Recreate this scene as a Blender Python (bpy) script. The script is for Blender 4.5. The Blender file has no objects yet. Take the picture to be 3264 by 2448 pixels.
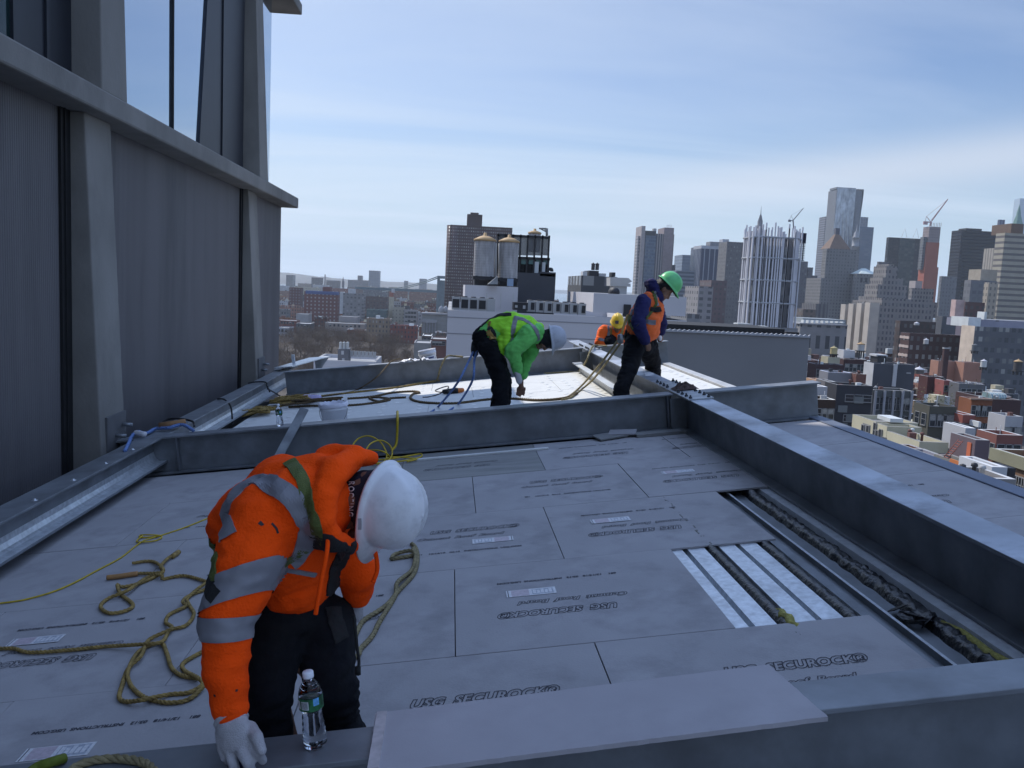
import bpy, bmesh, math, random
from mathutils import Vector, Matrix, noise
import numpy as np
R = math.radians
rnd = random.Random(7)
SC = bpy.context.scene
COL = SC.collection

# ------------------------------------------------------------------ camera, world, sun, exposure
F = 2770.0                                     # focal length in photo pixels (3264 wide)
cY = np.array([-0.0686963, -0.11413603, 0.99108717])      # world +Y seen from the camera (x right, y down, z ahead)
cU = np.array([0.04667517, -0.9930887, -0.10768595]); cU -= (cU @ cY) * cY; cU /= np.linalg.norm(cU)
cX = np.cross(cY, cU)
CZ = 42.0                                      # eye height over the street
cam = bpy.data.cameras.new('camera')
cam.sensor_fit = 'HORIZONTAL'; cam.sensor_width = 36.0; cam.lens = F / 3264 * 36
cam.clip_start = 0.05; cam.clip_end = 30000
camo = bpy.data.objects.new('camera', cam); COL.objects.link(camo)
rx = Vector((cX[0], cY[0], cU[0])); up = -Vector((cX[1], cY[1], cU[1])); bk = -Vector((cX[2], cY[2], cU[2]))
CAM = Vector((0, 0, CZ))
camo.matrix_world = Matrix(((rx.x, up.x, bk.x, 0), (rx.y, up.y, bk.y, 0), (rx.z, up.z, bk.z, CZ), (0, 0, 0, 1)))
SC.camera = camo

SUN_AZ, SUN_EL = R(-39), R(46)                 # sun ahead and to the left
sdir = Vector((math.sin(SUN_AZ) * math.cos(SUN_EL), math.cos(SUN_AZ) * math.cos(SUN_EL), math.sin(SUN_EL)))
W = bpy.data.worlds.new('World'); SC.world = W; W.use_nodes = True
nt = W.node_tree; nt.nodes.clear()
N_ = nt.nodes.new; L_ = nt.links.new
out = N_('ShaderNodeOutputWorld'); bg = N_('ShaderNodeBackground'); sky = N_('ShaderNodeTexSky')
sky.sky_type = 'NISHITA'; sky.sun_disc = False; sky.sun_elevation = SUN_EL; sky.sun_rotation = SUN_AZ
sky.air_density = 1.0; sky.dust_density = 0.6; sky.ozone_density = 2.2; sky.altitude = 60
tc = N_('ShaderNodeTexCoord'); sep = N_('ShaderNodeSeparateXYZ'); L_(tc.outputs['Generated'], sep.inputs[0])
def mth(op, a, b=None, c=None, clamp=False):
    n = N_('ShaderNodeMath'); n.operation = op; n.use_clamp = clamp
    for i, q in enumerate((a, b, c)):
        if q is None: continue
        if isinstance(q, (int, float)): n.inputs[i].default_value = q
        else: L_(q, n.inputs[i])
    return n.outputs[0]
zc = mth('ADD', mth('MAXIMUM', sep.outputs[2], 0.0), 0.07)
cx_ = mth('DIVIDE', sep.outputs[0], zc); cy_ = mth('DIVIDE', sep.outputs[1], zc)
cmb = N_('ShaderNodeCombineXYZ'); L_(mth('MULTIPLY', cx_, 0.32), cmb.inputs[0]); L_(mth('MULTIPLY', cy_, 1.0), cmb.inputs[1])
n1 = N_('ShaderNodeTexNoise'); n1.inputs['Scale'].default_value = 0.55; n1.inputs['Detail'].default_value = 7; n1.inputs['Roughness'].default_value = 0.55; n1.inputs['Distortion'].default_value = 0.5
L_(cmb.outputs[0], n1.inputs['Vector'])
rp = N_('ShaderNodeValToRGB'); rp.color_ramp.elements[0].position = 0.43; rp.color_ramp.elements[1].position = 0.68
n1b = mth('ADD', n1.outputs['Fac'], mth('MULTIPLY', mth('SUBTRACT', 0.25, sep.outputs[0]), 0.16)); L_(n1b, rp.inputs[0])
cl = mth('MULTIPLY', rp.outputs[0], mth('MULTIPLY', mth('SUBTRACT', 1.1, sep.outputs[2]), 0.72), clamp=True)
tint = N_('ShaderNodeMixRGB'); tint.blend_type = 'MULTIPLY'; tint.inputs[0].default_value = 1.0
tint.inputs[2].default_value = (0.95, 1.02, 1.19, 1)
L_(sky.outputs[0], tint.inputs[1])
def sstep(x, e0, e1):
    n = N_('ShaderNodeMapRange'); n.interpolation_type = 'SMOOTHSTEP'; L_(x, n.inputs[0]); n.inputs[1].default_value = e0; n.inputs[2].default_value = e1; return n.outputs[0]
def mixc(f, a, b):
    n = N_('ShaderNodeMixRGB'); L_(f, n.inputs[0])
    for i, q in ((1, a), (2, b)):
        if isinstance(q, tuple): n.inputs[i].default_value = q + (1,)
        else: L_(q, n.inputs[i])
    return n.outputs[0]
hz = mth('MULTIPLY', sstep(sep.outputs[2], 0.24, 0.0), 0.9)
c0 = mixc(hz, tint.outputs[0], (5.5, 6.95, 8.2))
# a long pale streak of cirrus at the right
bx_ = mth('SUBTRACT', sep.outputs[2], mth('MULTIPLY_ADD', sep.outputs[0], 0.13, 0.080))
bnd = mth('POWER', 2.718, mth('MULTIPLY', mth('POWER', mth('ABSOLUTE', mth('DIVIDE', bx_, 0.026)), 2.0), -1.0))
bnd = mth('MULTIPLY', mth('MULTIPLY', bnd, sstep(sep.outputs[0], 0.06, 0.34)), 0.62)
c1 = mixc(bnd, c0, (7.3, 7.8, 8.8))
c2 = mixc(cl, c1, (7.4, 8.4, 9.8))
# unseen bright blue cloud added overhead and behind the camera to light the deck
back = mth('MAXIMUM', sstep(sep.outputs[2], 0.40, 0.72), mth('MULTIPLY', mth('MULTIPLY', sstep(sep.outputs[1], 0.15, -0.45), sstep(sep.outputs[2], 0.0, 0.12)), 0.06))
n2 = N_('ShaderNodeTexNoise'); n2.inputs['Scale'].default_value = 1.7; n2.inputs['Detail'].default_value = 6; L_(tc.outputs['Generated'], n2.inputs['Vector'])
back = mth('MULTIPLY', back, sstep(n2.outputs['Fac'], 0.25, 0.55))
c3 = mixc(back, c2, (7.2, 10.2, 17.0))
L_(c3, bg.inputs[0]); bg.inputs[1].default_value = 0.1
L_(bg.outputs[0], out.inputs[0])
sl = bpy.data.lights.new('sun', 'SUN'); sl.energy = 4.2; sl.angle = R(0.53); sl.color = (1, 0.95, 0.87)
so = bpy.data.objects.new('sun', sl); COL.objects.link(so)
so.rotation_euler = (-sdir).to_track_quat('-Z', 'Y').to_euler(); so.location = (-60, 80, 160)
SC.view_settings.view_transform = 'Standard'; SC.view_settings.look = 'None'
SC.view_settings.exposure = 0.0; SC.view_settings.gamma = 1.0
SC.cycles.max_bounces = 8; SC.cycles.transmission_bounces = 8; SC.cycles.transparent_max_bounces = 12
SC.cycles.sample_clamp_indirect = 8.0

# ------------------------------------------------------------------ frames and rays
TH = math.asin(float(np.dot(np.array([0.99481081, -0.0825693, 0.05944551]), cU)))
EH = 1.57                                      # eye height over the roof boards
D2 = Vector((math.cos(TH), 0, math.sin(TH))); DN = Vector((-math.sin(TH), 0, math.cos(TH)))
ORG = CAM - DN * EH
DM = Matrix(((D2.x, 0, DN.x, ORG.x), (0, 1, 0, ORG.y), (D2.z, 0, DN.z, ORG.z), (0, 0, 0, 1)))
WM = Matrix.Identity(4)
def ray(u, v):
    c = np.array([u - 1632.0, v - 1224.0, F]); return Vector((c @ cX, c @ cY, c @ cU))
def wp(u, v, Y):                               # world point of a photo pixel at world distance Y
    r = ray(u, v); return CAM + r * (Y / r.y)
DI = DM.inverted()
def dz(u, v, z=0.0):                           # roof-frame point of a pixel at height z over the boards
    r = ray(u, v); t = (z - EH) / r.dot(DN); return DI @ (CAM + r * t)
def dy(u, v, y):                               # roof-frame point of a pixel at roof distance y
    return DI @ wp(u, v, y)
def wxp(u, v, X):
    r = ray(u, v); return CAM + r * (X / r.x)

# ------------------------------------------------------------------ materials
MATS = {}
def mat(name, col, rough=0.7, metal=0.0, var=0.12, scale=6.0, bump=0.0, bscale=None, spec=0.5, dirt=None, dscale=2.0, damt=0.5, detail=4.0, stretch=None, trans=0.0, ior=1.45, alpha=1.0, coat=0.0, sheen=0.0):
    if name in MATS: return MATS[name]
    m = bpy.data.materials.new(name); m.use_nodes = True; MATS[name] = m
    t = m.node_tree; b = t.nodes['Principled BSDF']
    b.inputs['Roughness'].default_value = rough; b.inputs['Metallic'].default_value = metal
    b.inputs['Specular IOR Level'].default_value = spec; b.inputs['IOR'].default_value = ior
    b.inputs['Transmission Weight'].default_value = trans; b.inputs['Alpha'].default_value = alpha
    b.inputs['Coat Weight'].default_value = coat; b.inputs['Sheen Weight'].default_value = sheen
    c = tuple(col) + (1,)
    b.inputs['Base Color'].default_value = c
    if var or dirt or bump:
        tcn = t.nodes.new('ShaderNodeTexCoord'); src = tcn.outputs['Object']
        if stretch:
            mp = t.nodes.new('ShaderNodeMapping'); mp.inputs['Scale'].default_value = stretch
            t.links.new(src, mp.inputs[0]); src = mp.outputs[0]
    last = None
    if var:
        n = t.nodes.new('ShaderNodeTexNoise'); n.inputs['Scale'].default_value = scale; n.inputs['Detail'].default_value = detail
        t.links.new(src, n.inputs['Vector'])
        r = t.nodes.new('ShaderNodeValToRGB')
        r.color_ramp.elements[0].position = 0.3; r.color_ramp.elements[1].position = 0.7
        r.color_ramp.elements[0].color = tuple(x * (1 - var) for x in col) + (1,)
        r.color_ramp.elements[1].color = tuple(min(1, x * (1 + var)) for x in col) + (1,)
        t.links.new(n.outputs['Fac'], r.inputs[0]); last = r.outputs[0]
    if dirt:
        n = t.nodes.new('ShaderNodeTexNoise'); n.inputs['Scale'].default_value = dscale; n.inputs['Detail'].default_value = 8
        n.inputs['Roughness'].default_value = 0.65
        t.links.new(src, n.inputs['Vector'])
        r = t.nodes.new('ShaderNodeValToRGB'); r.color_ramp.elements[0].position = 0.48; r.color_ramp.elements[1].position = 0.72
        r.color_ramp.elements[0].color = (0, 0, 0, 1); r.color_ramp.elements[1].color = (damt,) * 3 + (1,)
        t.links.new(n.outputs['Fac'], r.inputs[0])
        x = t.nodes.new('ShaderNodeMixRGB'); t.links.new(r.outputs[0], x.inputs[0])
        if last: t.links.new(last, x.inputs[1])
        else: x.inputs[1].default_value = c
        x.inputs[2].default_value = tuple(dirt) + (1,); last = x.outputs[0]
    if last: t.links.new(last, b.inputs['Base Color'])
    if bump:
        n = t.nodes.new('ShaderNodeTexNoise'); n.inputs['Scale'].default_value = bscale or scale * 4; n.inputs['Detail'].default_value = 5
        t.links.new(src, n.inputs['Vector'])
        bu = t.nodes.new('ShaderNodeBump'); bu.inputs['Strength'].default_value = min(1, bump); bu.inputs['Distance'].default_value = 0.01
        t.links.new(n.outputs['Fac'], bu.inputs['Height']); t.links.new(bu.outputs[0], b.inputs['Normal'])
    return m

# ------------------------------------------------------------------ mesh helpers
BASE = {}
class MB:
    def __init__(s): s.v = []; s.f = []; s.m = []; s.s = []
    def add(s, vs, fs, mi=0, sm=False):
        o = len(s.v); s.v += [tuple(x) for x in vs]
        for f in fs: s.f.append(tuple(i + o for i in f)); s.m.append(mi); s.s.append(sm)
        return s
    def bx(s, x0, x1, y0, y1, z0, z1, mi=0, M=None):
        vs = [Vector(p) for p in ((x0, y0, z0), (x1, y0, z0), (x1, y1, z0), (x0, y1, z0), (x0, y0, z1), (x1, y0, z1), (x1, y1, z1), (x0, y1, z1))]
        if M: vs = [M @ p for p in vs]
        return s.add(vs, [(0, 3, 2, 1), (4, 5, 6, 7), (0, 1, 5, 4), (1, 2, 6, 5), (2, 3, 7, 6), (3, 0, 4, 7)], mi)
    def prism(s, poly, h0, h1, M=None, mi=0):     # poly in xy, extruded in z
        n = len(poly)
        vs = [Vector((p[0], p[1], h0)) for p in poly] + [Vector((p[0], p[1], h1)) for p in poly]
        if M: vs = [M @ p for p in vs]
        return s.add(vs, [tuple(range(n))[::-1], tuple(range(n, 2 * n))] + [(i, (i + 1) % n, n + (i + 1) % n, n + i) for i in range(n)], mi)
    def tube(s, pts, r, n=8, mi=0, closed=False, radii=None, sm=True):
        pts = [Vector(p) for p in pts]; k = len(pts); rings = []
        nrm = None
        for i, p in enumerate(pts):
            a = pts[i - 1] if (i or closed) else p; b = pts[(i + 1) % k] if (i < k - 1 or closed) else p
            t = (b - a).normalized() if (b - a).length > 1e-9 else Vector((0, 0, 1))
            if nrm is None:
                nrm = t.orthogonal().normalized()
            nrm = (nrm - t * nrm.dot(t))
            nrm = nrm.normalized() if nrm.length > 1e-6 else t.orthogonal().normalized()
            bi = t.cross(nrm); q = radii[i] if radii else r
            rings.append([p + (nrm * math.cos(2 * math.pi * j / n) + bi * math.sin(2 * math.pi * j / n)) * q for j in range(n)])
        vs = [x for g in rings for x in g]; fs = []
        for i in range(k if closed else k - 1):
            for j in range(n):
                a = i * n + j; b = i * n + (j + 1) % n; c = ((i + 1) % k) * n + (j + 1) % n; d = ((i + 1) % k) * n + j
                fs.append((a, b, c, d))
        if not closed: fs += [tuple(range(n))[::-1], tuple(range((k - 1) * n, k * n))]
        return s.add(vs, fs, mi, sm)
    def lathe(s, prof, n=24, M=None, mi=0, sm=True, cap=True):   # prof [(r,z)] about z
        vs = [Vector((r * math.cos(2 * math.pi * j / n), r * math.sin(2 * math.pi * j / n), z)) for r, z in prof for j in range(n)]
        if M: vs = [M @ p for p in vs]
        k = len(prof); fs = [(i * n + j, i * n + (j + 1) % n, (i + 1) * n + (j + 1) % n, (i + 1) * n + j) for i in range(k - 1) for j in range(n)]
        if cap: fs += [tuple(range(n))[::-1], tuple(range((k - 1) * n, k * n))]
        return s.add(vs, fs, mi, sm)
    def ell(s, p0, a0, b0, p1, a1, b1, side=None, n=16, mi=0):   # elliptic tapered limb with round ends
        p0 = Vector(p0); p1 = Vector(p1); ax = p1 - p0; Ln = max(ax.length, 1e-5); ax = ax / Ln
        sd = Vector(side) if side is not None else ax.orthogonal()
        sd = (sd - ax * sd.dot(ax)).normalized(); bi = ax.cross(sd)
        rg = []
        for q in (80, 55, 30): c = math.cos(R(q)); rg.append((p0 - ax * min(a0, b0) * math.sin(R(q)), a0 * c, b0 * c))
        for t in (0, .25, .5, .75, 1): rg.append((p0 + ax * Ln * t, a0 + (a1 - a0) * t, b0 + (b1 - b0) * t))
        for q in (30, 55, 80): c = math.cos(R(q)); rg.append((p1 + ax * min(a1, b1) * math.sin(R(q)), a1 * c, b1 * c))
        vs = [p + sd * a * math.cos(2 * math.pi * j / n) + bi * b * math.sin(2 * math.pi * j / n) for p, a, b in rg for j in range(n)]
        k = len(rg); fs = [(i * n + j, i * n + (j + 1) % n, (i + 1) * n + (j + 1) % n, (i + 1) * n + j) for i in range(k - 1) for j in range(n)]
        fs += [tuple(range(n))[::-1], tuple(range((k - 1) * n, k * n))]
        return s.add(vs, fs, mi, True)
    def mesh(s, name, mats, off=None):
        me = bpy.data.meshes.new(name)
        vs = s.v if off is None else [(a - off[0], b - off[1], c - off[2]) for a, b, c in s.v]
        me.from_pydata(vs, [], s.f)
        for m in (mats if isinstance(mats, (list, tuple)) else [mats]): me.materials.append(m)
        me.polygons.foreach_set('material_index', s.m); me.polygons.foreach_set('use_smooth', s.s)
        me.update(); return me
    def build(s, name, mats, parent=None, base=None, frame=None, bev=0, kind=None):
        if parent is not None:
            off = BASE.get(parent.name, Vector((0, 0, 0)))
            o = bpy.data.objects.new(name, s.mesh(name, mats, off)); COL.objects.link(o); o.parent = parent
            BASE[o.name] = off
        else:
            b = Vector(base) if base is not None else Vector((0, 0, 0))
            o = bpy.data.objects.new(name, s.mesh(name, mats, b)); COL.objects.link(o)
            o.matrix_world = (frame or WM) @ Matrix.Translation(b); BASE[o.name] = b
        if bev:
            md = o.modifiers.new('bevel', 'BEVEL'); md.width = bev; md.segments = 2; md.limit_method = 'ANGLE'
        if kind: o['kind'] = kind
        return o
def tag(o, label, cat, group=None, kind=None):
    if label: o['label'] = label
    if cat: o['category'] = cat
    if group: o['group'] = group
    if kind: o['kind'] = kind
    return o
def thing(name, label, cat, base=(0, 0, 0), frame=None, group=None):
    o = bpy.data.objects.new(name, None); COL.objects.link(o); o.empty_display_size = 0.2
    b = Vector(base); o.matrix_world = (frame or WM) @ Matrix.Translation(b); BASE[o.name] = b
    return tag(o, label, cat, group)
def link(o, parent):                              # a copy of a part that shares its mesh, under another thing
    c = o.copy(); COL.objects.link(c); c.parent = parent; return c
def inst(name, me, parent, M=None):
    o = bpy.data.objects.new(name, me); COL.objects.link(o); o.parent = parent
    if M is not None: o.matrix_local = M
    return o
def smooth_path(pts, k=6, closed=False):
    pts = [Vector(p) for p in pts]; n = len(pts); res = []
    for i in range(n if closed else n - 1):
        g = lambda j: pts[j % n] if closed else pts[max(0, min(n - 1, j))]
        a, b, c, d = g(i - 1), g(i), g(i + 1), g(i + 2)
        for q in range(k):
            t = q / k
            res.append(0.5 * ((2 * b) + (c - a) * t + (2 * a - 5 * b + 4 * c - d) * t * t + (3 * b - a - 3 * c + d) * t ** 3))
    if not closed: res.append(pts[-1])
    return res

galv = mat('galvanised_steel', (0.30, 0.32, 0.34), 0.48, 0.55, 0.22, 9, 0.06, 60, dirt=(0.13, 0.13, 0.14), dscale=1.6, damt=0.6)
galv_scuff = mat('scuffed_pale_galvanised', (0.36, 0.39, 0.44), 0.5, 0.4, 0.3, 2.2, 0.05, 50, dirt=(0.12, 0.125, 0.14), dscale=2.4, damt=0.9)
galv_dull = mat('dull_galvanised_steel', (0.20, 0.215, 0.235), 0.5, 0.4, 0.2, 5, 0.05, 50, dirt=(0.10, 0.10, 0.105), dscale=2.2, damt=0.55)
galv_bright = mat('bright_galvanised_sheet', (0.60, 0.63, 0.66), 0.35, 0.6, 0.18, 30, 0.03, 80, dirt=(0.30, 0.31, 0.33), dscale=5, damt=0.5)
concrete = mat('cast_concrete', (0.215, 0.205, 0.19), 0.85, 0, 0.16, 1.6, 0.25, 40, dirt=(0.115, 0.108, 0.10), dscale=0.9, damt=0.7, stretch=(1, 1, 0.6))
ribbed = mat('ribbed_metal_panel', (0.145, 0.138, 0.146), 0.5, 0.25, 0.1, 0.8, dirt=(.085, .085, .09), dscale=.9, damt=.8, stretch=(1, 1.6, .22))
black = mat('black_rubber', (0.012, 0.012, 0.014), 0.6, 0, 0.2)
board_m = mat('cement_board_face', (0.335, 0.325, 0.335), 0.82, 0, 0.10, 1.7, 0.14, 90, dirt=(0.21, 0.205, 0.215), dscale=2.6, damt=0.8)
board_d = mat('stained_cement_board', (0.225, 0.225, 0.22), 0.6, 0, 0.12, 3, 0.1, 120, dirt=(0.10, 0.10, 0.10), dscale=2, damt=0.7, stretch=(0.5, 2.5, 1))
board_w = mat('white_glass_mat_board', (0.62, 0.62, 0.60), 0.8, 0, 0.05, 3, 0.05, 100, dirt=(0.45, 0.45, 0.45), dscale=2, damt=0.5)
ink = mat('black_ink', (0.045, 0.045, 0.06), 0.8, 0, 0.3, 60)
# ------------------------------------------------------------------ roof of the penthouse
RB = thing('steel_roof_deck', 'corrugated galvanised roof deck showing between the missing cement boards', 'roof', (1.7, 2.3, -0.2), DM)
prof = [(0.9, -.014), (1.17, -.014), (1.178, -.05), (1.192, -.05), (1.20, -.014), (1.296, -.014), (1.31, -.085), (1.366, -.085), (1.38, -.014), (1.472, -.014), (1.48, -.05), (1.492, -.05), (1.50, -.014), (1.596, -.014), (1.61, -.085), (1.68, -.085), (1.694, -.030)]
def sheet(mb, pr, y0, y1, th=.004, mi=0, ny=2):
    n = len(pr); vs = []
    for j in range(ny):
        y = y0 + (y1 - y0) * j / (ny - 1)
        vs += [(x, y, z) for x, z in pr]
    for j in range(ny):
        y = y0 + (y1 - y0) * j / (ny - 1)
        vs += [(x, y, z - th) for x, z in pr]
    fs = []; h = n * ny
    for j in range(ny - 1):
        for i in range(n - 1):
            a = j * n + i; fs.append((a, a + 1, a + n + 1, a + n)); fs.append((h + a, h + a + n, h + a + n + 1, h + a + 1))
    mb.add(vs, fs, mi)
m = MB(); sheet(m, prof, 2.42, 6.2); m.build('fluted_sheet', galv_bright, RB)
m = MB(); sheet(m, [(1.694, -.06), (1.80, -.06), (1.802, -.03), (1.812, -.03), (1.815, -.06), (2.02, -.06)], 2.42, 8.2); m.build('valley_sheet', galv_dull, RB)
m = MB(); m.bx(1.799, 1.813, 2.42, 8.2, -.029, -.026); m.build('standing_seam', galv_bright, RB)
m = MB(); sheet(m, [(2.02, -.06), (2.028, -.016), (2.098, -.016), (2.106, -.05), (2.134, -.05), (2.142, -.016), (2.20, -.016), (2.2, -.06), (2.36, -.06)], 2.42, 8.2); m.build('side_sheet', mat('white_zinc_sheet', (.62, .64, .67), .45, .12, .15, 20, dirt=(.36, .37, .39), dscale=5, damt=.5), RB)
m = MB(); m.bx(-3.25, 3.5, -3, 14.3, -.30, -.105); m.build('roof_slab', mat('dark_slab', (.05, .05, .055), .9), RB)

# the building that carries the roof
HB = thing('host_building', 'building under the roof being worked on', 'building', (0, 5, 0))
m = MB(); m.bx(-3.3, 3.55, -6, 15.6, 0, 39.35); m.build('wall', concrete, HB)

# foil-wrapped flute fillers, pieces of yellow glass wool showing
foil = mat('black_foil', (0.016, 0.016, 0.018), 0.28, 0, 0.5, 25, 0.9, 40, spec=0.7)
wool = mat('yellow_glass_wool', (0.30, 0.27, 0.075), 0.95, 0, 0.3, 60, 0.6, 90)
def filler(label, x, w, h, y0, y1, z, yel=None, rag=0.0):
    g = thing('flute_insulation', label, 'insulation', (x, y0, z), DM, 'black foil insulation strips in the roof flutes')
    ny = max(20, int((y1 - y0) * 45)); nx = 9; vs = []; fs = []
    for j in range(ny + 1):
        y = y0 + (y1 - y0) * j / ny
        for i in range(nx):
            s = i / (nx - 1) * 2 - 1
            nn = noise.noise(Vector((x * 9 + s * 2.2, y * 22, 3))) ; n2 = noise.noise(Vector((s * 5 + x, y * 60, 9)))
            zz = z + h * (1 - abs(s) ** 3) * (0.85 + (.35 if rag else .12) * nn) + rag * (.010 * n2 + .007 * abs(math.sin(y * 170 + s * 2 + 4 * nn)))
            if abs(s) > .99: zz = z - .012
            vs.append((x + s * w / 2 * (1 + (.28 * noise.noise(Vector((y * 11, x * 7, s)))) * (1 if rag else .35)), y, zz))
    for j in range(ny):
        for i in range(nx - 1): a = j * nx + i; fs.append((a, a + 1, a + nx + 1, a + nx))
    fs.append(tuple(range(nx))[::-1]); fs.append(tuple(range(ny * nx, ny * nx + nx)))
    m = MB(); m.add(vs, fs, 0, True); m.build('foil_wrap', foil, g)
    if yel:
        m = MB()
        for (a, b, xo) in yel:
            pts = [(x + xo + .012 * math.sin(q * 2.1), a + (b - a) * q / 8, z + h * .72) for q in range(9)]
            m.tube(pts, .03, 8, radii=[.008 + .017 * math.sin(math.pi * (q + .6) / 9.2) for q in range(9)])
        m.build('glass_wool', wool, g)
    return g
filler('smooth black foil strip with yellow wool at its near end, left of the open flutes', 1.338, .078, .075, 3.4, 6.0, -.066, [(3.50, 3.72, .016)])
filler('smooth black foil strip without yellow wool, right of the open flutes', 1.645, .08, .07, 3.4, 6.0, -.066)
filler('long ragged black foil strip with a torn yellow end beside the grey valley', 1.962, .095, .045, 2.5, 8.1, -.058, [(2.55, 3.45, .02)], 1)
filler('thin ragged black foil strip against the foot of the diagonal steel beam', 2.262, .08, .035, 2.5, 8.1, -.04, None, 1)
m = MB()
for k in range(5):
    a = dz(2860 + k * 26, 1940 + k * 10 + (k % 2) * 14, -.03)
    M = Matrix.Translation(a) @ Matrix.Rotation(R(30 + 47 * k), 4, 'Z') @ Matrix.Rotation(R(-25 + 20 * k), 4, 'X')
    m.prism([(-.05, -.02), (.04, -.03), (.06, .01), (.01, .035), (-.045, .02)], 0, .004, M)
o = m.build('foil_scrap', foil, base=dz(2900, 1960, -.03), frame=DM); tag(o, 'torn flap of black foil lying across the grey valley', 'scrap')

# ------------------------------------------------------------------ cement boards
def text_mesh(name, body, size, width, outline=0.0, shear=0.25, off=0.0):
    cu = bpy.data.curves.new(name, 'FONT'); cu.body = body; cu.size = size; cu.shear = shear; cu.align_x = 'LEFT'
    cu.resolution_u = 3
    if outline: cu.fill_mode = 'NONE'; cu.bevel_depth = outline; cu.bevel_resolution = 0; cu.offset = off
    else: cu.offset = off
    o = bpy.data.objects.new(name, cu); COL.objects.link(o); bpy.context.view_layer.update()
    dg = bpy.context.evaluated_depsgraph_get(); me = bpy.data.meshes.new_from_object(o.evaluated_get(dg))
    bpy.data.objects.remove(o); bpy.data.curves.remove(cu)
    xs = [v.co.x for v in me.vertices]; x0 = min(xs); k = width / (max(xs) - x0)
    for v in me.vertices: v.co = ((v.co.x - x0) * k, v.co.y, v.co.z * .2)
    me.materials.clear(); me.materials.append(ink); me.name = name
    return me
T_logo = text_mesh('printed_logo', 'USG  SECUROCK\u00ae', .088, .575, .0021, .3, .0052)
T_sub = text_mesh('printed_name', 'Cement  Roof  Board', .062, .55, .0015, .35, .0028)
T_line = text_mesh('printed_line', '881    12/14/18   03:12   INSTRUCTIONS  USG.COM', .03, .63, 0, .1, .0012)
stk_w = mat('white_sticker', (0.60, 0.60, 0.62), .5, 0, .15, 90); stk_p = mat('pink_print', (0.45, 0.38, 0.42), .5, 0, .15, 60); stk_g = mat('grey_print', (0.34, 0.37, 0.43), .5, 0, .3, 120)
def sticker_mesh():
    m = MB(); m.bx(.10, .35, -.14, -.05, 0, .0012, 0)
    m.bx(.235, .325, -.136, -.054, .0012, .0016, 1); m.bx(.112, .22, -.13, -.06, .0012, .0016, 2); m.bx(.339, .343, -.138, -.052, .0012, .0016, 3)
    for k in range(5): m.bx(.12 + .02 * k, .135 + .02 * k, -.124 + .012 * (k % 2), -.07, .0016, .0019, 0)
    return m.mesh('sticker', [stk_w, stk_p, stk_g, ink])
S_me = sticker_mesh()
BT = .013
words = ['first', 'second', 'third', 'fourth', 'fifth', 'sixth', 'seventh']
def cboard(x0, x1, y0, y1, label, rot=0, text=True, m_=None, sticker=True, full=None, z=0.0, group='cement boards laid on the roof'):
    g = .0022; m = MB(); m.bx(x0 + g, x1 - g, y0 + g, y1 - g, z - BT, z + rnd.uniform(-.0015, .0015))
    b = ((x0 + x1) / 2, (y0 + y1) / 2, z - BT)
    o = m.build('cement_board', m_ or board_m, base=b, frame=DM, bev=.002); tag(o, label, 'cement board', group)
    if text:
        fx0, fx1 = full or (x0, x1); C = Matrix.Translation(((fx0 + fx1) / 2 - b[0], 0, BT + .002)) @ Matrix.Rotation(math.pi if rot else 0, 4, 'Z')
        inst('printed_logo', T_logo, o, C @ Matrix.Translation((-.165, .147, 0)))
        inst('printed_name', T_sub, o, C @ Matrix.Translation((-.24, .02, 0)))
        inst('printed_line', T_line, o, C @ Matrix.Translation((-.24, -.27, 0)))
        if sticker: inst('sticker', S_me, o, C)
    return o
ys = [2.41, 3.55, 4.69, 5.83, 6.97, 8.12]
up_, dn = 'lettering upright', 'lettering upside down'
cboard(.482, 1.70, ys[0], ys[1], 'cement board right of the loose board on the near beam, half hidden lettering', 0, sticker=False)
cboard(-.73, .482, ys[0], ys[1], 'cement board whose upright lettering is cut off by the loose board', 0, sticker=False)
cboard(-1.94, -.73, ys[0], ys[1], 'board by the near beam with sticker and upside down date left of the bending worker', 1)
cboard(-3.02, -1.94, ys[0], ys[1], 'cement board at the lower left frame edge beside the near beam', 1, False)
cboard(-.116, 1.105, ys[1], ys[2], 'cement board with upside down lettering touching the bright open flutes', 1)
cboard(-1.33, -.116, ys[1], ys[2], 'cement board behind the bending worker under the doubled rope, upside down lettering', 1, sticker=False)
cboard(-2.54, -1.33, ys[1], ys[2], 'cement board with upside down lettering under the big rope loop at left', 1)
cboard(-3.02, -2.54, ys[1], ys[2], 'narrow cement board strip beside the left steel beam, nearest one', 0, False)
cboard(.50, 1.715, ys[2], ys[3], 'cement board with upside down lettering at the top of the open flutes', 1)
cboard(-.71, .50, ys[2], ys[3], 'cement board with upright lettering and sticker right of the white hard hat', 0)
cboard(-1.92, -.71, ys[2], ys[3], 'cement board with upright lettering under the knotted rope end', 0)
cboard(-3.02, -1.92, ys[2], ys[3], 'cement board under the yellow rope beside the left steel beam', 0, False)
cboard(2.09, 2.25, 4.69, ys[3], 'narrow cement board strip beside the diagonal beam next to the ragged foil', 0, False)
cboard(1.24, 2.25, ys[3], ys[4], 'cement board with white sticker tucked under the diagonal beam', 1, full=(1.24, 2.45), sticker=True)
cboard(.035, 1.24, ys[3], ys[4], 'cement board with upright lettering, second row from the middle beam', 0, sticker=False)
cboard(-1.18, .035, ys[3], ys[4], 'plain cement board behind the white hard hat', 0, False)
cboard(-2.39, -1.18, ys[3], ys[4], 'cement board with faint upright lettering between left beam and orange back', 0)
cboard(-3.02, -2.39, ys[3], ys[4], 'narrow dark cement board strip beside the left steel beam, second one', 0, False)
cboard(1.85, 2.25, ys[4], ys[5], 'cement board in the corner between middle beam and diagonal beam', 1, full=(1.6, 2.81), sticker=False)
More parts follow.
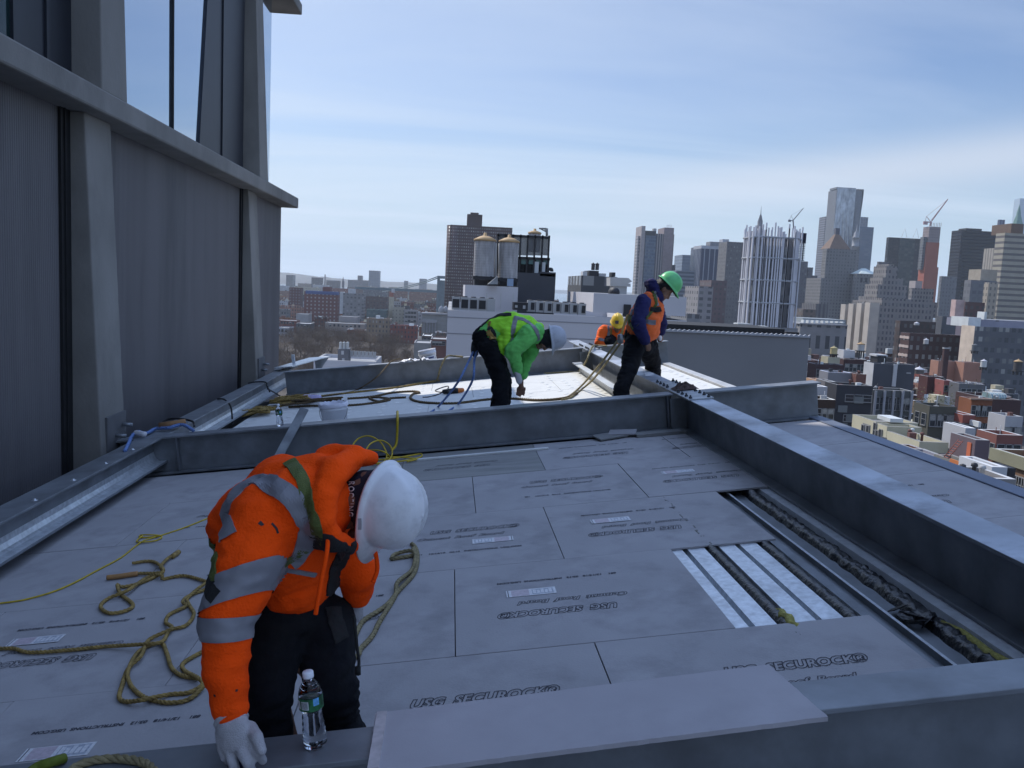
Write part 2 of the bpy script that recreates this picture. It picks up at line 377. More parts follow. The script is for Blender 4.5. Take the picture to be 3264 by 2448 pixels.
cboard(.64, 1.85, ys[4], ys[5], 'cement board with upside down lettering along the middle beam', 1, sticker=False)
cboard(-.57, .64, ys[4], ys[5], 'stained dark cement board along the middle beam near the yellow hose', 1, True, board_d, False)
cboard(-1.78, -.57, ys[4], ys[5], 'stained dark cement board under the leaning flat bar', 0, False, board_d)
cboard(-3.02, -1.78, ys[4], ys[5], 'cement board in the corner of left beam and middle beam', 0, False)
for k in range(5):
    cboard(2.30, 3.40, ys[k], ys[k + 1], ['cement board right of the diagonal beam at the right frame edge', 'board right of the diagonal beam with upright lettering', 'board right of the diagonal beam with upside down lettering', 'plain board right of the diagonal beam, third from the frame edge', 'plain board in front of the beam end at the roof edge'][k],
           [0, 0, 1, 0, 0][k], k in (1, 2), full=(2.31, 3.52) if k == 1 else (2.2, 3.41))
m = MB(); m.bx(-3.02, 2.25, -3, 2.10, -BT, 0); m.bx(2.30, 3.40, -3, 2.40, -BT, 0); m.build('near_boards', board_m, RB)
# whiter boards of the far bay with fastener plates
fp = mat('zinc_plate', (.75, .75, .73), .45, .3, .1)
m = MB(); m.lathe([(.036, 0), (.036, .001), (.03, .002), (.012, .0018)], 10); PL = m.mesh('fastener_plate', fp)
yf = [8.5, 9.62, 10.76, 11.9, 13.04, 14.02]
for j in range(5):
    xs = [-2.86 + (.6 if j % 2 else 1.21) + 1.215 * q for q in range(-1, 5)]
    xs = [max(-2.86, x) for x in xs] + [2.02]; k = 0
    for a, b in zip(xs, xs[1:]):
        if b - a < .1: continue
        b2 = min(b, 2.02)
        if b2 - a < .1: continue
        o = cboard(a, b2, yf[j], yf[j + 1], 'white roof board, %s row beyond the middle beam, %s from the left beam' % (words[j], words[k]), 0, False, board_w, group='white boards of the far roof bay'); k += 1
        for p in range(3):
            for q in range(4):
                xx = (a - b2) / 2 + .14 + (b2 - a - .28) * p / 2; yy = -.45 + .3 * q
                inst('fastener_plate', PL, o, Matrix.Translation((xx + rnd.uniform(-.03, .03), yy + rnd.uniform(-.03, .03), BT + .002)))
    o = cboard(2.36, 3.32, yf[j], yf[j + 1], 'white board right of the diagonal beam in the far bay, %s from middle beam' % words[j], 0, False, board_w, group='white boards of the far roof bay')
    for p in range(3):
        for q in range(4): inst('fastener_plate', PL, o, Matrix.Translation((-.36 + .36 * p, -.45 + .3 * q, BT + .002)))
flash = mat('blue_grey_flashing', (.13, .15, .20), .55, .2, .15, 3)
m = MB(); m.bx(3.425, 3.53, -2, 8.25, -.3, .004); m.bx(3.39, 3.425, -2, 8.25, -.02, .010)
o = m.build('edge_flashing', flash, base=(3.46, 3, -.2), frame=DM, bev=.006); tag(o, 'blue grey metal flashing along the right roof edge', 'flashing')
m = MB(); m.bx(3.325, 3.45, 8.45, 14.0, -.3, .03)
o = m.build('edge_flashing', mat('pale_flashing', (.45, .45, .45), .5, .3), base=(3.4, 11, -.2), frame=DM, bev=.006); tag(o, 'pale metal flashing along the sunlit far roof edge', 'flashing')

# ------------------------------------------------------------------ steel beams
def ibeam(m, ax, c, a, b, top, dep, bf, tf=.018, tw=.014, fil=.0):
    def B(p0, p1, z0, z1):
        if ax == 'x': m.bx(a, b, p0, p1, z0, z1)
        else: m.bx(p0, p1, a, b, z0, z1)
    B(c - bf / 2, c + bf / 2, top - tf, top); B(c - bf / 2, c + bf / 2, top - dep, top - dep + tf); B(c - tw / 2, c + tw / 2, top - dep + tf, top - tf)
ZT = .345
def beam(label, ax, c, a, b, top=ZT, dep=.36, bf=.20, mt=None):
    bs = (a, c, top - dep) if ax == 'x' else (c, a, top - dep)
    g = thing('steel_beam', label, 'beam', bs, DM, 'galvanised beams of the roof frame')
    m = MB(); ibeam(m, ax, c, a, b, top, dep, bf); m.build('beam_section', mt or galv_dull, g, bev=.003); return g
stif = mat('stiffener_steel', (.17, .18, .20), .5, .4, .2, 6)
B1 = beam('nearest cross beam carrying the water bottle and loose board', 'x', 2.275, -3.3, 3.5, bf=.17)
B2 = beam('middle cross beam crossed by the flat bar', 'x', 8.38, -3.35, 2.06)
B2b = beam('short outer piece of the middle cross beam ending at the roof edge', 'x', 8.33, 2.30, 3.52)
B3 = beam('far cross beam with a rope hung over it', 'x', 14.28, -2.82, 2.06, top=.365, dep=.38)
B3b = beam('outer piece of the far cross beam in front of the yellow hard hat', 'x', 14.28, 2.30, 3.5, top=.365, dep=.38)
BD = beam('long diagonal beam with scuffed pale top flange and bolted splice plates', 'y', 2.185, 2.365, 16.2, top=.347, mt=galv_dull)
m = MB(); m.bx(2.0855, 2.2845, 2.37, 16.195, .347, .3485); m.build('scuffed_top', galv_scuff, BD)
BL = beam('left beam along the concrete tower with stained inner face', 'y', -2.965, 2.365, 15.6, top=.343, dep=.255, bf=.25)
m = MB()                                         # fillet of the left beam's bottom flange
pr = [(-2.958, .20), (-2.955, .16), (-2.94, .128), (-2.915, .111), (-2.88, .1065), (-2.845, .1065), (-2.845, .1035), (-2.958, .1035)]
vs = [(x, 2.37, z) for x, z in pr] + [(x, 15.6, z) for x, z in pr]; n = len(pr)
m.add(vs, [tuple(range(n))[::-1], tuple(range(n, 2 * n))] + [(i, (i + 1) % n, n + (i + 1) % n, n + i) for i in range(n)], 0, False)
m.build('bottom_flange_lip', galv_bright, BL)
for k in range(4):
    m = MB(); m.lathe([(.022, 0), (.022, .002), (.010, .002), (.010, .012), (.004, .012)], 10, Matrix.Translation((-2.9 - .0 * k, 5.9 + .6 * k, .343))); m.build('washer', galv_bright, BL)
m = MB()
for x in (-2.72, 2.0): m.bx(x, x + .012, 8.29, 8.365, .01, .325)
m.build('stiffener', stif, B2)
m = MB(); m.bx(2.34, 2.352, 8.24, 8.315, .01, .325); m.build('stiffener', stif, B2b)
m = MB(); m.bx(2.02, 2.175, 8.26, 8.275, -.01, .30); m.build('connection_plate', galv_dull, BD)
m = MB(); m.bx(2.0, 2.175, 14.17, 14.185, -.01, .30); m.build('connection_plate', galv, BD)
bolt_me = MB().lathe([(.017, 0), (.017, .012), (.012, .016)], 6, sm=False).lathe([(.009, .016), (.009, .03)], 6, sm=False).mesh('bolt', mat('dark_bolt', (.05, .055, .065), .5, .5))
def splice(y0, y1, zt):
    m = MB(); m.bx(2.065, 2.305, y0, y1, zt, zt + .014)
    o = m.build('splice_plate', galv, BD, bev=.002)
    for sx in (2.10, 2.27):
        for k in range(10):
            if k in (4, 5): continue
            y = y0 + .05 + (y1 - y0 - .1) * k / 9
            inst('bolt', bolt_me, o, Matrix.Translation(Vector((sx, y, zt + .014)) - BASE[o.name]))
    return o
splice(7.75, 9.15, .348); splice(13.75, 14.85, .348)
RL = thing('steel_rail', 'pale galvanised rail lying beside the diagonal beam in the sunlit bay', 'rail', (1.95, 11, 0), DM)
m = MB(); m.bx(1.86, 1.96, 8.9, 13.9, .13, .145); m.bx(1.945, 1.96, 8.9, 13.9, .0, .13); m.build('angle_section', mat('pale_zinc', (.55, .56, .55), .5, .3, .1, 4), RL)
m = MB(); m.bx(1.84, 1.98, 13.7, 13.95, .145, .16); m.build('end_plate', galv_bright, RL)
m = MB(); m.bx(1.87, 2.1, 8.5, 9.9, -.012, .02); o = m.build('dark_sheet', foil, base=(1.98, 9, 0), frame=DM); tag(o, 'dark membrane strip between rail and diagonal beam', 'membrane')
# bracket plates at the tower end of the left beam
BP = thing('bracket_plate', 'raised galvanised end plate past the far end of the left beam', 'bracket', (-2.7, 15.2, .3), DM)
m = MB(); m.prism([(-3.05, 14.6), (-2.75, 14.6), (-2.35, 16.3), (-2.75, 16.3)], .40, .415); m.build('plate', galv_bright, BP)
m = MB(); m.bx(-2.88, -2.83, 15.3, 15.35, .415, .56); m.build('post', galv_bright, BP)
m = MB(); m.prism([(-2.6, .1), (-2.35, .40), (-2.6, .40)], 16.0, 16.02, Matrix(((1, 0, 0, 0), (0, 0, 1, 0), (0, 1, 0, 0), (0, 0, 0, 1)))); m.build('gusset', galv, BP)

# ------------------------------------------------------------------ concrete tower at left
TW = thing('concrete_tower', 'tall concrete tower with tapered piers, ledges and ribbed panels at left', 'tower', (-6, 8, 0))
LX = -3.37
def pier(label, yA, yB, z0, z1, x0b, x0t, yo=0.0):
    m = MB(); b = [(LX - .05, yA), (x0b, yA), (x0b, yB), (LX - .05, yB)]; t = [(LX - .05, yA), (x0t, yA), (x0t, yB - yo), (LX - .05, yB - yo)]
    vs = [(x, y, z0) for x, y in b] + [(x, y, z1) for x, y in t]
    m.add(vs, [(3, 2, 1, 0), (4, 5, 6, 7), (0, 1, 5, 4), (1, 2, 6, 5), (2, 3, 7, 6), (3, 0, 4, 7)])
    return m.build('pier', concrete, TW, bev=.012)
Zl0, Zl1 = CZ + 1.33, CZ + 1.53
LT = [(Zl0, Zl1), (CZ + 4.98, CZ + 5.18)]
pys = [(-4.6, -4.01), (1.67, 2.26), (7.963, 8.55), (14.26, 14.85)]
for (a, b) in pys:
    e_ = .04 if a > 10 else 0; pier('', a, b, CZ - 1.9, Zl0, -3.085, -3.222 - e_, .0); pier('', a, b, CZ - 12, CZ - 1.9, -3.085, -3.085); pier('', a + .05, b + .06, Zl1, LT[1][0], -3.09, -3.13 if a < 10 else -3.22, .12)
    for q in range(1, 5): pier('', a, b, CZ + 5.18 + 3.65 * (q - 1), CZ + 4.98 + 3.65 * q, -3.12, -3.22, .06)
m = MB(); m.bx(-22, LX - .06, -8, 17.45, 0, Zl0 + .1); m.bx(-22, LX - .06, -8, 16.25, Zl0 + .1, CZ + 30); m.build('core_wall', concrete, TW)
for z0, z1 in LT + [(CZ + 4.98 + 3.65 * q, CZ + 5.18 + 3.65 * q) for q in range(1, 5)]:
    m = MB(); m.bx(-22.3, -3.06, -8.2, 17.6, z0, z1); m.build('ledge', concrete, TW, bev=.02)
def rib_panel(y0, y1, z0, z1):
    m = MB(); n = int((y1 - y0) / .034); vs = []
    for i in range(n + 1):
        y = y0 + (y1 - y0) * i / n
        vs += [(LX, y, 0), (LX + .0045, y + .008, 0), (LX + .0045, y + .019, 0), (LX, y + .027, 0)]
    k = len(vs); V2 = [(x, y, z0) for x, y, _ in vs] + [(x, y, z1) for x, y, _ in vs]
    m.add(V2, [(i, k + i, k + i + 1, i + 1) for i in range(k - 1)]); m.build('ribbed_panel', ribbed, TW)
for a, b in ((-4.0, 1.5), (2.26, 7.76), (8.55, 14.10), (14.85, 17.44)): rib_panel(a, b, CZ - 12, Zl0)
m = MB()
for a, b in ((1.5, 1.67), (7.78, 7.963), (14.12, 14.26)): m.bx(LX - .04, LX + .03, a, b, CZ - 12, Zl0); m.bx(LX + .03, LX + .045, a + .05, a + .07, CZ - 12, Zl0)
m.build('joint_strip', black, TW)
glass_t = mat('tower_glass', (.50, .58, .68), .03, .95, .0); glass_d = mat('dark_tower_glass', (.012, .03, .032), .05, 0, 0, spec=.35)
jamb = mat('dark_blue_jamb', (.022, .025, .035), .45, .2, .1)
def window(y0, y1, z0, z1, g, mull=()):
    m = MB(); m.bx(LX - .02, LX + .004, y0, y1, z0, z1); w = m.build('window', g, TW)
    for y in mull: m = MB(); m.bx(LX - .0, LX + .03, y - .012, y + .012, z0, z1); m.build('mullion', black, w)
    return w
u0, u1 = Zl1, LT[1][0]
window(2.3, 7.0, u0, u1, glass_d); window(8.6, 12.35, u0, u1, glass_t, (10.78,)); window(14.85, 16.3, u0, u1, glass_t)
for a, b in ((7.0, 8.0), (12.4, 14.2)):
    e = a + (.0 if a < 9 else -.58); m = MB()
    m.add([(LX - .01, e, u0), (LX - .01, b, u0), (LX - .01, b, u1), (LX - .01, a, u1), (LX + .03, e, u0), (LX + .03, b, u0), (LX + .03, b, u1), (LX + .03, a, u1)], [(4, 5, 6, 7), (0, 4, 7, 3), (1, 2, 6, 5), (0, 1, 5, 4), (3, 7, 6, 2)])
    m.bx(LX + .03, LX + .05, a + .5, a + .55, u0, u1); m.build('jamb_panel', jamb, TW)
for q in range(1, 5):
    for a, b in ((2.3, 7.95), (8.6, 14.2), (14.85, 16.3)): window(a, b, CZ + 5.18 + 3.65 * (q - 1), CZ + 4.98 + 3.65 * q, glass_t)
# anchor plates at the pier feet
for (y, nm) in ((8.3, 'near pier'), (14.6, 'far pier')):
    g = thing('anchor_bracket', 'bolted anchor bracket at the foot of the %s' % nm, 'bracket', (-3.1, y, CZ - 1.5))
    m = MB(); m.bx(-3.115, -3.085, y - .22, y + .24, CZ - 1.68, CZ - 1.36); m.build('plate', mat('dull_anchor_plate', (.115, .115, .12), .7, .1, .15, 5), g)
    for k in range(2):
        m = MB(); m.lathe([(.018, 0), (.018, .1), (.01, .1)], 8, Matrix.Translation((-3.09, y - .02 + .16 * k, CZ - 1.56 + .08 * k)) @ Matrix.Rotation(R(90), 4, 'Y')); m.build('bolt', galv_dull, g)
# ------------------------------------------------------------------ people
from mathutils.bvhtree import BVHTree
hivis_o = mat('hi_vis_orange_fleece', (0.98, 0.078, 0.004), .92, 0, .06, 5, .45, 130, spec=.15, dirt=(.85, .055, .003), dscale=3.5, damt=.3)
hivis_g = mat('hi_vis_green_shirt', (0.145, 0.56, 0.125), .85, 0, .14, 6, .2, 120, dirt=(.06, .17, .05), dscale=4, damt=.5)
hivis_y = mat('hi_vis_lime_vest', (0.30, 0.72, 0.035), .8, 0, .12, 5, .2, 120)
vest_o = mat('hi_vis_orange_vest', (0.78, 0.14, 0.03), .8, 0, .15, 6, .2, 120)
silver = mat('grey_reflective_tape', (0.20, 0.20, 0.225), .5, .1, .08, 20)
pants_m = mat('black_work_trousers', (0.0075, 0.008, 0.011), .95, 0, .4, 5, .3, 90, spec=.2, dirt=(.022, .021, .02), dscale=4, damt=.55)
navy = mat('navy_fleece', (0.013, 0.013, 0.075), .9, 0, .2, 8, .3, 120)
skin = mat('brown_skin', (0.17, 0.085, 0.055), .6, 0, .12, 14)
skin2 = mat('tan_skin', (0.22, 0.12, 0.08), .6, 0, .12, 14)
hair_m = mat('black_hair', (0.012, 0.011, 0.010), .6, 0, .3, 60, .5, 200)
glove_w = mat('pale_knit_glove', (0.40, 0.39, 0.41), .9, 0, .08, 30, .5, 300)
glove_n = mat('navy_glove_palm', (0.012, 0.014, 0.05), .6, 0, .2, 40)
green_web = mat('green_harness_webbing', (0.085, 0.105, 0.025), .8, 0, .15, 60, .3, 300)
tan_web = mat('tan_harness_webbing', (0.30, 0.19, 0.05), .8, 0, .2, 60, .3, 300)
black_web = mat('black_harness_webbing', (0.012, 0.012, 0.013), .8, 0, .2, 60, .3, 300)
boot_m = mat('dark_boot_leather', (.02, .015, .012), .6, 0, .2, 20)
hat_w = mat('scuffed_white_plastic', (0.68, 0.69, 0.72), .28, 0, .03, 3, 0, dirt=(.36, .36, .38), dscale=16, damt=.5)
hat_g = mat('green_plastic', (0.14, 0.55, 0.20), .35, 0, .06, 4, dirt=(.10, .36, .14), dscale=9, damt=.5)
hat_y = mat('yellow_plastic', (0.72, 0.47, 0.03), .35, 0, .06, 4, dirt=(.45, .3, .04), dscale=9, damt=.5)
sticker_d = mat('dark_round_emblem', (.06, .05, .07), .6, 0, .5, 60)
eye_m = mat('dark_eye', (.01, .008, .008), .2, 0, 0)

def blob(name, parent, mats, segs, vox=.01, it=4, fold=0.0, ff=9.0, extra=None):
    m = MB()
    for s in segs: m.ell(*s)
    if extra: extra(m)
    o = m.build(name, mats, parent)
    md = o.modifiers.new('r', 'REMESH'); md.mode = 'VOXEL'; md.voxel_size = vox; md.adaptivity = 0
    ms = o.modifiers.new('s', 'SMOOTH'); ms.factor = .5; ms.iterations = it
    bpy.context.view_layer.update()
    me = bpy.data.meshes.new_from_object(o.evaluated_get(bpy.context.evaluated_depsgraph_get()))
    o.modifiers.clear(); old = o.data; o.data = me; bpy.data.meshes.remove(old); me.name = name
    if fold:
        for v in me.vertices:
            p = v.co * ff
            a = noise.noise(Vector((p.x, p.y, p.z * 1.6))); b = noise.noise(Vector((p.x * 1.9 + 7, p.y * 1.9, p.z * 2.7)))
            r = noise.noise(Vector((p.x * .8 + 3, p.y * .8, p.z * 3.4))); v.co += v.normal * fold * (.8 * a + .8 * (.35 - abs(b)) + .8 * (.28 - abs(r)))
    me.polygons.foreach_set('use_smooth', [True] * len(me.polygons)); me.update()
    return o
def bvh_of(*objs):
    vs = []; fs = []
    for o in objs:
        k = len(vs); off = BASE[o.name]
        vs += [v.co + off for v in o.data.vertices]; fs += [tuple(i + k for i in p.vertices) for p in o.data.polygons]
    return BVHTree.FromPolygons(vs, fs)
EYE = DI @ CAM
def strap(name, m_, parent, bv, uv, width, off=.004, na=9, k=8, th=True):
    pts = []; last = None
    path = smooth_path([(u, v, 0) for u, v in uv], k)
    for q in path:
        d = (DI @ wp(q.x, q.y, 10.0) - EYE).normalized()
        h = bv.ray_cast(EYE, d)
        if h[0] is None:
            h2 = bv.find_nearest(EYE + d * (last if last else 2.5))
            p, n = h2[0], h2[1]
        else: p, n = h[0], h[1]; last = h[3]
        pts.append((p, n))
    vs = []; fs = []; K = len(pts)
    for i, (p, n) in enumerate(pts):
        t = (pts[min(i + 1, K - 1)][0] - pts[max(i - 1, 0)][0]).normalized(); s = t.cross(n).normalized()
        row = []; dn = []
        for j in range(na):
            q = p + s * width * (j / (na - 1) - .5)
            g = bv.find_nearest(q, .12)
            if g[0] is None: row.append(q + n * off); dn.append(q)
            else:
                row.append(g[0] + g[1] * off); dn.append(g[0] - g[1] * .002)
        vs += row + [dn[-1]] + [dn[0]]
    w = na + 2
    for i in range(K - 1):
        for j in range(w): a = i * w + j; b = i * w + (j + 1) % w; fs.append((a, b, b + w, a + w))
    m = MB(); m.add(vs, fs, 0, False); o = m.build(name, m_, parent)
    return o
def band(name, m_, parent, src, c, axis, w, rad, off=.004):
    bm = bmesh.new(); bm.from_mesh(src.data); offb = BASE[src.name]; c = Vector(c) - offb; ax = Vector(axis).normalized()
    bmesh.ops.delete(bm, geom=[f for f in bm.faces if (f.calc_center_median() - c).length > rad], context='FACES')
    for sg in (1, -1):
        g = bm.verts[:] + bm.edges[:] + bm.faces[:]
        bmesh.ops.bisect_plane(bm, geom=g, plane_co=c + ax * sg * w / 2, plane_no=ax * sg, clear_outer=True)
    bm.normal_update()
    for v in bm.verts: v.co += v.normal * off
    me = bpy.data.meshes.new(name); bm.to_mesh(me); bm.free(); me.materials.append(m_)
    me.polygons.foreach_set('use_smooth', [True] * len(me.polygons))
    o = bpy.data.objects.new(name, me); COL.objects.link(o); o.parent = parent; BASE[o.name] = offb
    return o
def hard_hat(parent, c, upv, face, m_, sc=1.0, ridge=True, brim=.045):
    upv = Vector(upv).normalized(); f = Vector(face); f = (f - upv * f.dot(upv)).normalized(); s = upv.cross(f); c = Vector(c)
    n = 64; k = 16; vs = []; a, b, h = .138 * sc, .112 * sc, .150 * sc
    rows = [(1.10, -.012), (1.12, -.004), (1.03, .004)] + [(math.cos(R(q)) ** .85, math.sin(R(q))) for q in np.linspace(3, 90, k)]
    for ri, (rr, hh) in enumerate(rows):
        for j in range(n):
            t = 2 * math.pi * j / n; x = math.cos(t); y = math.sin(t); rad = max(rr, .002)
            ex = 0
            if ri < 2: ex = brim * sc * max(0, x) ** 2.2
            px, py = x * (a * rad + ex), y * b * rad
            z = hh * h if ri > 2 else hh - (.02 * sc * max(0, x) ** 2 if ri < 2 else 0)
            if ridge and ri > 3:
                w = math.exp(-(py / (.016 * sc)) ** 2) + .7 * math.exp(-((abs(py) - .05 * sc) / (.011 * sc)) ** 2)
                z += .009 * sc * w * min(1, (ri - 3) / 4); px *= 1 + .03 * w * min(1, (ri - 3) / 4)
            vs.append(c + f * px + s * py + upv * z)
    K = len(rows); fs = [(i * n + j, i * n + (j + 1) % n, (i + 1) * n + (j + 1) % n, (i + 1) * n + j) for i in range(K - 1) for j in range(n)]
    m = MB(); m.add(vs, fs, 0, True); o = m.build('hard_hat', m_, parent)
    sd = o.modifiers.new('shell', 'SOLIDIFY'); sd.thickness = .004; sd.offset = -1
    m = MB(); pts = [c + f * (a * .88 * math.cos(t)) + s * (b * .88 * math.sin(t)) - upv * .008 for t in np.linspace(0, 2 * math.pi, 32, endpoint=False)]
    m.tube(pts, .010 * sc, 6, closed=True); m.build('headband', black_web, o)
    return o
def head(parent, c, upv, face, m_, sc=1.0, vox=.007, neck=None, extra=()):
    upv = Vector(upv).normalized(); f = Vector(face); f = (f - upv * f.dot(upv)).normalized(); s = upv.cross(f); c = Vector(c)
    P = lambda x, y, z: c + (f * x + s * y + upv * z) * sc
    sg = [(P(-.015, 0, .02), .082 * sc, .098 * sc, P(.015, 0, .02), .080 * sc, .095 * sc, s),
          (P(.03, 0, -.03), .062 * sc, .055 * sc, P(.045, 0, -.085), .042 * sc, .04 * sc, s),
          (P(.07, 0, -.07), .026 * sc, .022 * sc, P(.075, 0, -.095), .028 * sc, .022 * sc, s),
          (P(.092, 0, .005), .011 * sc, .010 * sc, P(.108, 0, -.035), .017 * sc, .015 * sc, s),
          (P(.086, -.045, .022), .016 * sc, .012 * sc, P(.086, .045, .022), .016 * sc, .012 * sc, upv),
          (P(.088, -.022, -.066), .010 * sc, .008 * sc, P(.088, .022, -.066), .010 * sc, .008 * sc, upv),
          (P(.070, -.042, -.03), .024 * sc, .02 * sc, P(.045, -.055, -.05), .022 * sc, .02 * sc, upv),
          (P(.070, .042, -.03), .024 * sc, .02 * sc, P(.045, .055, -.05), .022 * sc, .02 * sc, upv)]
    for q in (-1, 1): sg.append((P(-.005, q * .082, .015), .018 * sc, .008 * sc, P(-.002, q * .080, -.025), .013 * sc, .008 * sc, f))
    sg += list(extra)
    if neck: sg.append((P(-.01, 0, -.06), .058 * sc, .055 * sc, neck, .065 * sc, .06 * sc, s))
    o = blob('body', parent, m_, sg, vox, 2)
    for q in (-1, 1):
        m = MB(); e = P(.083, q * .031, .004); m.ell(e - s * .004, .012 * sc, .008 * sc, e + s * .004, .012 * sc, .008 * sc, s, 10); m.build('eye', eye_m, o)
    return o
def boot(m, heel, toe, r=.045):
    heel = Vector(heel); toe = Vector(toe); m.ell(heel + Vector((0, 0, r)), r, r, toe + Vector((0, 0, r * .8)), r, r * .75, (0, 0, 1) if False else (toe - heel).cross(Vector((0, 0, 1))))
    m.ell(heel + Vector((0, 0, r)), r, r, heel + Vector((0, 0, .16)), r * 1.05, r * 1.05, (1, 0, 0))

# ---- worker bending over the near beam
P1 = thing('person', 'worker in orange hoodie and white hard hat bending over the near beam with a knife', 'worker', (-.55, 2.62, 0), DM)
J = dy
ra = [J(838, 1655, 2.42), J(722, 1990, 2.30), J(738, 2285, 2.24)]
la = [J(1072, 1725, 2.70), J(1140, 1825, 2.70), J(1136, 1890, 2.75)]
pel, wai, che, nek = J(935, 1990, 2.70), J(950, 1790, 2.64), J(900, 1680, 2.54), J(1040, 1605, 2.56)
sh = (la[0] - ra[0]).normalized()
skin_hand = []
hat_c = J(1222, 1612, 2.50); hup = Vector((.83, -.53, -.20)).normalized(); hf = Vector((-.28, -.05, -.95))
body1 = head(P1, hat_c - hup * .055, hup, hf, skin, 1.0, .007, nek,
             [(nek, .06, .06, che, .10, .08, sh), (che, .13, .09, wai, .12, .09, sh), (wai, .12, .09, pel, .12, .09, sh),
              (ra[0], .05, .05, ra[1], .04, .04), (ra[1], .038, .038, ra[2], .028, .028), (la[0], .05, .05, la[1], .04, .04), (la[1], .038, .038, la[2], .028, .028), (che, .08, .06, ra[0], .05, .05), (che, .08, .06, la[0], .05, .05),
              (pel, .08, .08, J(862, 2190, 2.56), .05, .05), (pel, .08, .08, J(1052, 2190, 2.62), .05, .05), (J(862, 2190, 2.56), .045, .045, Vector((-.62, 2.62, .1)), .035, .035), (J(1052, 2190, 2.62), .045, .045, Vector((-.42, 2.72, .1)), .035, .035)])
hoodseg = []
hd = [J(1185, 1462, 2.60), J(1130, 1458, 2.54), J(1068, 1502, 2.44), J(1030, 1580, 2.38), J(1030, 1665, 2.35), J(1062, 1718, 2.36), J(1125, 1742, 2.44)]
hr = [.020, .034, .040, .040, .034, .026, .020]
for a, b, r0, r1 in zip(hd, hd[1:], hr, hr[1:]): hoodseg.append((a, r0, r0, b, r1, r1))
for a, q, r0 in zip(hd[1:6], [J(1060, 1475, 2.60), J(1010, 1520, 2.56), J(985, 1600, 2.50), J(990, 1670, 2.48), J(1030, 1712, 2.46)], [.045, .05, .052, .045, .032]): hoodseg.append((a, r0 * .8, r0 * .8, q, r0 * 1.3, r0 * 1.3))
hoodseg += [(J(1005, 1545, 2.56), .09, .075, J(1075, 1520, 2.62), .07, .065), (J(1000, 1600, 2.50), .075, .07, J(1030, 1570, 2.50), .05, .055)]
jk = blob('hooded_jacket', P1, hivis_o, [
    (J(965, 1822, 2.66), .155, .115, wai, .150, .118, sh), (wai, .15, .12, che, .17, .140, sh), (che, .175, .145, J(975, 1610, 2.48), .15, .12, sh),
    (J(845, 1640, 2.52), .11, .12, J(760, 1690, 2.60), .085, .10), (J(780, 1660, 2.62), .095, .1, J(905, 1560, 2.58), .11, .1), (J(760, 1700, 2.62), .07, .08, J(880, 1860, 2.72), .11, .1),
    (J(900, 1560, 2.55), .09, .09, J(1000, 1520, 2.52), .07, .07),
    (J(850, 1650, 2.44), .105, .105, J(792, 1790, 2.37), .098, .098), (J(792, 1790, 2.37), .098, .095, J(722, 1975, 2.30), .072, .072), (J(722, 1975, 2.30), .070, .070, J(718, 2130, 2.27), .060, .060), (J(718, 2130, 2.27), .062, .060, J(735, 2262, 2.245), .045, .045),
    (la[0], .085, .085, la[1], .060, .060), (la[1], .064, .064, la[2], .048, .048), (che, .12, .11, la[0], .10, .1)] + hoodseg, .0085, 3, .0095, 8)
bj = bvh_of(jk)
for nm, uv, w, mm in (('reflective_stripe', [(728, 1712), (718, 1655), (750, 1580), (812, 1532), (880, 1552), (940, 1598), (974, 1655), (980, 1710), (958, 1765), (925, 1795)], .056, silver),
                      ('reflective_stripe', [(895, 1812), (950, 1822), (1005, 1832)], .014, silver),
                      ('harness_strap', [(922, 1470), (962, 1525), (984, 1600), (1003, 1670), (1018, 1725)], .038, green_web),
                      ('harness_strap', [(676, 1725), (684, 1790), (676, 1850)], .028, green_web),
                      ('harness_strap', [(660, 1850), (672, 1885), (690, 1905)], .04, black_web),
                      ('harness_strap', [(1000, 1722), (1045, 1738), (1090, 1755), (1130, 1752)], .075, black_web),
                      ('harness_strap', [(1110, 1750), (1075, 1800), (1062, 1860), (1066, 1915)], .06, black_web),
                      ('harness_strap', [(905, 1798), (940, 1772), (985, 1745)], .03, green_web)):
    strap(nm, mm, P1, bj, uv, w, .005)
a = (J(722, 1975, 2.30) - J(792, 1790, 2.37)); band('reflective_stripe', silver, P1, jk, J(768, 1868, 2.34), a + Vector((.10, 0, -.02)), .075, .14)
a = (J(718, 2130, 2.27) - J(722, 1975, 2.30)); band('reflective_stripe', silver, P1, jk, J(718, 1998, 2.29), a, .062, .11)
for uv in ([(826, 1664), (834, 1670), (838, 1668)], [(866, 1668), (880, 1684), (886, 1700)], [(682, 2216), (688, 2219)], [(750, 2200), (757, 2201)]):
    strap('tear', black, P1, bj, uv, .010 if uv[0][0] == 826 else .006, .0015, 3, 4)
m = MB(); d0 = J(1045, 1706, 2.34); d1 = J(1042, 1760, 2.31); m.tube(smooth_path([d0, d1, J(1024, 1850, 2.30), J(1012, 1920, 2.30), J(1006, 1958, 2.30)]), .0062, 8); m.build('drawstring', hivis_o, P1)
m = MB(); m.tube(smooth_path([J(1192, 1740, 2.52), J(1201, 1785, 2.50), J(1202, 1820, 2.50), J(1189, 1856, 2.50)]), .0065, 8); m.build('drawstring', hivis_o, P1)
rk, lk = J(856, 2190, 2.54), J(1058, 2180, 2.60); rf, lf = Vector((-.655, 2.56, .08)), Vector((-.435, 2.66, .08))
tr = blob('trousers', P1, pants_m, [(J(925, 1965, 2.68), .145, .115, J(955, 1860, 2.68), .13, .10, sh), (J(868, 2000, 2.63), .098, .105, rk, .070, .078), (J(1030, 1990, 2.70), .098, .105, lk, .078, .082),
     (rk, .070, .078, J(852, 2330, 2.55), .068, .075), (J(852, 2330, 2.55), .068, .075, rf, .07, .08), (lk, .080, .084, J(1066, 2280, 2.62), .068, .075), (J(1066, 2280, 2.62), .068, .075, lf, .068, .078)], .009, 3, .014, 9)
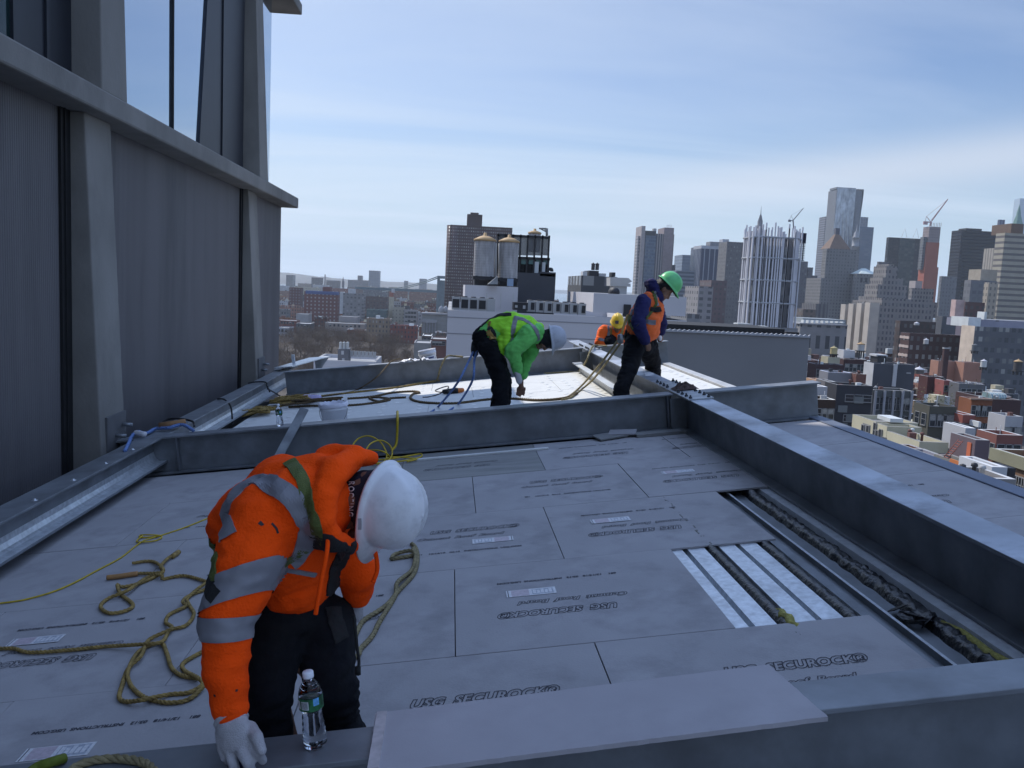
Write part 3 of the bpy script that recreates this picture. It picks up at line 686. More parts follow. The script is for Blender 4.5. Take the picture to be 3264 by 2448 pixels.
m = MB(); boot(m, rf + Vector((0, .02, -.08)), rf + Vector((.06, -.09, -.08))); boot(m, lf + Vector((0, .02, -.08)), lf + Vector((.12, -.10, -.08)))
m.build('boots', boot_m, P1)
bt = bvh_of(tr)
strap('harness_strap', black_web, P1, bt, [(1062, 1935), (1075, 1990), (1090, 2040)], .05, .006)
m = MB(); m.tube(smooth_path([J(1128, 1960, 2.50), J(1138, 2060, 2.48), J(1144, 2110, 2.48), J(1141, 2140, 2.48)]), .005, 6); m.tube([J(1141, 2125, 2.48), J(1141, 2150, 2.48)], .009, 6); m.build('harness_cord', black_web, P1)
hat1 = hard_hat(P1, hat_c, hup, hf, hat_w, .88, brim=.05)
s_ = hup.cross((hf - hup * hf.dot(hup)).normalized())
bh = bvh_of(hat1)
strap('slot', mat('grey_slot', (.28, .28, .30), .5, 0, .1), P1, bh, [(1146, 1652), (1147, 1672), (1146, 1688)], .010, .001, 3, 4).parent = hat1
liner = blob('head_cover', P1, mat('navy_head_cover', (.008, .009, .022), .9, 0, .2, 20, .3, 200), [(hat_c - hup * .060, .080, .095, hat_c - hup * .01, .098, .118, s_)], .008, 3, .004, 12)
cu = bpy.data.curves.new('lettering', 'FONT'); cu.body = 'ROOFING'; cu.size = .034; cu.extrude = .0008; cu.space_character = 1.25
to = bpy.data.objects.new('lettering', cu); COL.objects.link(to); bpy.context.view_layer.update()
tme = bpy.data.meshes.new_from_object(to.evaluated_get(bpy.context.evaluated_depsgraph_get())); bpy.data.objects.remove(to)
tme.materials.append(mat('white_thread', (.6, .6, .6), .8, 0, .1)); bl = bvh_of(liner); bb = BASE[liner.name]
pA, pB = (1122, 1535), (1118, 1645); xs = [v.co.x for v in tme.vertices]; W0 = max(xs)
for v in tme.vertices:
    t = v.co.x / W0; u = pA[0] + (pB[0] - pA[0]) * t + v.co.y / .034 * 26 - 8; vv = pA[1] + (pB[1] - pA[1]) * t
    d = (DI @ wp(u, vv, 10.0) - EYE).normalized(); h = bl.ray_cast(EYE, d)
    p = (h[0] + h[1] * (.003 + v.co.z)) if h[0] else EYE + d * 2.6
    v.co = p - bb
inst('lettering', tme, liner)
# gloved hand: back of the hand up, fingers over the beam edge
yh = 2.20
kn = [J(708, 2382, yh + .02), J(733, 2396, yh), J(772, 2396, yh - .02), J(800, 2378, yh - .01)]
md_ = [J(716, 2412, yh + .01), J(744, 2436, yh - .02), J(790, 2432, yh - .04), J(822, 2398, yh - .03)]
tp = [J(732, 2428, yh + .03), J(756, 2468, yh - .01), J(803, 2458, yh - .02), J(838, 2424, yh - .01)]
fr = [.0125, .0138, .0145, .0135]
wr = J(735, 2280, 2.245); sdv = (kn[3] - kn[0]).normalized()
gs = [(wr, .040, .030, J(742, 2318, 2.22), .046, .028, sdv), (J(742, 2318, 2.22), .046, .027, J(753, 2378, yh), .047, .021, sdv), (J(705, 2330, 2.225), .016, .018, kn[0], .014, .014), (J(795, 2330, 2.215), .018, .016, kn[3], .0135, .0135)]
for a, b, c, r in zip(kn, md_, tp, fr): gs += [(a, r * 1.12, r * 1.1, b, r, r), (b, r, r, c, r * .86, r * .86)]
th0, th1, th2 = J(795, 2322, 2.225), J(820, 2352, 2.18), J(834, 2392, 2.16)
gs += [(th0, .021, .019, th1, .0165, .0155), (th1, .016, .015, th2, .0135, .013)]
gl = blob('glove', P1, glove_w, gs, .0042, 2, .0012, 40)
m = MB(); m.ell(J(755, 2372, yh + .028), .042, .016, J(765, 2430, yh + .02), .036, .014, sdv); m.ell(J(812, 2350, 2.205), .014, .012, J(826, 2405, 2.185), .010, .010); m.build('glove_palm', glove_n, P1)
m = MB(); m.lathe([(.043, 0), (.046, .006), (.043, .014)], 20, Matrix.Translation(J(736, 2288, 2.243)) @ (J(742, 2318, 2.22) - wr).to_track_quat('Z', 'Y').to_matrix().to_4x4()); m.build('glove_cuff', glove_w, P1)
gl2 = blob('glove', P1, glove_w, [(la[2], .034, .03, J(1132, 1915, 2.80), .040, .028), (J(1120, 1935, 2.80), .012, .012, J(1110, 1970, 2.82), .011, .011), (J(1130, 1935, 2.80), .012, .012, J(1124, 1978, 2.82), .011, .011), (J(1140, 1935, 2.81), .012, .012, J(1138, 1976, 2.83), .011, .011), (J(1148, 1930, 2.82), .011, .011, J(1150, 1965, 2.84), .010, .010), (J(1115, 1905, 2.79), .014, .013, J(1098, 1930, 2.80), .011, .011)], .006, 2)
KN = thing('utility_knife', 'utility knife with red handle and steel blade in the gloved hand', 'knife', J(800, 2410, yh + .01), DM)
m = MB(); a, b = J(735, 2440, yh + .03), J(805, 2405, yh + .012); m.tube([a, a.lerp(b, .5), b], .012, 8, radii=[.010, .013, .011]); m.build('handle', mat('red_handle', (.35, .03, .02), .5), KN)
q0, q1, q2, q3 = J(800, 2398, yh - .0), J(848, 2416, yh - .012), J(822, 2418, yh - .008), J(800, 2412, yh)
m = MB(); nn = (q1 - q0).cross(q2 - q0).normalized() * .0012; m.add([q0, q1, q2, q3, q0 + nn, q1 + nn, q2 + nn, q3 + nn], [(0, 1, 2, 3), (7, 6, 5, 4), (0, 4, 5, 1), (1, 5, 6, 2), (2, 6, 7, 3), (3, 7, 4, 0)]); m.build('blade', galv_bright, KN)

# ---- worker in green bending down in the far bay
P2 = thing('person', 'worker in green shirt and lime vest bent double with a white hard hat', 'worker', (.5, 9.5, 0), DM)
def chain(*a): return [(a[i], a[i + 1], a[i + 1] if False else a[i + 1], a[i + 2], a[i + 3], a[i + 3]) for i in range(0, len(a) - 2, 2)]
hc2 = J(1760, 1078, 9.5); hu2 = Vector((.97, -.12, .10)); hf2 = Vector((.05, -.1, -1))
nk2 = J(1708, 1068, 9.5)
b2 = head(P2, hc2 - hu2 * .07, hu2, hf2, skin, 1.0, .010, nk2,
          [(nk2, .07, .07, J(1640, 1050, 9.5), .11, .10), (J(1640, 1050, 9.5), .11, .1, J(1560, 1080, 9.5), .11, .1),
           (J(1655, 1196, 9.42), .026, .022, J(1657, 1222, 9.42), .03, .02), (J(1662, 1200, 9.72), .026, .026, J(1661, 1235, 9.70), .034, .024)]
          + [(J(1650 + 6 * k, 1236, 9.70), .011, .011, J(1646 + 6 * k, 1258 + (k % 3) * 3, 9.70), .009, .009) for k in range(5)])
blob('head_cover', P2, mat('black_head_cover', (.010, .010, .014), .9, 0, .3, 20), [(hc2 - hu2 * .075, .096, .10, hc2, .104, .12, Vector((0, 1, 0)))], .010, 2, .006, 16)
st2 = blob('shirt', P2, hivis_g, chain(J(1556, 1075, 9.5), .15, J(1625, 1046, 9.5), .165, J(1700, 1062, 9.5), .125, J(1712, 1075, 9.5), .08)
     + chain(J(1690, 1062, 9.33), .105, J(1632, 1120, 9.28), .085, J(1650, 1180, 9.38), .055) + chain(J(1706, 1085, 9.66), .09, J(1680, 1145, 9.72), .075, J(1666, 1198, 9.72), .052), .011, 3, .018, 7)
vs2 = blob('vest', P2, hivis_y, chain(J(1590, 1052, 9.5), .158, J(1630, 1044, 9.5), .178, J(1672, 1050, 9.52), .158, J(1700, 1060, 9.55), .130) + [(J(1600, 1085, 9.42), .075, .12, J(1598, 1118, 9.40), .055, .10, (1, 0, 0)), (J(1615, 1060, 9.42), .08, .13, J(1612, 1100, 9.38), .06, .10, (1, 0, 0))], .011, 3, .020, 7)
bv2 = bvh_of(vs2, st2)
strap('reflective_stripe', silver, P2, bv2, [(1646, 1008), (1640, 1030), (1634, 1060), (1632, 1085)], .05, .006)
strap('reflective_stripe', silver, P2, bv2, [(1650, 1012), (1675, 1022), (1700, 1040), (1716, 1070), (1712, 1085)], .045, .006)
strap('harness_strap', black_web, P2, bv2, [(1535, 1040), (1560, 1015), (1590, 1004), (1630, 1003)], .05, .008)
strap('harness_strap', tan_web, P2, bv2, [(1562, 1025), (1558, 1045), (1560, 1060)], .03, .008)
t2 = blob('trousers', P2, pants_m, chain(J(1548, 1078, 9.5), .145, J(1562, 1100, 9.5), .15) + chain(J(1558, 1105, 9.38), .115, J(1597, 1205, 9.36), .098, J(1594, 1268, 9.38), .095, J(1592, 1310, 9.40), .10) + chain(J(1565, 1105, 9.62), .115, J(1606, 1205, 9.62), .09, J(1600, 1290, 9.62), .09, J(1598, 1310, 9.62), .09), .012, 3, .022, 8)
m = MB(); 
for y in (9.40, 9.62): p = J(1596, 1318, y); boot(m, Vector((p.x - .06, y, .0)), Vector((p.x + .14, y - .04, .0)))
m.build('boots', boot_m, P2)
bt2 = bvh_of(t2)
strap('tool_pouch', tan_web, P2, bvh_of(t2, st2), [(1558, 1058), (1566, 1072), (1572, 1084)], .055, .03)
strap('harness_strap', black_web, P2, bvh_of(t2, st2), [(1555, 1046), (1566, 1050), (1575, 1070), (1572, 1090)], .05, .01)
hard_hat(P2, hc2, hu2, hf2, mat('dull_white_plastic', (.42, .44, .50), .45, 0, .1, 6, dirt=(.2, .2, .24), dscale=12, damt=.6), 1.0, brim=.035)
blob('glove', P2, glove_w, [(J(1648, 1188, 9.36), .040, .034, J(1656, 1216, 9.36), .045, .028)], .009, 2)

# ---- worker stepping over the diagonal beam
P3 = thing('person', 'man in navy hoodie and orange vest with green hard hat stepping over the beam', 'worker', (2.1, 9.9, 0), DM)
hc3 = J(2131, 908, 9.95); hu3 = Vector((.76, -.08, .64)); hf3 = Vector((.63, -.18, -.75))
nk3 = J(2090, 955, 9.95); sd3 = Vector((.15, 1, 0))
hA = [J(2064, 1104, 9.62), J(2105, 1080, 10.2)]
b3 = head(P3, hc3 - hu3 * .075, hu3, hf3, skin2, 1.0, .010, nk3,
          [(nk3, .07, .07, J(2050, 1010, 9.95), .10, .12), (J(2050, 1010, 9.95), .10, .12, J(2040, 1080, 9.95), .10, .12),
           (J(2060, 1088, 9.63), .026, .022, J(2064, 1103, 9.62), .036, .024), (J(2064, 1103, 9.62), .030, .022, J(2068, 1114, 9.62), .024, .02), (J(2072, 1098, 9.60), .012, .012, J(2074, 1112, 9.60), .010, .010),
           (J(2106, 1060, 10.2), .028, .024, J(2105, 1080, 10.2), .045, .035)]
          + [(J(2060 + 4 * k, 1110, 9.61), .010, .010, J(2062 + 4 * k, 1118, 9.61), .009, .009) for k in range(3)]
          + [(J(2098, 1072 + 5 * k, 10.13), .012, .012, J(2108, 1074 + 5 * k, 10.10), .011, .011) for k in range(4)])
blob('hair', P3, hair_m, [(hc3 - hu3 * .06 - hf3 * .035, .088, .092, hc3 - hu3 * .01 - hf3 * .02, .10, .11, sd3), (hc3 - hu3 * .05 - hf3 * .10, .035, .04, hc3 - hu3 * .12 - hf3 * .07, .03, .05)], .010, 2, .006, 20)
hd3 = blob('hooded_jacket', P3, navy, [(J(2040, 1060, 9.95), .14, .17, J(2052, 1005, 9.95), .145, .18, (1, 0, 0)), (J(2052, 1005, 9.95), .145, .18, J(2080, 955, 9.95), .09, .13, (1, 0, 0)),
     (J(2068, 905, 9.97), .05, .10, J(2086, 935, 9.95), .075, .12, (1, 0, 0)), (J(2078, 900, 9.95), .05, .09, J(2098, 950, 9.93), .06, .09, (1, 0, 0))]
     + chain(J(2050, 962, 9.75), .085, J(2034, 1035, 9.62), .082, J(2058, 1084, 9.62), .058) + chain(J(2092, 975, 10.12), .09, J(2108, 1032, 10.18), .07, J(2106, 1058, 10.2), .052), .011, 3, .018, 7)
ve3 = blob('vest', P3, vest_o, [(J(2038, 1050, 9.95), .155, .185, J(2050, 1005, 9.95), .165, .195, (1, 0, 0)), (J(2050, 1005, 9.95), .165, .195, J(2072, 960, 9.96), .12, .165, (1, 0, 0)),
     (J(2060, 1065, 9.84), .10, .10, J(2072, 1020, 9.82), .12, .10, (1, 0, 0)), (J(2072, 1055, 9.9), .11, .12, J(2090, 985, 9.9), .10, .12, (1, 0, 0))], .011, 3, .016, 7)
bv3 = bvh_of(ve3, hd3)
strap('reflective_stripe', silver, P3, bvh_of(ve3), [(2050, 1020), (2062, 1024), (2076, 1028), (2090, 1028)], .06, .006)
strap('reflective_stripe', silver, P3, bv3, [(2085, 930), (2090, 950), (2094, 975)], .045, .006)
strap('reflective_stripe', silver, P3, bv3, [(2016, 985), (2012, 1000), (2010, 1012)], .045, .006)
strap('harness_strap', green_web, P3, bv3, [(2080, 930), (2088, 950), (2090, 972), (2072, 1000), (2058, 1015)], .035, .010)
strap('harness_strap', green_web, P3, bv3, [(2002, 1000), (2008, 1030), (2018, 1050)], .04, .010)
strap('harness_strap', black_web, P3, bvh_of(ve3), [(2072, 985), (2090, 988), (2106, 985)], .06, .014)
fA = Vector((J(1976, 1260, 9.45).x, 9.45, 0)); fB = Vector((J(2084, 1190, 10.6).x, 10.6, 0))
t3 = blob('trousers', P3, pants_m, [(J(2030, 1075, 9.95), .15, .16, J(2042, 1100, 9.95), .15, .16, (1, 0, 0))] + chain(J(2022, 1100, 9.82), .125, J(2008, 1170, 9.62), .098, J(1982, 1236, 9.48), .085, fA + Vector((0, 0, .09)), .088)
     + chain(J(2062, 1095, 10.1), .120, J(2076, 1142, 10.42), .108, J(2084, 1190, 10.6), .085, fB + Vector((0, 0, .09)), .085), .012, 3, .02, 8)
m = MB(); boot(m, fA + Vector((-.06, 0, 0)), fA + Vector((.13, -.02, 0))); boot(m, fB + Vector((-.05, 0, 0)), fB + Vector((.14, -.03, 0))); m.build('boots', boot_m, P3)
hard_hat(P3, hc3, hu3, hf3, hat_g, 1.02, brim=.04)
CP = thing('paper_cup', 'crumpled white paper held in the fist of the man in navy', 'paper', J(2105, 1080, 10.05), DM)
m = MB(); m.lathe([(.012, -.03), (.022, -.015), (.025, .01), (.015, .03)], 9, Matrix.Translation(J(2104, 1078, 10.06)), sm=False); m.build('paper', mat('white_paper', (.7, .7, .72), .8), CP)

# ---- worker crouching behind the far beam
P4 = thing('person', 'worker in bright orange jacket and yellow hard hat crouching behind the far beam', 'worker', (2.7, 15.0, 0), DM)
hc4 = J(1968, 1026, 14.75); hu4 = Vector((.05, -.45, .89)); hf4 = Vector((-.1, -.8, -.55))
PX = J(1955, 1125, 15.1).x
b4 = head(P4, hc4 - hu4 * .06, hu4, hf4, skin2, 1.0, .012, J(1958, 1060, 14.95),
          [(J(1958, 1060, 14.95), .1, .08, J(1955, 1120, 15.1), .11, .09, (1, 0, 0)), (J(1955, 1120, 15.1), .1, .1, Vector((PX + 0.00, 15.1, .35)), .1, .1), (Vector((PX + 0.00, 15.1, .35)), .08, .08, Vector((PX + -0.05, 14.8, .3)), .07, .07), (Vector((PX + -0.05, 14.8, .3)), .06, .06, Vector((PX + 0.00, 15.2, .06)), .05, .05),
           (J(1975, 1095, 14.7), .03, .025, J(1985, 1092, 14.65), .035, .025)])
hd4 = blob('jacket', P4, mat('bright_orange_jacket', (.92, .13, .012), .8, 0, .1, 6, .2, 120), [(J(1958, 1085, 14.98), .20, .14, J(1955, 1062, 14.92), .19, .13, (1, 0, 0)), (J(1955, 1130, 15.05), .19, .15, J(1958, 1085, 14.98), .20, .14, (1, 0, 0))]
     + chain(J(1926, 1055, 14.9), .11, J(1912, 1090, 14.85), .09, J(1940, 1110, 14.72), .06) + chain(J(1985, 1055, 14.9), .11, J(1996, 1085, 14.82), .09, J(1985, 1096, 14.68), .055), .013, 3, .016, 8)
bv4 = bvh_of(hd4)
strap('reflective_stripe', silver, P4, bv4, [(1938, 1032), (1940, 1050), (1941, 1068)], .045, .008)
strap('reflective_stripe', silver, P4, bv4, [(1908, 1080), (1922, 1084), (1932, 1086)], .05, .008)
strap('reflective_stripe', silver, P4, bv4, [(1932, 1084), (1940, 1090), (1948, 1094)], .05, .008)
strap('harness_strap', tan_web, P4, bv4, [(1948, 1034), (1948, 1050), (1948, 1070)], .035, .010)
strap('harness_strap', tan_web, P4, bv4, [(1986, 1042), (1984, 1060), (1980, 1080)], .035, .010)
strap('harness_strap', black_web, P4, bv4, [(1940, 1074), (1950, 1070), (1962, 1080)], .05, .012)
blob('trousers', P4, pants_m, chain(Vector((PX - .05, 15.1, .45)), .15, Vector((PX - .12, 14.75, .38)), .1, Vector((PX - .1, 15.2, .08)), .08) + chain(Vector((PX + .05, 15.1, .45)), .15, Vector((PX + .2, 14.75, .38)), .1, Vector((PX + .2, 15.2, .08)), .08), .02, 2)
hh4 = hard_hat(P4, hc4, hu4, hf4, hat_y, 1.0, brim=.03)
bh4 = bvh_of(hh4)
e = strap('emblem', sticker_d, P4, bh4, [(1961, 1027), (1966, 1027), (1972, 1027)], .055, .003, 7); e.parent = hh4
m = MB(); m.bx(-2.8, 3.4, 14.3, 16.2, -.06, -.013); o = m.build('roof_overhang', board_w, base=(0, 15, -.03), frame=DM); tag(o, 'narrow strip of roof beyond the far cross beam', 'roof')
# ------------------------------------------------------------------ ropes and loose things on the roof
rope_t = mat('tan_rope', (0.30, 0.205, 0.065), .9, 0, .3, 40, .5, 200, dirt=(.10, .075, .03), dscale=22, damt=.7)
rope_o = mat('olive_rope', (0.26, 0.215, 0.115), .9, 0, .3, 40, .5, 200, dirt=(.10, .085, .05), dscale=22, damt=.6)
rope_d = mat('dark_brown_rope', (0.115, 0.08, 0.042), .9, 0, .3, 40, .5, 200)
rope_y = mat('yellow_cord', (0.48, 0.34, 0.02), .6, 0, .15, 30)
rope_b = mat('blue_rope', (0.12, 0.20, 0.42), .8, 0, .3, 60, .4, 200)
def rope_part(parent, pts, r, m_, twist=True, name='rope', k=8):
    P = smooth_path(pts, k); m = MB()
    if not twist: m.tube(P, r, 7); return m.build(name, m_, parent)
    L = [0.0]
    for a, b in zip(P, P[1:]): L.append(L[-1] + (b - a).length)
    tot = L[-1]; n = max(8, int(tot / (r * 1.1))); Q = []; i = 0
    for q in range(n + 1):
        s = tot * q / n
        while i < len(L) - 2 and L[i + 1] < s: i += 1
        Q.append(P[i].lerp(P[i + 1], (s - L[i]) / max(1e-9, L[i + 1] - L[i])))
    for st in range(3):
        o = []; nrm = None
        for q in range(len(Q)):
            t = (Q[min(q + 1, n)] - Q[max(q - 1, 0)]).normalized()
            nrm = t.orthogonal().normalized() if nrm is None else (nrm - t * nrm.dot(t)).normalized()
            bi = t.cross(nrm); an = 2 * math.pi * (q * 1.1 / 6.5 + st / 3)
            o.append(Q[q] + (nrm * math.cos(an) + bi * math.sin(an)) * r * .48)
        m.tube(o, r * .58, 6)
    return m.build(name, m_, parent)
def rope_thing(label, paths, r, m_, twist=True, cat='rope', name='rope', group=None):
    b = paths[0][0]; g = thing(name, label, cat, b, DM, group)
    for p in paths: rope_part(g, p, r, m_, twist, 'strand')
    return g
def c4(pts, z=.011, s=1.957, ox=0, oy=1600):
    return [dz(ox + x / s, oy + y / s, z if len(q) == 0 else q[0]) for x, y, *q in pts]
ZB = .011; ZC = .028
A_ = c4([(-60, 920), (0, 915), (90, 915), (190, 938), (420, 925), (640, 903), (880, 888, ZC), (1010, 872, ZC), (1060, 800), (1160, 770), (1210, 700), (1180, 640), (1172, 600), (1250, 530, ZC), (1330, 480)])
B_ = c4([(1330, 530), (1190, 580), (1140, 620, ZC), (1160, 650), (1060, 700), (1035, 750), (1070, 790, ZC), (930, 860), (880, 960, ZC), (800, 1040), (760, 1150), (745, 1220), (790, 1245), (900, 1232, ZC), (1060, 1200), (1180, 1188), (1262, 1140), (1240, 1100, ZC), (1150, 1050), (1150, 1000), (1290, 920)])
C_ = c4([(1272, 1150, .02), (1180, 1230), (1060, 1252), (940, 1232), (860, 1190), (810, 1130), (800, 1050, ZC), (870, 930), (1000, 880), (1040, 940), (1070, 1030), (1130, 1080), (1235, 1102)])
rope_thing('long tan twisted rope looping on the boards beside the orange sleeve', [A_, B_, C_], .0098, rope_t)
D2_ = c4([(850, 445, .013), (1010, 440, .016), (1003, 402, .03), (1050, 350, .02), (1112, 315, .016)])
D3_ = c4([(825, 382, .014), (950, 370), (1020, 425, .03), (960, 470), (860, 510), (760, 530), (732, 515, .03), (752, 572), (830, 640), (780, 680), (680, 692), (628, 650), (680, 600), (800, 550, .03), (920, 470), (1010, 455, .03), (1015, 480), (1150, 460), (1300, 500)])
g = rope_thing('knotted rope tail with a taped orange end on the boards at left', [D2_, D3_], .0105, rope_t)
m = MB(); m.tube(smooth_path(c4([(668, 472, .016), (740, 464, .016), (860, 446, .016)])), .015, 10); m.build('taped_end', mat('orange_tape', (.36, .19, .07), .6, 0, .15, 30), g)
m = MB(); m.tube(smooth_path(c4([(1075, 340, .018), (1115, 312, .018)])), .016, 10); m.build('whipped_end', rope_t, g)
rope_thing('thin yellow cord running diagonally across the boards with a small loop', [c4([(-60, 640, .006), (0, 632, .006), (150, 610, .006), (330, 560, .006), (470, 500, .006), (600, 430, .006), (750, 350, .006), (840, 280, .006), (900, 240, .012), (1000, 210, .006), (1150, 160, .006), (1330, 88, .006)]),
           c4([(1000, 208, .008), (930, 205, .018), (875, 208, .008), (885, 222, .008), (1005, 214, .012), (980, 238, .008), (900, 250, .012), (852, 245, .008), (890, 210, .018)])], .0052, rope_y, False)
def c3(pts, z=.012): return c4(pts, z, 1.511, 500, 1350)
rope_thing('doubled olive rope lying on the boards right of the bending worker', [c3([(1225, 575), (1248, 600), (1256, 650), (1240, 720), (1170, 800), (1100, 880), (1000, 945), (965, 1000), (930, 1060), (800, 1090)]),
           c3([(1130, 652), (1220, 638), (1240, 622, .03), (1236, 600)]), c3([(1130, 652), (1150, 628), (1238, 615, .03), (1232, 700), (1160, 765, .03), (1148, 830), (1075, 950), (1040, 1020), (985, 1080), (940, 1130), (700, 1130)])], .0125, rope_o)
g = thing('rope', 'loop of worn rope on the near beam at the bottom left frame edge', 'rope', dz(300, 2425, .355), DM)
rope_part(g, [dz(u, v, .357) for u, v in ((215, 2475), (239, 2446), (298, 2424), (380, 2418), (461, 2432), (500, 2470))], .0125, rope_o, name='strand')
g = thing('webbing_strap', 'green webbing strap folded over the near beam at the bottom left', 'strap', dz(163, 2428, .355), DM)
m = MB(); pp = [dz(u, v, z) for u, v, z in ((80, 2475, .352), (119, 2446, .358), (163, 2430, .366), (206, 2417, .358))]
m.tube(smooth_path(pp), .014, 10, radii=None); m.build('webbing', mat('bright_green_webbing', (.10, .13, .012), .8, 0, .2, 60), g)
def c8(pts, z=.014): return c4(pts, z, 3.16, 800, 1130)
def c7(pts, z=.014): return c4(pts, z, 2.011, 800, 950)
far = 'ropes strewn over the far roof bay'
rope_thing('dark cord hanging off the far beam onto the sunlit bay', [[dz(1275, 1143, .372), dz(1250, 1150, .372), dy(1235, 1165, 14.0), dy(1199, 1203, 13.3)] + c8([(1080, 350), (950, 388), (700, 425), (560, 452), (330, 472), (180, 490)])], .012, rope_d, True, group=far)
rope_thing('tan rope running from the far beam foot towards the rope heap', [c8([(1900, 262), (1830, 272), (1560, 318), (1300, 352), (950, 390), (600, 432), (450, 470), (300, 520), (100, 572), (0, 605)])], .017, rope_t, True, group=far)
rope_thing('thick brown rope snaking past the feet of the worker in green', [c7([(2090, 610), (2020, 640), (1850, 655), (1680, 645), (1520, 650), (1300, 675), (1100, 668), (1025, 645), (1040, 615), (1080, 608), (1040, 598), (900, 608), (780, 632), (620, 645)])], .019, rope_d, True, group=far)
rope_thing('brown rope with a small loop right of the white bucket', [c8([(1560, 432), (1400, 442), (1290, 472), (1195, 440), (1230, 430), (1370, 440), (1385, 462), (1200, 492), (980, 512), (690, 515), (500, 522), (380, 530)])], .017, rope_d, True, group=far)
rope_thing('rope hung over the far beam left of the worker in green', [[dz(1475, 1137, .38), dz(1450, 1135, .385), dy(1424, 1137, 14.16), dy(1404, 1172, 14.1), dz(1388, 1216, .014)] + c8([(1700, 285), (1500, 330)])], .016, rope_o, True, group=far)
rope_thing('rope draped over the far end of the diagonal beam', [[dz(1934, 1103, .372), dz(1900, 1101, .375), dy(1888, 1106, 13.7), dy(1878, 1128, 13.3), dy(1869, 1150, 13.2), dz(1846, 1182, .014), dz(1800, 1186, .014), dz(1735, 1190, .014)], [dz(1846, 1182, .02), dz(1870, 1180, .014), dz(1900, 1176, .014)]], .016, rope_o, True, group=far)
hk = Vector(dy(1972, 1082, 9.55))
g = rope_thing('doubled lanyard rope from the man in navy down to the boards', [[hk, hk.lerp(dz(1845, 1238, .02), .35) + Vector((0, 0, -.02)), hk.lerp(dz(1845, 1238, .02), .72) + Vector((0, 0, -.02)), dz(1845, 1238, .02), dz(1815, 1262, .016), dz(1790, 1270, .016)],
           [hk + Vector((.05, 0, 0)), hk.lerp(dz(1860, 1238, .02), .35) + Vector((.04, 0, -.02)), hk.lerp(dz(1860, 1238, .02), .72) + Vector((.03, 0, -.02)), dz(1858, 1238, .02), dz(1820, 1266, .016), dz(1790, 1274, .016)]], .014, rope_o)
m = MB(); m.lathe([(.012, -.05), (.03, -.04), (.036, 0), (.03, .05), (.012, .06)], 10, Matrix.Translation(hk + Vector((.02, 0, 0)))); m.build('rope_grab', mat('grey_steel_fitting', (.18, .18, .19), .4, .6, .2, 20), g)
m = MB(); m.tube(smooth_path([hk, J(1982, 1060, 9.6), J(1990, 1035, 9.68), J(2000, 1005, 9.8)]), .014, 8); m.build('webbing', tan_web, g)
bk_ = Vector(dy(1512, 1112, 9.5))
g = rope_thing('pale blue double lanyard from the back of the worker in green', [[bk_, dy(1495, 1150, 9.4), dy(1455, 1225, 9.2), dz(1398, 1295, .015), dz(1379, 1310, .015), dz(1360, 1320, .015)], [bk_ + Vector((.03, 0, 0)), dy(1512, 1150, 9.4), dy(1505, 1215, 9.2), dz(1462, 1286, .015), dz(1437, 1305, .015), dz(1415, 1318, .015)]], .013, rope_b)
m = MB(); m.lathe([(.015, -.09), (.035, -.07), (.04, 0), (.025, .07), (.012, .09)], 10, Matrix.Translation(bk_)); m.build('shock_pack', black_web, g)
m = MB(); m.tube(smooth_path([bk_ + Vector((0, 0, .05)), J(1514, 1085, 9.5), J(1522, 1058, 9.5)]), .025, 8); m.build('webbing', black_web, g)
def heap(label, cx, cy, rx_, ry, n, r, m_, seed):
    q = random.Random(seed); pts = []
    for i in range(n):
        a = i * 2.4 + q.uniform(-.5, .5); k = q.uniform(.45, 1)
        c = dz(cx, cy, .02); pts.append(c + Vector((rx_ * k * math.cos(a), ry * k * math.sin(a), .014 + .08 * (1 - k) + q.uniform(0, .05))))
    return rope_thing(label, [pts], r, m_, True, group=far)
heap('heap of tan rope coils near the corner of the far bay', 945, 1283, .42, .30, 30, .016, rope_t, 3)
heap('second rope heap under the water bottle beside the left beam', 815, 1320, .30, .32, 26, .016, rope_t, 5)
heap('loose low coil of dark rope behind the white bucket', 1000, 1290, .5, .2, 18, .013, rope_d, 8)
TL_ = thing('power_tool', 'black and orange hand tool with a black cord on the sunlit boards', 'tool', dz(1445, 1245, 0), DM)
c = dz(1445, 1246, .04); m = MB(); m.ell(c + Vector((-.13, 0, 0)), .035, .035, c + Vector((.05, 0, 0)), .045, .04); m.ell(c + Vector((-.05, 0, .0)), .03, .025, c + Vector((-.07, -.08, -.01)), .025, .02); m.build('body', black, TL_)
m = MB(); m.ell(c + Vector((.06, 0, 0)), .04, .036, c + Vector((.13, .01, 0)), .035, .03); m.build('nose', mat('orange_plastic', (.6, .16, .02), .4), TL_)
rope_part(TL_, c8([(2000, 372, .03), (1900, 378), (1860, 358), (1975, 318), (1980, 345), (1900, 395), (1800, 425), (1730, 430)], .008), .008, black, False, 'cord')
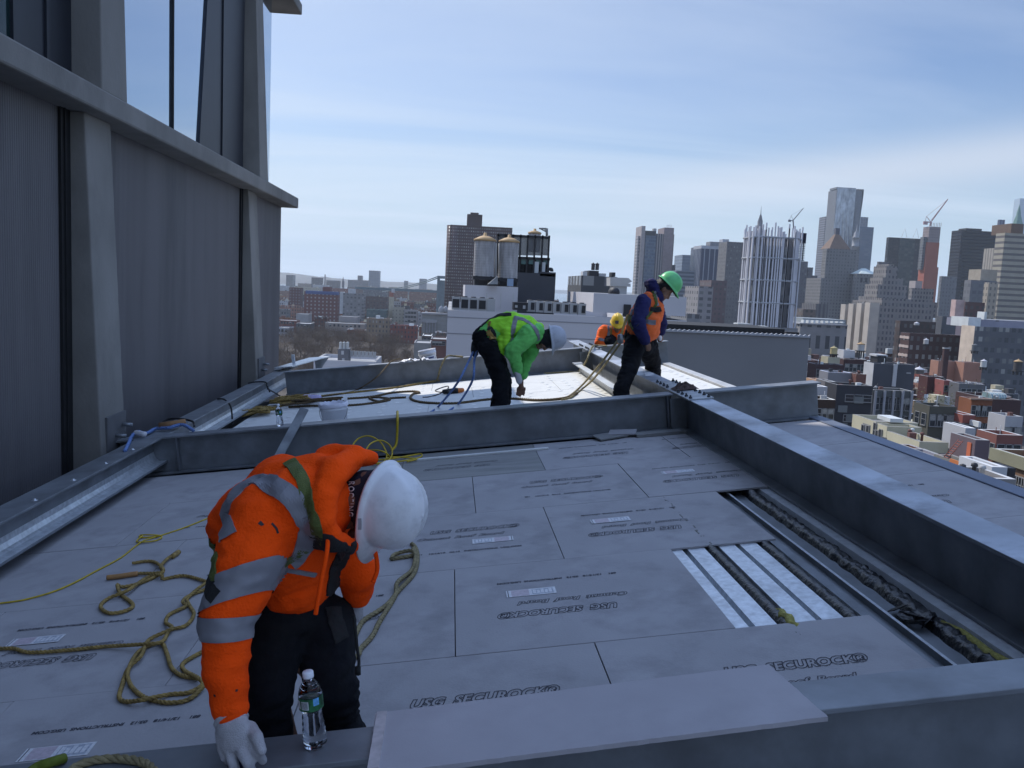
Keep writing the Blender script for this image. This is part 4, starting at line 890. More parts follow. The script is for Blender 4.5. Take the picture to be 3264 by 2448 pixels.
# yellow hose coil in front of the middle beam, and the yellow strap over the beam
def cy(pts, y=8.0, s=2.011, ox=800, oy=950): return [dy(ox + x / s, oy + yy / s, q[0] if q else y) for x, yy, *q in pts]
g = thing('yellow_cable', 'coil of thin yellow cable at the foot of the middle beam', 'cable', dz(1230, 1475, 0), DM)
rope_part(g, cy([(640, 985, 8.0), (648, 950, 8.1), (690, 900, 8.2), (760, 885, 8.2), (830, 925, 8.15), (870, 1000, 7.95), (850, 1050, 7.8), (800, 1062, 7.6), (730, 1020, 7.7), (760, 940, 8.0), (830, 912, 8.15), (890, 945, 8.1), (905, 1000, 7.9), (870, 1050, 7.6), (800, 1058, 7.5)]), .0075, rope_y, False, 'cable')
rope_part(g, [dz(800 + x / 2.011, 950 + y / 2.011, z) for x, y, z in ((700, 1000, .02), (760, 975, .10), (850, 985, .12), (890, 1030, .03), (820, 1062, .02), (760, 1045, .02), (900, 1030, .03), (1020, 1010, .02), (1090, 1000, .02), (1080, 1022, .02), (960, 1046, .02), (860, 1050, .02), (900, 1020, .03), (1060, 1030, .02), (1000, 1048, .02))], .0075, rope_y, False, 'cable')
g = thing('yellow_strap', 'flat yellow strap hanging over the middle beam', 'strap', dz(1267, 1320, .35), DM)
rope_part(g, [dz(1267, 1312, .36), dy(1267, 1332, 8.27), dy(1266, 1380, 8.26), dy(1262, 1418, 8.24), dy(1248, 1436, 8.2)], .013, rope_y, False, 'webbing')
# white buckets
pail = mat('white_pail_plastic', (.66, .67, .72), .4, 0, .05, 6, dirt=(.42, .42, .45), dscale=6, damt=.4)
def bucket(label, x, y, z, tilt=0, lab=False, bag=True):
    g = thing('bucket', label, 'bucket', (x, y, z), DM, 'white pails'); M = Matrix.Translation((x, y, z)) @ Matrix.Rotation(tilt, 4, 'Y')
    m = MB(); m.lathe([(.12, 0), (.128, .01), (.143, .30), (.150, .302), (.152, .325), (.147, .33), (.147, .36), (.152, .365), (.150, .372), (.140, .372), (.122, .02)], 36, M); m.build('pail', pail, g)
    m = MB(); pts = [M @ Vector((.152 * math.cos(t), -.02 - .0 - .155 * math.sin(t) * .9, .31 - .16 * math.sin(t))) for t in np.linspace(.0, math.pi, 15)]; m.tube(pts, .003, 6); m.tube([pts[6], pts[7], pts[8]], .009, 8); m.build('handle', mat('grey_wire', (.2, .2, .21), .4, .5), g)
    if bag:
        m = MB(); n = 40; vs = []
        for i, (rr, zz) in enumerate(((.10, .33), (.145, .385), (.160, .372), (.158, .34))):
            for j in range(n): a = 2 * math.pi * j / n; w = 1 + .05 * noise.noise(Vector((j * .9, i, x))); vs.append(M @ Vector((rr * w * math.cos(a), rr * w * math.sin(a), zz + .02 * noise.noise(Vector((j * .7, i * 3, 5))))))
        m.add(vs, [(i * n + j, i * n + (j + 1) % n, (i + 1) * n + (j + 1) % n, (i + 1) * n + j) for i in range(3) for j in range(n)], 0, True); m.build('bag_liner', mat('clear_bag', (.6, .6, .68), .3, 0, .1), g)
    if lab:
        for nm, z0, z1, a0, a1, cc in (('label', .08, .27, -2.5, -.7, (.75, .76, .78)), ('blue_band', .225, .25, -2.4, -.85, (.06, .07, .2)), ('yellow_panel', .12, .17, -2.35, -1.75, (.8, .62, .05)), ('small_print', .10, .20, -1.2, -.95, (.25, .3, .45))):
            m = MB(); e = .002 if nm == 'label' else .004; q = np.linspace(a0, a1, 14); vs = [M @ Vector(((.133 + .05 * zz + e) * math.cos(a), (.133 + .05 * zz + e) * math.sin(a), zz)) for zz in (z0, z1) for a in q]
            m.add(vs, [(i, i + 1, 14 + i + 1, 14 + i) for i in range(13)]); m.build(nm, mat('pail_' + nm, cc, .5), g)
    return g
p = dz(1062, 1286, .372); bucket('white bucket with a clear bag liner and wire handle behind the middle beam', p.x, p.y, 0)
p = dz(1366, 1150, .37); bucket('white bucket with blue and yellow label standing beyond the far beam', p.x, 14.75, .13, R(-6), True, False)
for k, (u, w) in enumerate(((1310, .35), (1352, .2))):
    p = dz(u, 1144, .37); m = MB(); n = 12; vs = [(p.x + w * (i / n - .5), 14.25 + .12 * (j / 6 - .5), .368 + .07 * max(0, noise.noise(Vector((i * .5, j * .6, k * 9))) + .35) * math.sin(math.pi * i / n)) for j in range(7) for i in range(n + 1)]
    m.add(vs, [(j * (n + 1) + i, j * (n + 1) + i + 1, (j + 1) * (n + 1) + i + 1, (j + 1) * (n + 1) + i) for j in range(6) for i in range(n)], 0, True)
    o = m.build('plastic_sheet', mat('white_plastic_sheet', (.7, .7, .72), .4), base=p, frame=DM); tag(o, ['crumpled white plastic sheet on the far beam left of the labelled bucket', 'small crumpled plastic scrap at the foot of the labelled bucket'][k], 'plastic sheet')
# water bottles
pet = mat('clear_bottle_plastic', (.97, .98, 1.0), .03, 0, 0, trans=1.0, ior=1.38, spec=.6)
water = mat('bottle_water', (.95, .97, 1), .0, 0, 0, trans=1.0, ior=1.33)
cap_m = mat('white_bottle_cap', (.72, .74, .80), .45, 0, .03)
lab_g = mat('green_bottle_label', (.015, .10, .035), .45, 0, .8, 60); lab_w = mat('white_label_panel', (.55, .58, .6), .5, 0, .3, 100); lab_b = mat('blue_label_panel', (.12, .35, .65), .45, 0, .5, 70)
def bottle(label, x, y, z, full=True):
    g = thing('water_bottle', label, 'water bottle', (x, y, z), DM, 'clear plastic water bottles'); T = Matrix.Translation((x, y, z))
    pr = [(.024, 0), (.030, .004), (.0325, .014), (.0315, .024), (.0325, .034), (.030, .042), (.0315, .050), (.0285, .060), (.0300, .068), (.0275, .078), (.0285, .086), (.0265, .096), (.0275, .104), (.0315, .114), (.0325, .122), (.0325, .148), (.031, .158), (.026, .172), (.018, .186), (.0125, .194), (.012, .200)]
    m = MB(); m.lathe(pr, 32, T); m.build('bottle_body', pet, g)
    if full:
        m = MB(); m.lathe([(r - .0012, zz + .0012) for r, zz in pr if zz < .155] + [(.029, .160)], 32, T); m.build('water', water, g)
    m = MB(); m.lathe([(.0145, .197), (.0150, .200), (.0150, .212), (.0135, .2145)], 28, T); m.build('cap', cap_m, g)
    def arc(nm, a0, a1, z0, z1, e, mm):
        m = MB(); q = np.linspace(a0, a1, max(6, int(abs(a1 - a0) * 10))); n = len(q); vs = [T @ Vector((e * math.cos(a), e * math.sin(a), zz)) for zz in (z0, z1) for a in q]
        m.add(vs, [(i, i + 1, n + i + 1, n + i) for i in range(n - 1)], 0, True); return m.build(nm, mm, g)
    arc('label', 0, 2 * math.pi, .113, .148, .0329, lab_g); arc('label_panel', -2.25, -1.60, .119, .142, .0332, lab_w); arc('label_panel', -1.2, -.7, .128, .148, .0332, lab_b); arc('label_panel', -2.9, -2.4, .119, .142, .0332, lab_w)
    for k in range(8): arc('barcode', -2.2 + .07 * k, -2.2 + .07 * k + .03, .121, .140, .0334, ink)
    return g
p = dz(1006, 2378, ZT); bottle('full clear water bottle with green label standing on the near beam', p.x, 2.285, ZT)
p = dz(890, 1361, ZT); bottle('small clear water bottle standing on the middle beam at left', p.x, 8.36, ZT)
# loose boards, offcuts, bars
m = MB(); a = [dz(u, v, .368) for u, v in ((1195, 2265), (2450, 2110), (2638, 2275), (1170, 2460))]
n = 40; rim = []
for i in range(4):
    p, q = a[i], a[(i + 1) % 4]
    for j in range(n):
        t = j / n; w = p.lerp(q, t); nn = (q - p).cross(Vector((0, 0, 1))).normalized(); rim.append(w + nn * (.0022 * noise.noise(w * 55) + .0012 * noise.noise(w * 160)))
m.prism([(q.x, q.y) for q in rim], .347, .3605)
o = m.build('cement_board', mat('pale_cement_board', (.375, .355, .375), .88, 0, .07, 3, .05, 160, dirt=(.28, .265, .28), dscale=2), base=(.28, 2.27, .347), frame=DM); tag(o, 'loose offcut of cement board lying on the near beam', 'cement board')
m = MB(); m.bx(-.316, -.287, 2.105, 2.40, .3605, .366); t_ = m.build('edge_strip', mat('pale_edge', (.46, .41, .41), .9, 0, .15, 30), o)
for k, (uv, ang, sz) in enumerate((((1945, 1391), 20, (.30, .17)), ((1985, 1384), -18, (.26, .16)))):
    p = dz(*uv, .02); M = Matrix.Translation(p + Vector((0, 0, .012 * k))) @ Matrix.Rotation(R(ang), 4, 'Z') @ Matrix.Rotation(R(6), 4, 'X')
    m = MB(); m.bx(-sz[0] / 2, sz[0] / 2, -sz[1] / 2, sz[1] / 2, 0, .013, 0, M); o = m.build('board_offcut', board_d if k == 0 else board_m, base=p, frame=DM); tag(o, ['darker cement board offcut at the foot of the middle beam', 'paler cement board offcut overlapping a darker one by the middle beam'][k], 'offcut')
m = MB(); p, q = dz(1318, 1466, .01), dz(1745, 1424, .01); m.bx(p.x, q.x, p.y - .02, p.y + .03, .002, .016); o = m.build('board_trim', board_w, base=p, frame=DM); tag(o, 'long thin pale trim strip lying along the middle beam', 'trim strip')
m = MB(); m.bx(1.62, 2.1, 7.98, 8.12, .002, .03); o = m.build('board_trim', board_d, base=(1.9, 8.05, 0), frame=DM); tag(o, 'short grey strip in the corner of middle and diagonal beam', 'trim strip')
pB = dz(868, 1492, .012); best = None
for y in np.linspace(8.3, 9.6, 120):
    A2 = dy(971, 1302, y); t = (8.275 - pB.y) / (A2.y - pB.y); zz = pB.z + (A2.z - pB.z) * t
    if best is None or abs(zz - .356) < best[0]: best = (abs(zz - .356), A2)
A2 = best[1]; ax = (A2 - pB).normalized(); sd = Vector((1, 0, 0)); sd = (sd - ax * sd.dot(ax)).normalized(); nn = ax.cross(sd)
m = MB(); vs = [q + sd * a * .042 + nn * b * .006 for q in (pB - ax * .05, A2) for a, b in ((-1, -1), (1, -1), (1, 1), (-1, 1))]
m.add(vs, [(0, 1, 2, 3), (7, 6, 5, 4), (0, 4, 5, 1), (1, 5, 6, 2), (2, 6, 7, 3), (3, 7, 4, 0)]); o = m.build('flat_bar', galv, base=pB, frame=DM); tag(o, 'flat grey metal bar leaning over the middle beam', 'bar')
m = MB(); c = [dz(u, v, .349) for u, v in ((2052, 1190), (2068, 1201), (2086, 1197), (2084, 1191))]
c = [dz(1850 + x / 3.6875, 850 + y / 3.6875, .349) for x, y in ((742, 1226), (768, 1287), (866, 1272), (860, 1252), (790, 1240))]
m.add([q for q in c] + [q + Vector((0, 0, .004)) for q in c], [(4, 3, 2, 1, 0), (5, 6, 7, 8, 9)] + [(i, (i + 1) % 5, 5 + (i + 1) % 5, 5 + i) for i in range(5)]); o = m.build('paper_scrap', mat('white_paper', (.7, .7, .72), .8), base=c[0], frame=DM); tag(o, 'torn white paper lying on the diagonal beam', 'paper')
m = MB(); p = dz(2182, 1238, .37); n = 14; vs = [p + Vector((.12 * (i / n - .5) * 2, .11 * (j / n - .5) * 2, max(-.005, .07 * (1 - ((i / n - .5) * 2) ** 2) * (1 - ((j / n - .5) * 2) ** 2) * (.7 + .8 * noise.noise(Vector((i * .6, j * .6, 2))))))) for j in range(n + 1) for i in range(n + 1)]
m.add(vs, [(j * (n + 1) + i, j * (n + 1) + i + 1, (j + 1) * (n + 1) + i + 1, (j + 1) * (n + 1) + i) for j in range(n) for i in range(n)], 0, True); o = m.build('rag', mat('brown_rag', (.06, .035, .03), .9, 0, .4, 30), base=p, frame=DM); tag(o, 'crumpled dark brown rag on the bolted splice plate', 'rag')
m = MB(); p = dz(995, 1274, .05); m.ell(p + Vector((-.1, 0, .03)), .06, .05, p + Vector((.1, 0, .02)), .05, .04); o = m.build('plastic_bag', mat('lilac_plastic', (.42, .38, .6), .3, 0, .2, 20, .5, 30), base=p, frame=DM); tag(o, 'crumpled lilac plastic bag on the rope heap', 'plastic bag')
# things on the left beam
def c2(pts, z): return c4(pts, z, 2.011, 0, 1100)
g = rope_thing('blue and white braided rope tied round the left beam end', [c2([(800, 680, .35), (825, 630, .36), (842, 590, .37), (880, 555, .39), (940, 565, .37), (1000, 535, .37), (1080, 530, .38), (1170, 510, .39), (1240, 548, .36)], .36)], .017, rope_b)
m = MB(); m.ell(*[c2([(870, 562, .39), (925, 572, .38)], .38)[i] if i in (0, 1) else 0 for i in (0,)] + [.028, .022] + [c2([(925, 572, .38)], .38)[0], .028, .022]); m.build('tape_wrap', mat('white_tape', (.55, .55, .58), .6), g)
g = thing('wood_stick', 'short brown wood stick lying on the left beam with the blue rope', 'stick', c2([(1100, 505, .40)], .4)[0], DM)
m = MB(); m.tube(c2([(1020, 520, .39), (1190, 495, .40)], .4), .035, 8); m.build('stick', mat('raw_wood', (.24, .13, .06), .8, 0, .3, 12), g)
for lab, pts, z in (('black cord looped over the left beam near the tower', [(1395, 345, .36), (1440, 350, .36), (1480, 400, .25), (1490, 510, .04)], .3), ('black strap wrapped over the far part of the left beam', [(1590, 245, .36), (1640, 236, .37), (1702, 238, .36), (1712, 262, .28), (1730, 300, .18)], .36), ('thin dark cord drooping from the left beam onto the ropes', [(1715, 280, .30), (1760, 305, .15), (1800, 330, .05), (1830, 345, .02)], .2), ('black cord bundle beside the brown wood stick', [(1040, 500, .37), (1080, 475, .40), (1160, 473, .40), (1235, 490, .38), (1245, 520, .36)], .38)):
    g = thing('cord', lab, 'cord', c2(pts[:1], z)[0], DM); rope_part(g, c2(pts, z), .011, black, False, 'cord')
m = MB()
for k in range(3): p = c2([(1800 + 30 * k, 150 - 8 * k, .35)], .35)[0]; m.bx(p.x - .06, p.x + .06, p.y - .35, p.y + .35, .345, .36 + .004 * k)
o = m.build('steel_strip', galv_dull, base=p, frame=DM); tag(o, 'loose dark steel strips stacked on the far end of the left beam', 'strip')
# ------------------------------------------------------------------ the city
def fac(name, wall, glass=(.03, .035, .045), fw=3.0, fh=3.4, wx=.5, wz=.5, roof=(.25, .25, .26), gr=.25, var=.10, pale=.12):
    if name in MATS: return MATS[name]
    wall = tuple(c * .84 for c in wall)
    m = bpy.data.materials.new(name); m.use_nodes = True; MATS[name] = m; t = m.node_tree; b = t.nodes['Principled BSDF']; b.inputs['Specular IOR Level'].default_value = .25
    N = t.nodes.new; K = t.links.new
    def M(op, a, c=None, d=None):
        n = N('ShaderNodeMath'); n.operation = op
        for i, q in enumerate((a, c, d)):
            if q is None: continue
            if isinstance(q, (int, float)): n.inputs[i].default_value = q
            else: K(q, n.inputs[i])
        return n.outputs[0]
    tcn = N('ShaderNodeTexCoord'); sp = N('ShaderNodeSeparateXYZ'); K(tcn.outputs['Object'], sp.inputs[0])
    ge = N('ShaderNodeNewGeometry'); sn = N('ShaderNodeSeparateXYZ'); K(ge.outputs['True Normal'], sn.inputs[0])
    isy = M('GREATER_THAN', M('ABSOLUTE', sn.outputs[1]), .5); top = M('GREATER_THAN', M('ABSOLUTE', sn.outputs[2]), .6)
    h = M('ADD', M('MULTIPLY', sp.outputs[0], isy), M('MULTIPLY', sp.outputs[1], M('SUBTRACT', 1.0, isy)))
    hu = M('DIVIDE', h, fw); hv = M('DIVIDE', sp.outputs[2], fh)
    mu = M('LESS_THAN', M('ABSOLUTE', M('SUBTRACT', M('FRACT', hu), .5)), wx / 2); mv = M('LESS_THAN', M('ABSOLUTE', M('SUBTRACT', M('FRACT', hv), .5)), wz / 2)
    mk = M('MULTIPLY', M('MULTIPLY', mu, mv), M('SUBTRACT', 1.0, top))
    cb = N('ShaderNodeCombineXYZ'); K(M('FLOOR', hu), cb.inputs[0]); K(M('FLOOR', hv), cb.inputs[1]); K(isy, cb.inputs[2])
    wn = N('ShaderNodeTexWhiteNoise'); K(cb.outputs[0], wn.inputs['Vector'])
    g = N('ShaderNodeMixRGB'); K(M('MULTIPLY', M('POWER', wn.outputs['Value'], 3.0), pale * 4), g.inputs[0]); g.inputs[1].default_value = tuple(glass) + (1,); g.inputs[2].default_value = (.28, .28, .27, 1)
    nz = N('ShaderNodeTexNoise'); nz.inputs['Scale'].default_value = .25; nz.inputs['Detail'].default_value = 6; K(tcn.outputs['Object'], nz.inputs['Vector'])
    wr = N('ShaderNodeValToRGB'); wr.color_ramp.elements[0].position = .3; wr.color_ramp.elements[1].position = .7
    wr.color_ramp.elements[0].color = tuple(x * (1 - var) for x in wall) + (1,); wr.color_ramp.elements[1].color = tuple(x * (1 + var) for x in wall) + (1,); K(nz.outputs['Fac'], wr.inputs[0])
    a = N('ShaderNodeMixRGB'); K(mk, a.inputs[0]); K(wr.outputs[0], a.inputs[1]); K(g.outputs[0], a.inputs[2])
    rr = N('ShaderNodeValToRGB'); n2 = N('ShaderNodeTexNoise'); n2.inputs['Scale'].default_value = .35; n2.inputs['Detail'].default_value = 5; K(tcn.outputs['Object'], n2.inputs['Vector']); K(n2.outputs['Fac'], rr.inputs[0])
    rr.color_ramp.elements[0].position = .35; rr.color_ramp.elements[1].position = .65
    rr.color_ramp.elements[0].color = tuple(x * .75 for x in roof) + (1,); rr.color_ramp.elements[1].color = tuple(min(1, x * 1.15) for x in roof) + (1,)
    f = N('ShaderNodeMixRGB'); K(top, f.inputs[0]); K(a.outputs[0], f.inputs[1]); K(rr.outputs[0], f.inputs[2]); K(f.outputs[0], b.inputs['Base Color'])
    K(M('SUBTRACT', .85, M('MULTIPLY', mk, .85 - gr)), b.inputs['Roughness']); return m
plain = lambda n, c, r=.85, v=.12, s=.4, **k: mat(n, c, r, 0, v, s, **k)
HERO = []
def boxp(m, x0, x1, y0, y1, z0, z1, par=.5, mi=0):    # block with a low parapet round a sunk roof
    if z1 - z0 < 2 or par <= 0: return m.bx(x0, x1, y0, y1, z0, z1, mi)
    e = .35; q = [(x0, y0), (x1, y0), (x1, y1), (x0, y1)]; i = [(x0 + e, y0 + e), (x1 - e, y0 + e), (x1 - e, y1 - e), (x0 + e, y1 - e)]
    vs = [(a, b, z0) for a, b in q] + [(a, b, z1) for a, b in q] + [(a, b, z1) for a, b in i] + [(a, b, z1 - par) for a, b in i]
    fs = [(3, 2, 1, 0)]
    for k in range(4):
        l = (k + 1) % 4; fs += [(k, l, 4 + l, 4 + k), (4 + k, 4 + l, 8 + l, 8 + k), (8 + k, 8 + l, 12 + l, 12 + k)]
    fs.append((12, 13, 14, 15)); return m.add(vs, fs, mi)
class BB: pass
def B(name, label, u0, u1, vt, Y, m_, side=None, depth=20, zb=0, vb=None, par=.5, group=None, cat='building', pname='wall'):
    a = wp(u0, vt, Y); b = wp(u1, vt, Y); z = a.z
    if side: depth = max(4, Y * side / max(20, (u0 - 1440 - side)))
    q = BB(); q.x0, q.x1, q.y0, q.y1, q.z0, q.z1 = a.x, b.x, Y, Y + depth, zb, z; q.Y = Y
    q.o = thing(name, label, cat, ((a.x + b.x) / 2, Y, zb), None, group)
    mm = MB(); boxp(mm, q.x0, q.x1, q.y0, q.y1, zb, z, par); q.wall = mm.build(pname, m_, q.o)
    HERO.append((min(u0, u0 - (side or 0)), u1, vt, vb if vb else vt + 60, Y, Y + depth, q.x0, q.x1)); return q
def add(q, name, u0, u1, v0, v1, m_, dy_=0.0, dep=None, par=0):      # a block on building q, given by its photo rectangle, standing dy_ behind the front
    Y = q.Y + dy_; a = wp(u0, v0, Y); b = wp(u1, v0, Y); zl = wp(u0, v1, Y).z; m = MB(); boxp(m, a.x, b.x, Y, Y + (dep or max(2.0, min(10.0, (b.x - a.x)))), min(a.z, zl), a.z, par); return m.build(name, m_, q.o)
wg = mat('window_glass_dark', (.025, .03, .038), .15, 0, .4, .8); wfr = mat('window_frame_grey', (.22, .22, .22), .7, 0, .1)
wpale = mat('window_blind_pale', (.24, .24, .23), .5, 0, .2)
WME = {}
def wmesh(w, h, k=0):
    key = (round(w, 2), round(h, 2), k)
    if key not in WME:
        m = MB(); m.bx(-w / 2, w / 2, -.05, .02, 0, h, 0); f = .08
        m.bx(-w / 2 - f, -w / 2, -.09, .02, -f, h + f, 1); m.bx(w / 2, w / 2 + f, -.09, .02, -f, h + f, 1); m.bx(-w / 2, w / 2, -.09, .02, h, h + f, 1); m.bx(-w / 2 - f, w / 2 + f, -.15, .02, -f - .06, -.02, 1); m.bx(-w / 2, w / 2, -.075, .02, h * .48, h * .48 + .06, 1)
        if k: m.bx(-w / 2 + .03, w / 2 - .03, -.058, -.05, h * .54, h - .02, 2)
        WME[key] = m.mesh('window', [wg, wfr, wpale])
    return WME[key]
def wins(q, face, cols, rows, w, h, top=1.5, fh=3.3, a=.08, b=.92, skip=.0):
    for r in range(rows):
        z = q.z1 - top - h - r * fh
        for c in range(cols):
            if rnd.random() < skip: continue
            t = a + (b - a) * (c + .5) / cols; me = wmesh(w, h, 1 if rnd.random() < .3 else 0)
            if face == 'f': M = Matrix.Translation((q.x0 + (q.x1 - q.x0) * t, q.y0, z))
            else: M = Matrix.Translation((q.x0, q.y0 + (q.y1 - q.y0) * t, z)) @ Matrix.Rotation(-math.pi / 2, 4, 'Z')
            inst('window', me, q.o, Matrix.Translation(-BASE[q.o.name]) @ M)
tank_wood = mat('weathered_tank_wood', (.33, .32, .32), .85, 0, .25, 1.5, dirt=(.16, .15, .15), dscale=1.2, damt=.7, stretch=(3, 3, .5)); cone_m = mat('tan_cone_roof', (.42, .27, .13), .7, 0, .2, 2); dark_m = plain('dark_steel_black', (.02, .02, .024), .6)
def wtank(label, u0, u1, vtop, vbot, Y, body=None, cone=None, legs=True, vleg=None, group='rooftop water tanks', hoops=4):
    a = wp(u0, vbot, Y); b = wp(u1, vbot, Y); b.z = wp(u1, vtop, Y).z; r = (b.x - a.x) / 2; c = (a.x + b.x) / 2; yy = Y + r; zt = b.z; zb = a.z; hc = r * .62
    g = thing('water_tank', label, 'water tank', (c, yy, zb), None, group); T = Matrix.Translation((c, yy, 0))
    m = MB(); pr = []
    for k in range(hoops * 2 + 1): z = zb + (zt - hc - zb) * k / (hoops * 2); pr += [(r * .97, z - .03), (r * .985, z), (r * .97, z + .03)]
    m.lathe(pr, 28, T); m.build('tank', body or tank_wood, g)
    m = MB(); m.lathe([(r * 1.06, zt - hc - .05), (r * 1.06, zt - hc + .05), (r * .5, zt - hc * .45), (.12, zt - .12), (.1, zt + r * .06), (.02, zt + r * .1)], 28, T); m.build('cone_roof', cone or cone_m, g)
    if legs:
        zl = wp(u0, vleg, Y).z if vleg else zb - r * 1.1
        for sx in (-1, 1):
            for sy in (-1, 1): m = MB(); m.bx(c + sx * r * .62 - .12, c + sx * r * .62 + .12, yy + sy * r * .62 - .12, yy + sy * r * .62 + .12, zl, zb); m.build('leg', dark_m, g)
        m = MB(); m.bx(c - r, c + r, yy - r, yy + r, zb - .25, zb - .03); m.build('platform', dark_m, g)
    return g
brick = (.16, .075, .055); gst = (.24, .235, .235)
# ---- middle: brick tower, white building with tanks, ribbed wall
q = B('brick_tower', 'tall dark brown brick tower with stepped penthouse behind the water tanks', 1436, 1634, 716, 760, fac('brown_brick_tower', (.062, .032, .034), (.15, .14, .15), 1.9, 2.7, .36, .45, pale=.6), depth=50, vb=900)
add(q, 'penthouse', 1490, 1538, 682, 718, plain('brown_brick_plain', (.05, .027, .028)), 8, 20)
add(q, 'penthouse', 1500, 1526, 677, 684, plain('brown_brick_plain', (.05, .027, .028)), 5, 8)
m = MB(); m.lathe([(7, 0), (7, q.z1 - .2)], 32, Matrix.Translation((q.x0 + 4.0, 766.5, 0))); m.build('rounded_corner', fac('brown_brick_tower', (.085, .045, .046)), q.o)
wcol = fac('pale_stucco', (.60, .585, .61), fw=9, fh=60, wx=0, wz=0, roof=(.3, .3, .3), var=.04)
q = B('white_building', 'broad pale blank-walled building with rooftop condensers behind the workers', 1427, 2192, 988, 52, wcol, depth=26, vb=1300, par=.8); WBq = q
for v in (1010, 1062): m = MB(); a = wp(1427, v, 52); m.bx(q.x0 - .01, q.x1 + .01, 51.985, 52, a.z - .03, a.z + .03); m.build('wall_joint', plain('joint_grey', (.27, .27, .29)), q.o)
add(q, 'penthouse', 1483, 1652, 908, 990, wcol, 3, 9); add(q, 'stair_block', 1893, 2190, 934, 995, wcol, .35, 12, .5)
add(q, 'roof_door', 1990, 2012, 970, 1010, dark_m, .2, .4)
for k in range(3): add(q, 'vent_pipe', 1596 + [0, -46, 40][k], 1599 + [0, -46, 40][k], 934, 985, plain('pale_pipe', (.45, .45, .45)), 2.7, .08)
cabm = plain('pale_condenser_cabinet', (.36, .36, .36)); 
def condenser(label, u0, u1, v0, v1, Y, grille=(.15, .8), group='condenser units on the white building'):
    a = wp(u0, v0, Y); b = wp(u1, v0, Y); b.z = wp(u0, v1, Y).z; g = thing('condenser_unit', label, 'condenser', ((a.x + b.x) / 2, Y, b.z), None, group); W_ = b.x - a.x
    m = MB(); m.bx(a.x, b.x, Y, Y + W_, b.z, a.z); m.build('cabinet', cabm, g)
    if grille: m = MB(); m.bx(a.x + W_ * grille[0], a.x + W_ * grille[1], Y - .03, Y, b.z + .12, a.z - .18 * (a.z - b.z)); m.build('grille', dark_m, g)
    m = MB(); m.lathe([(W_ * .32, a.z), (W_ * .32, a.z + .05), (W_ * .1, a.z + .06)], 14, Matrix.Translation(((a.x + b.x) / 2, Y + W_ / 2, 0))); m.build('fan_ring', dark_m, g)
for k in range(5): condenser('large condenser with dark grille at the left roof edge, %s from left' % words[k], 1441 + 28 * k, 1467 + 28 * k, 945 + 1.6 * k, 986 + 1.6 * k, 52.6, (.1, .92) if k < 4 else None)
for k in range(7): condenser('tall narrow condenser in the right row on the roof, %s from left' % words[k], 1682 + 27 * k, 1707 + 27 * k, 957 + 1.7 * k, 993 + 1.7 * k, 52.8, (.45, .9))
g = thing('equipment_box', 'black equipment box between the two condenser rows', 'equipment', wp(1658, 988, 52.5)); m = MB(); a, b = wp(1637, 963, 52.5), wp(1682, 990, 52.5); m.bx(a.x, b.x, 52.5, 53.5, b.z, a.z); m.build('cabinet', dark_m, g)
m = MB(); m.bx(a.x + .1, a.x + .25, 52.47, 52.5, b.z + .15, b.z + .3); m.bx(b.x - .3, b.x - .15, 52.47, 52.5, b.z + .1, b.z + .3); m.build('nameplate', cabm, g)
wtank('left of two big weathered water tanks with tan cone roofs', 1508, 1577, 744, 878, 56, vleg=908, hoops=7, group='big twin water tanks')
wtank('right of two big weathered water tanks with tan cone roofs', 1588, 1652, 750, 884, 56.5, vleg=908, hoops=7, group='big twin water tanks')
m = MB(); a = wp(1580, 775, 57); b = wp(1580, 905, 57); m.tube([a, b], .07, 8); m.tube([a + Vector((.25, 0, 0)), b + Vector((.25, 0, 0))], .07, 8); m.build('riser_pipe', plain('pale_pipe', (.45, .45, .45)), q.o)
add(q, 'steel_base', 1512, 1650, 884, 908, dark_m, 6.5, 2)
add(q, 'blue_box', 1620, 1637, 888, 912, plain('pale_blue_box', (.25, .33, .45)), 3.2, 1)
g = thing('roof_duct', 'crumpled grey sheet metal duct between the tank legs', 'duct', wp(1575, 905, 54)); m = MB(); a, b, c = wp(1555, 906, 54.4), wp(1587, 906, 54.4), wp(1586, 880, 54.4); m.prism([(a.x, a.z), (b.x, b.z), (c.x, c.z)], 54.4, 55.2, Matrix(((1, 0, 0, 0), (0, 0, 1, 0), (0, 1, 0, 0), (0, 0, 0, 1)))); m.build('duct', galv, g)
q = B('dark_brick_block', 'dark grey brick block with a black steel framed screen on top', 1652, 1772, 868, 62, plain('charcoal_brick', (.06, .062, .07), .9), depth=8, vb=985, par=.3)
add(q, 'raised_block', 1722, 1772, 866, 880, plain('charcoal_brick', (.06, .062, .07)), 0, 8)
scr = mat('smoky_screen_glass', (.08, .085, .10), .15, 0, .2, .5, alpha=.72)
fr_ = lambda u0, u1, v0, v1: add(q, 'steel_frame', u0, u1, v0, v1, dark_m, 1.0, .25)
for u in (1586, 1610, 1634, 1658, 1681, 1704, 1728, 1749): fr_(u, u + 5, 745 + (u - 1586) * .035, 872)
for v in (745, 814): fr_(1586, 1754, v, v + 8)
for k in range(7): add(q, 'screen_pane', 1590 + 23.5 * k, 1611 + 23.5 * k, 752, 814, scr, 1.1, .05); 
add(q, 'screen_backing', 1588, 1752, 818, 872, plain('black_backing', (.012, .012, .014)), 1.2, .1)
for k in range(4): add(q, 'lower_pane', 1662 + 23.5 * k, 1679 + 23.5 * k, 826, 842, mat('teal_pane', (.05, .12, .12), .2), 1.1, .05)
for k in range(2): add(q, 'white_panel', 1705 + 21 * k, 1718 + 21 * k, 834 + 2 * k, 870, plain('white_panel', (.5, .52, .52)), 1.05, .05)
wtank('tan cone water tank peeping over the black screen', 1683, 1724, 730, 800, 66, legs=False, hoops=3)
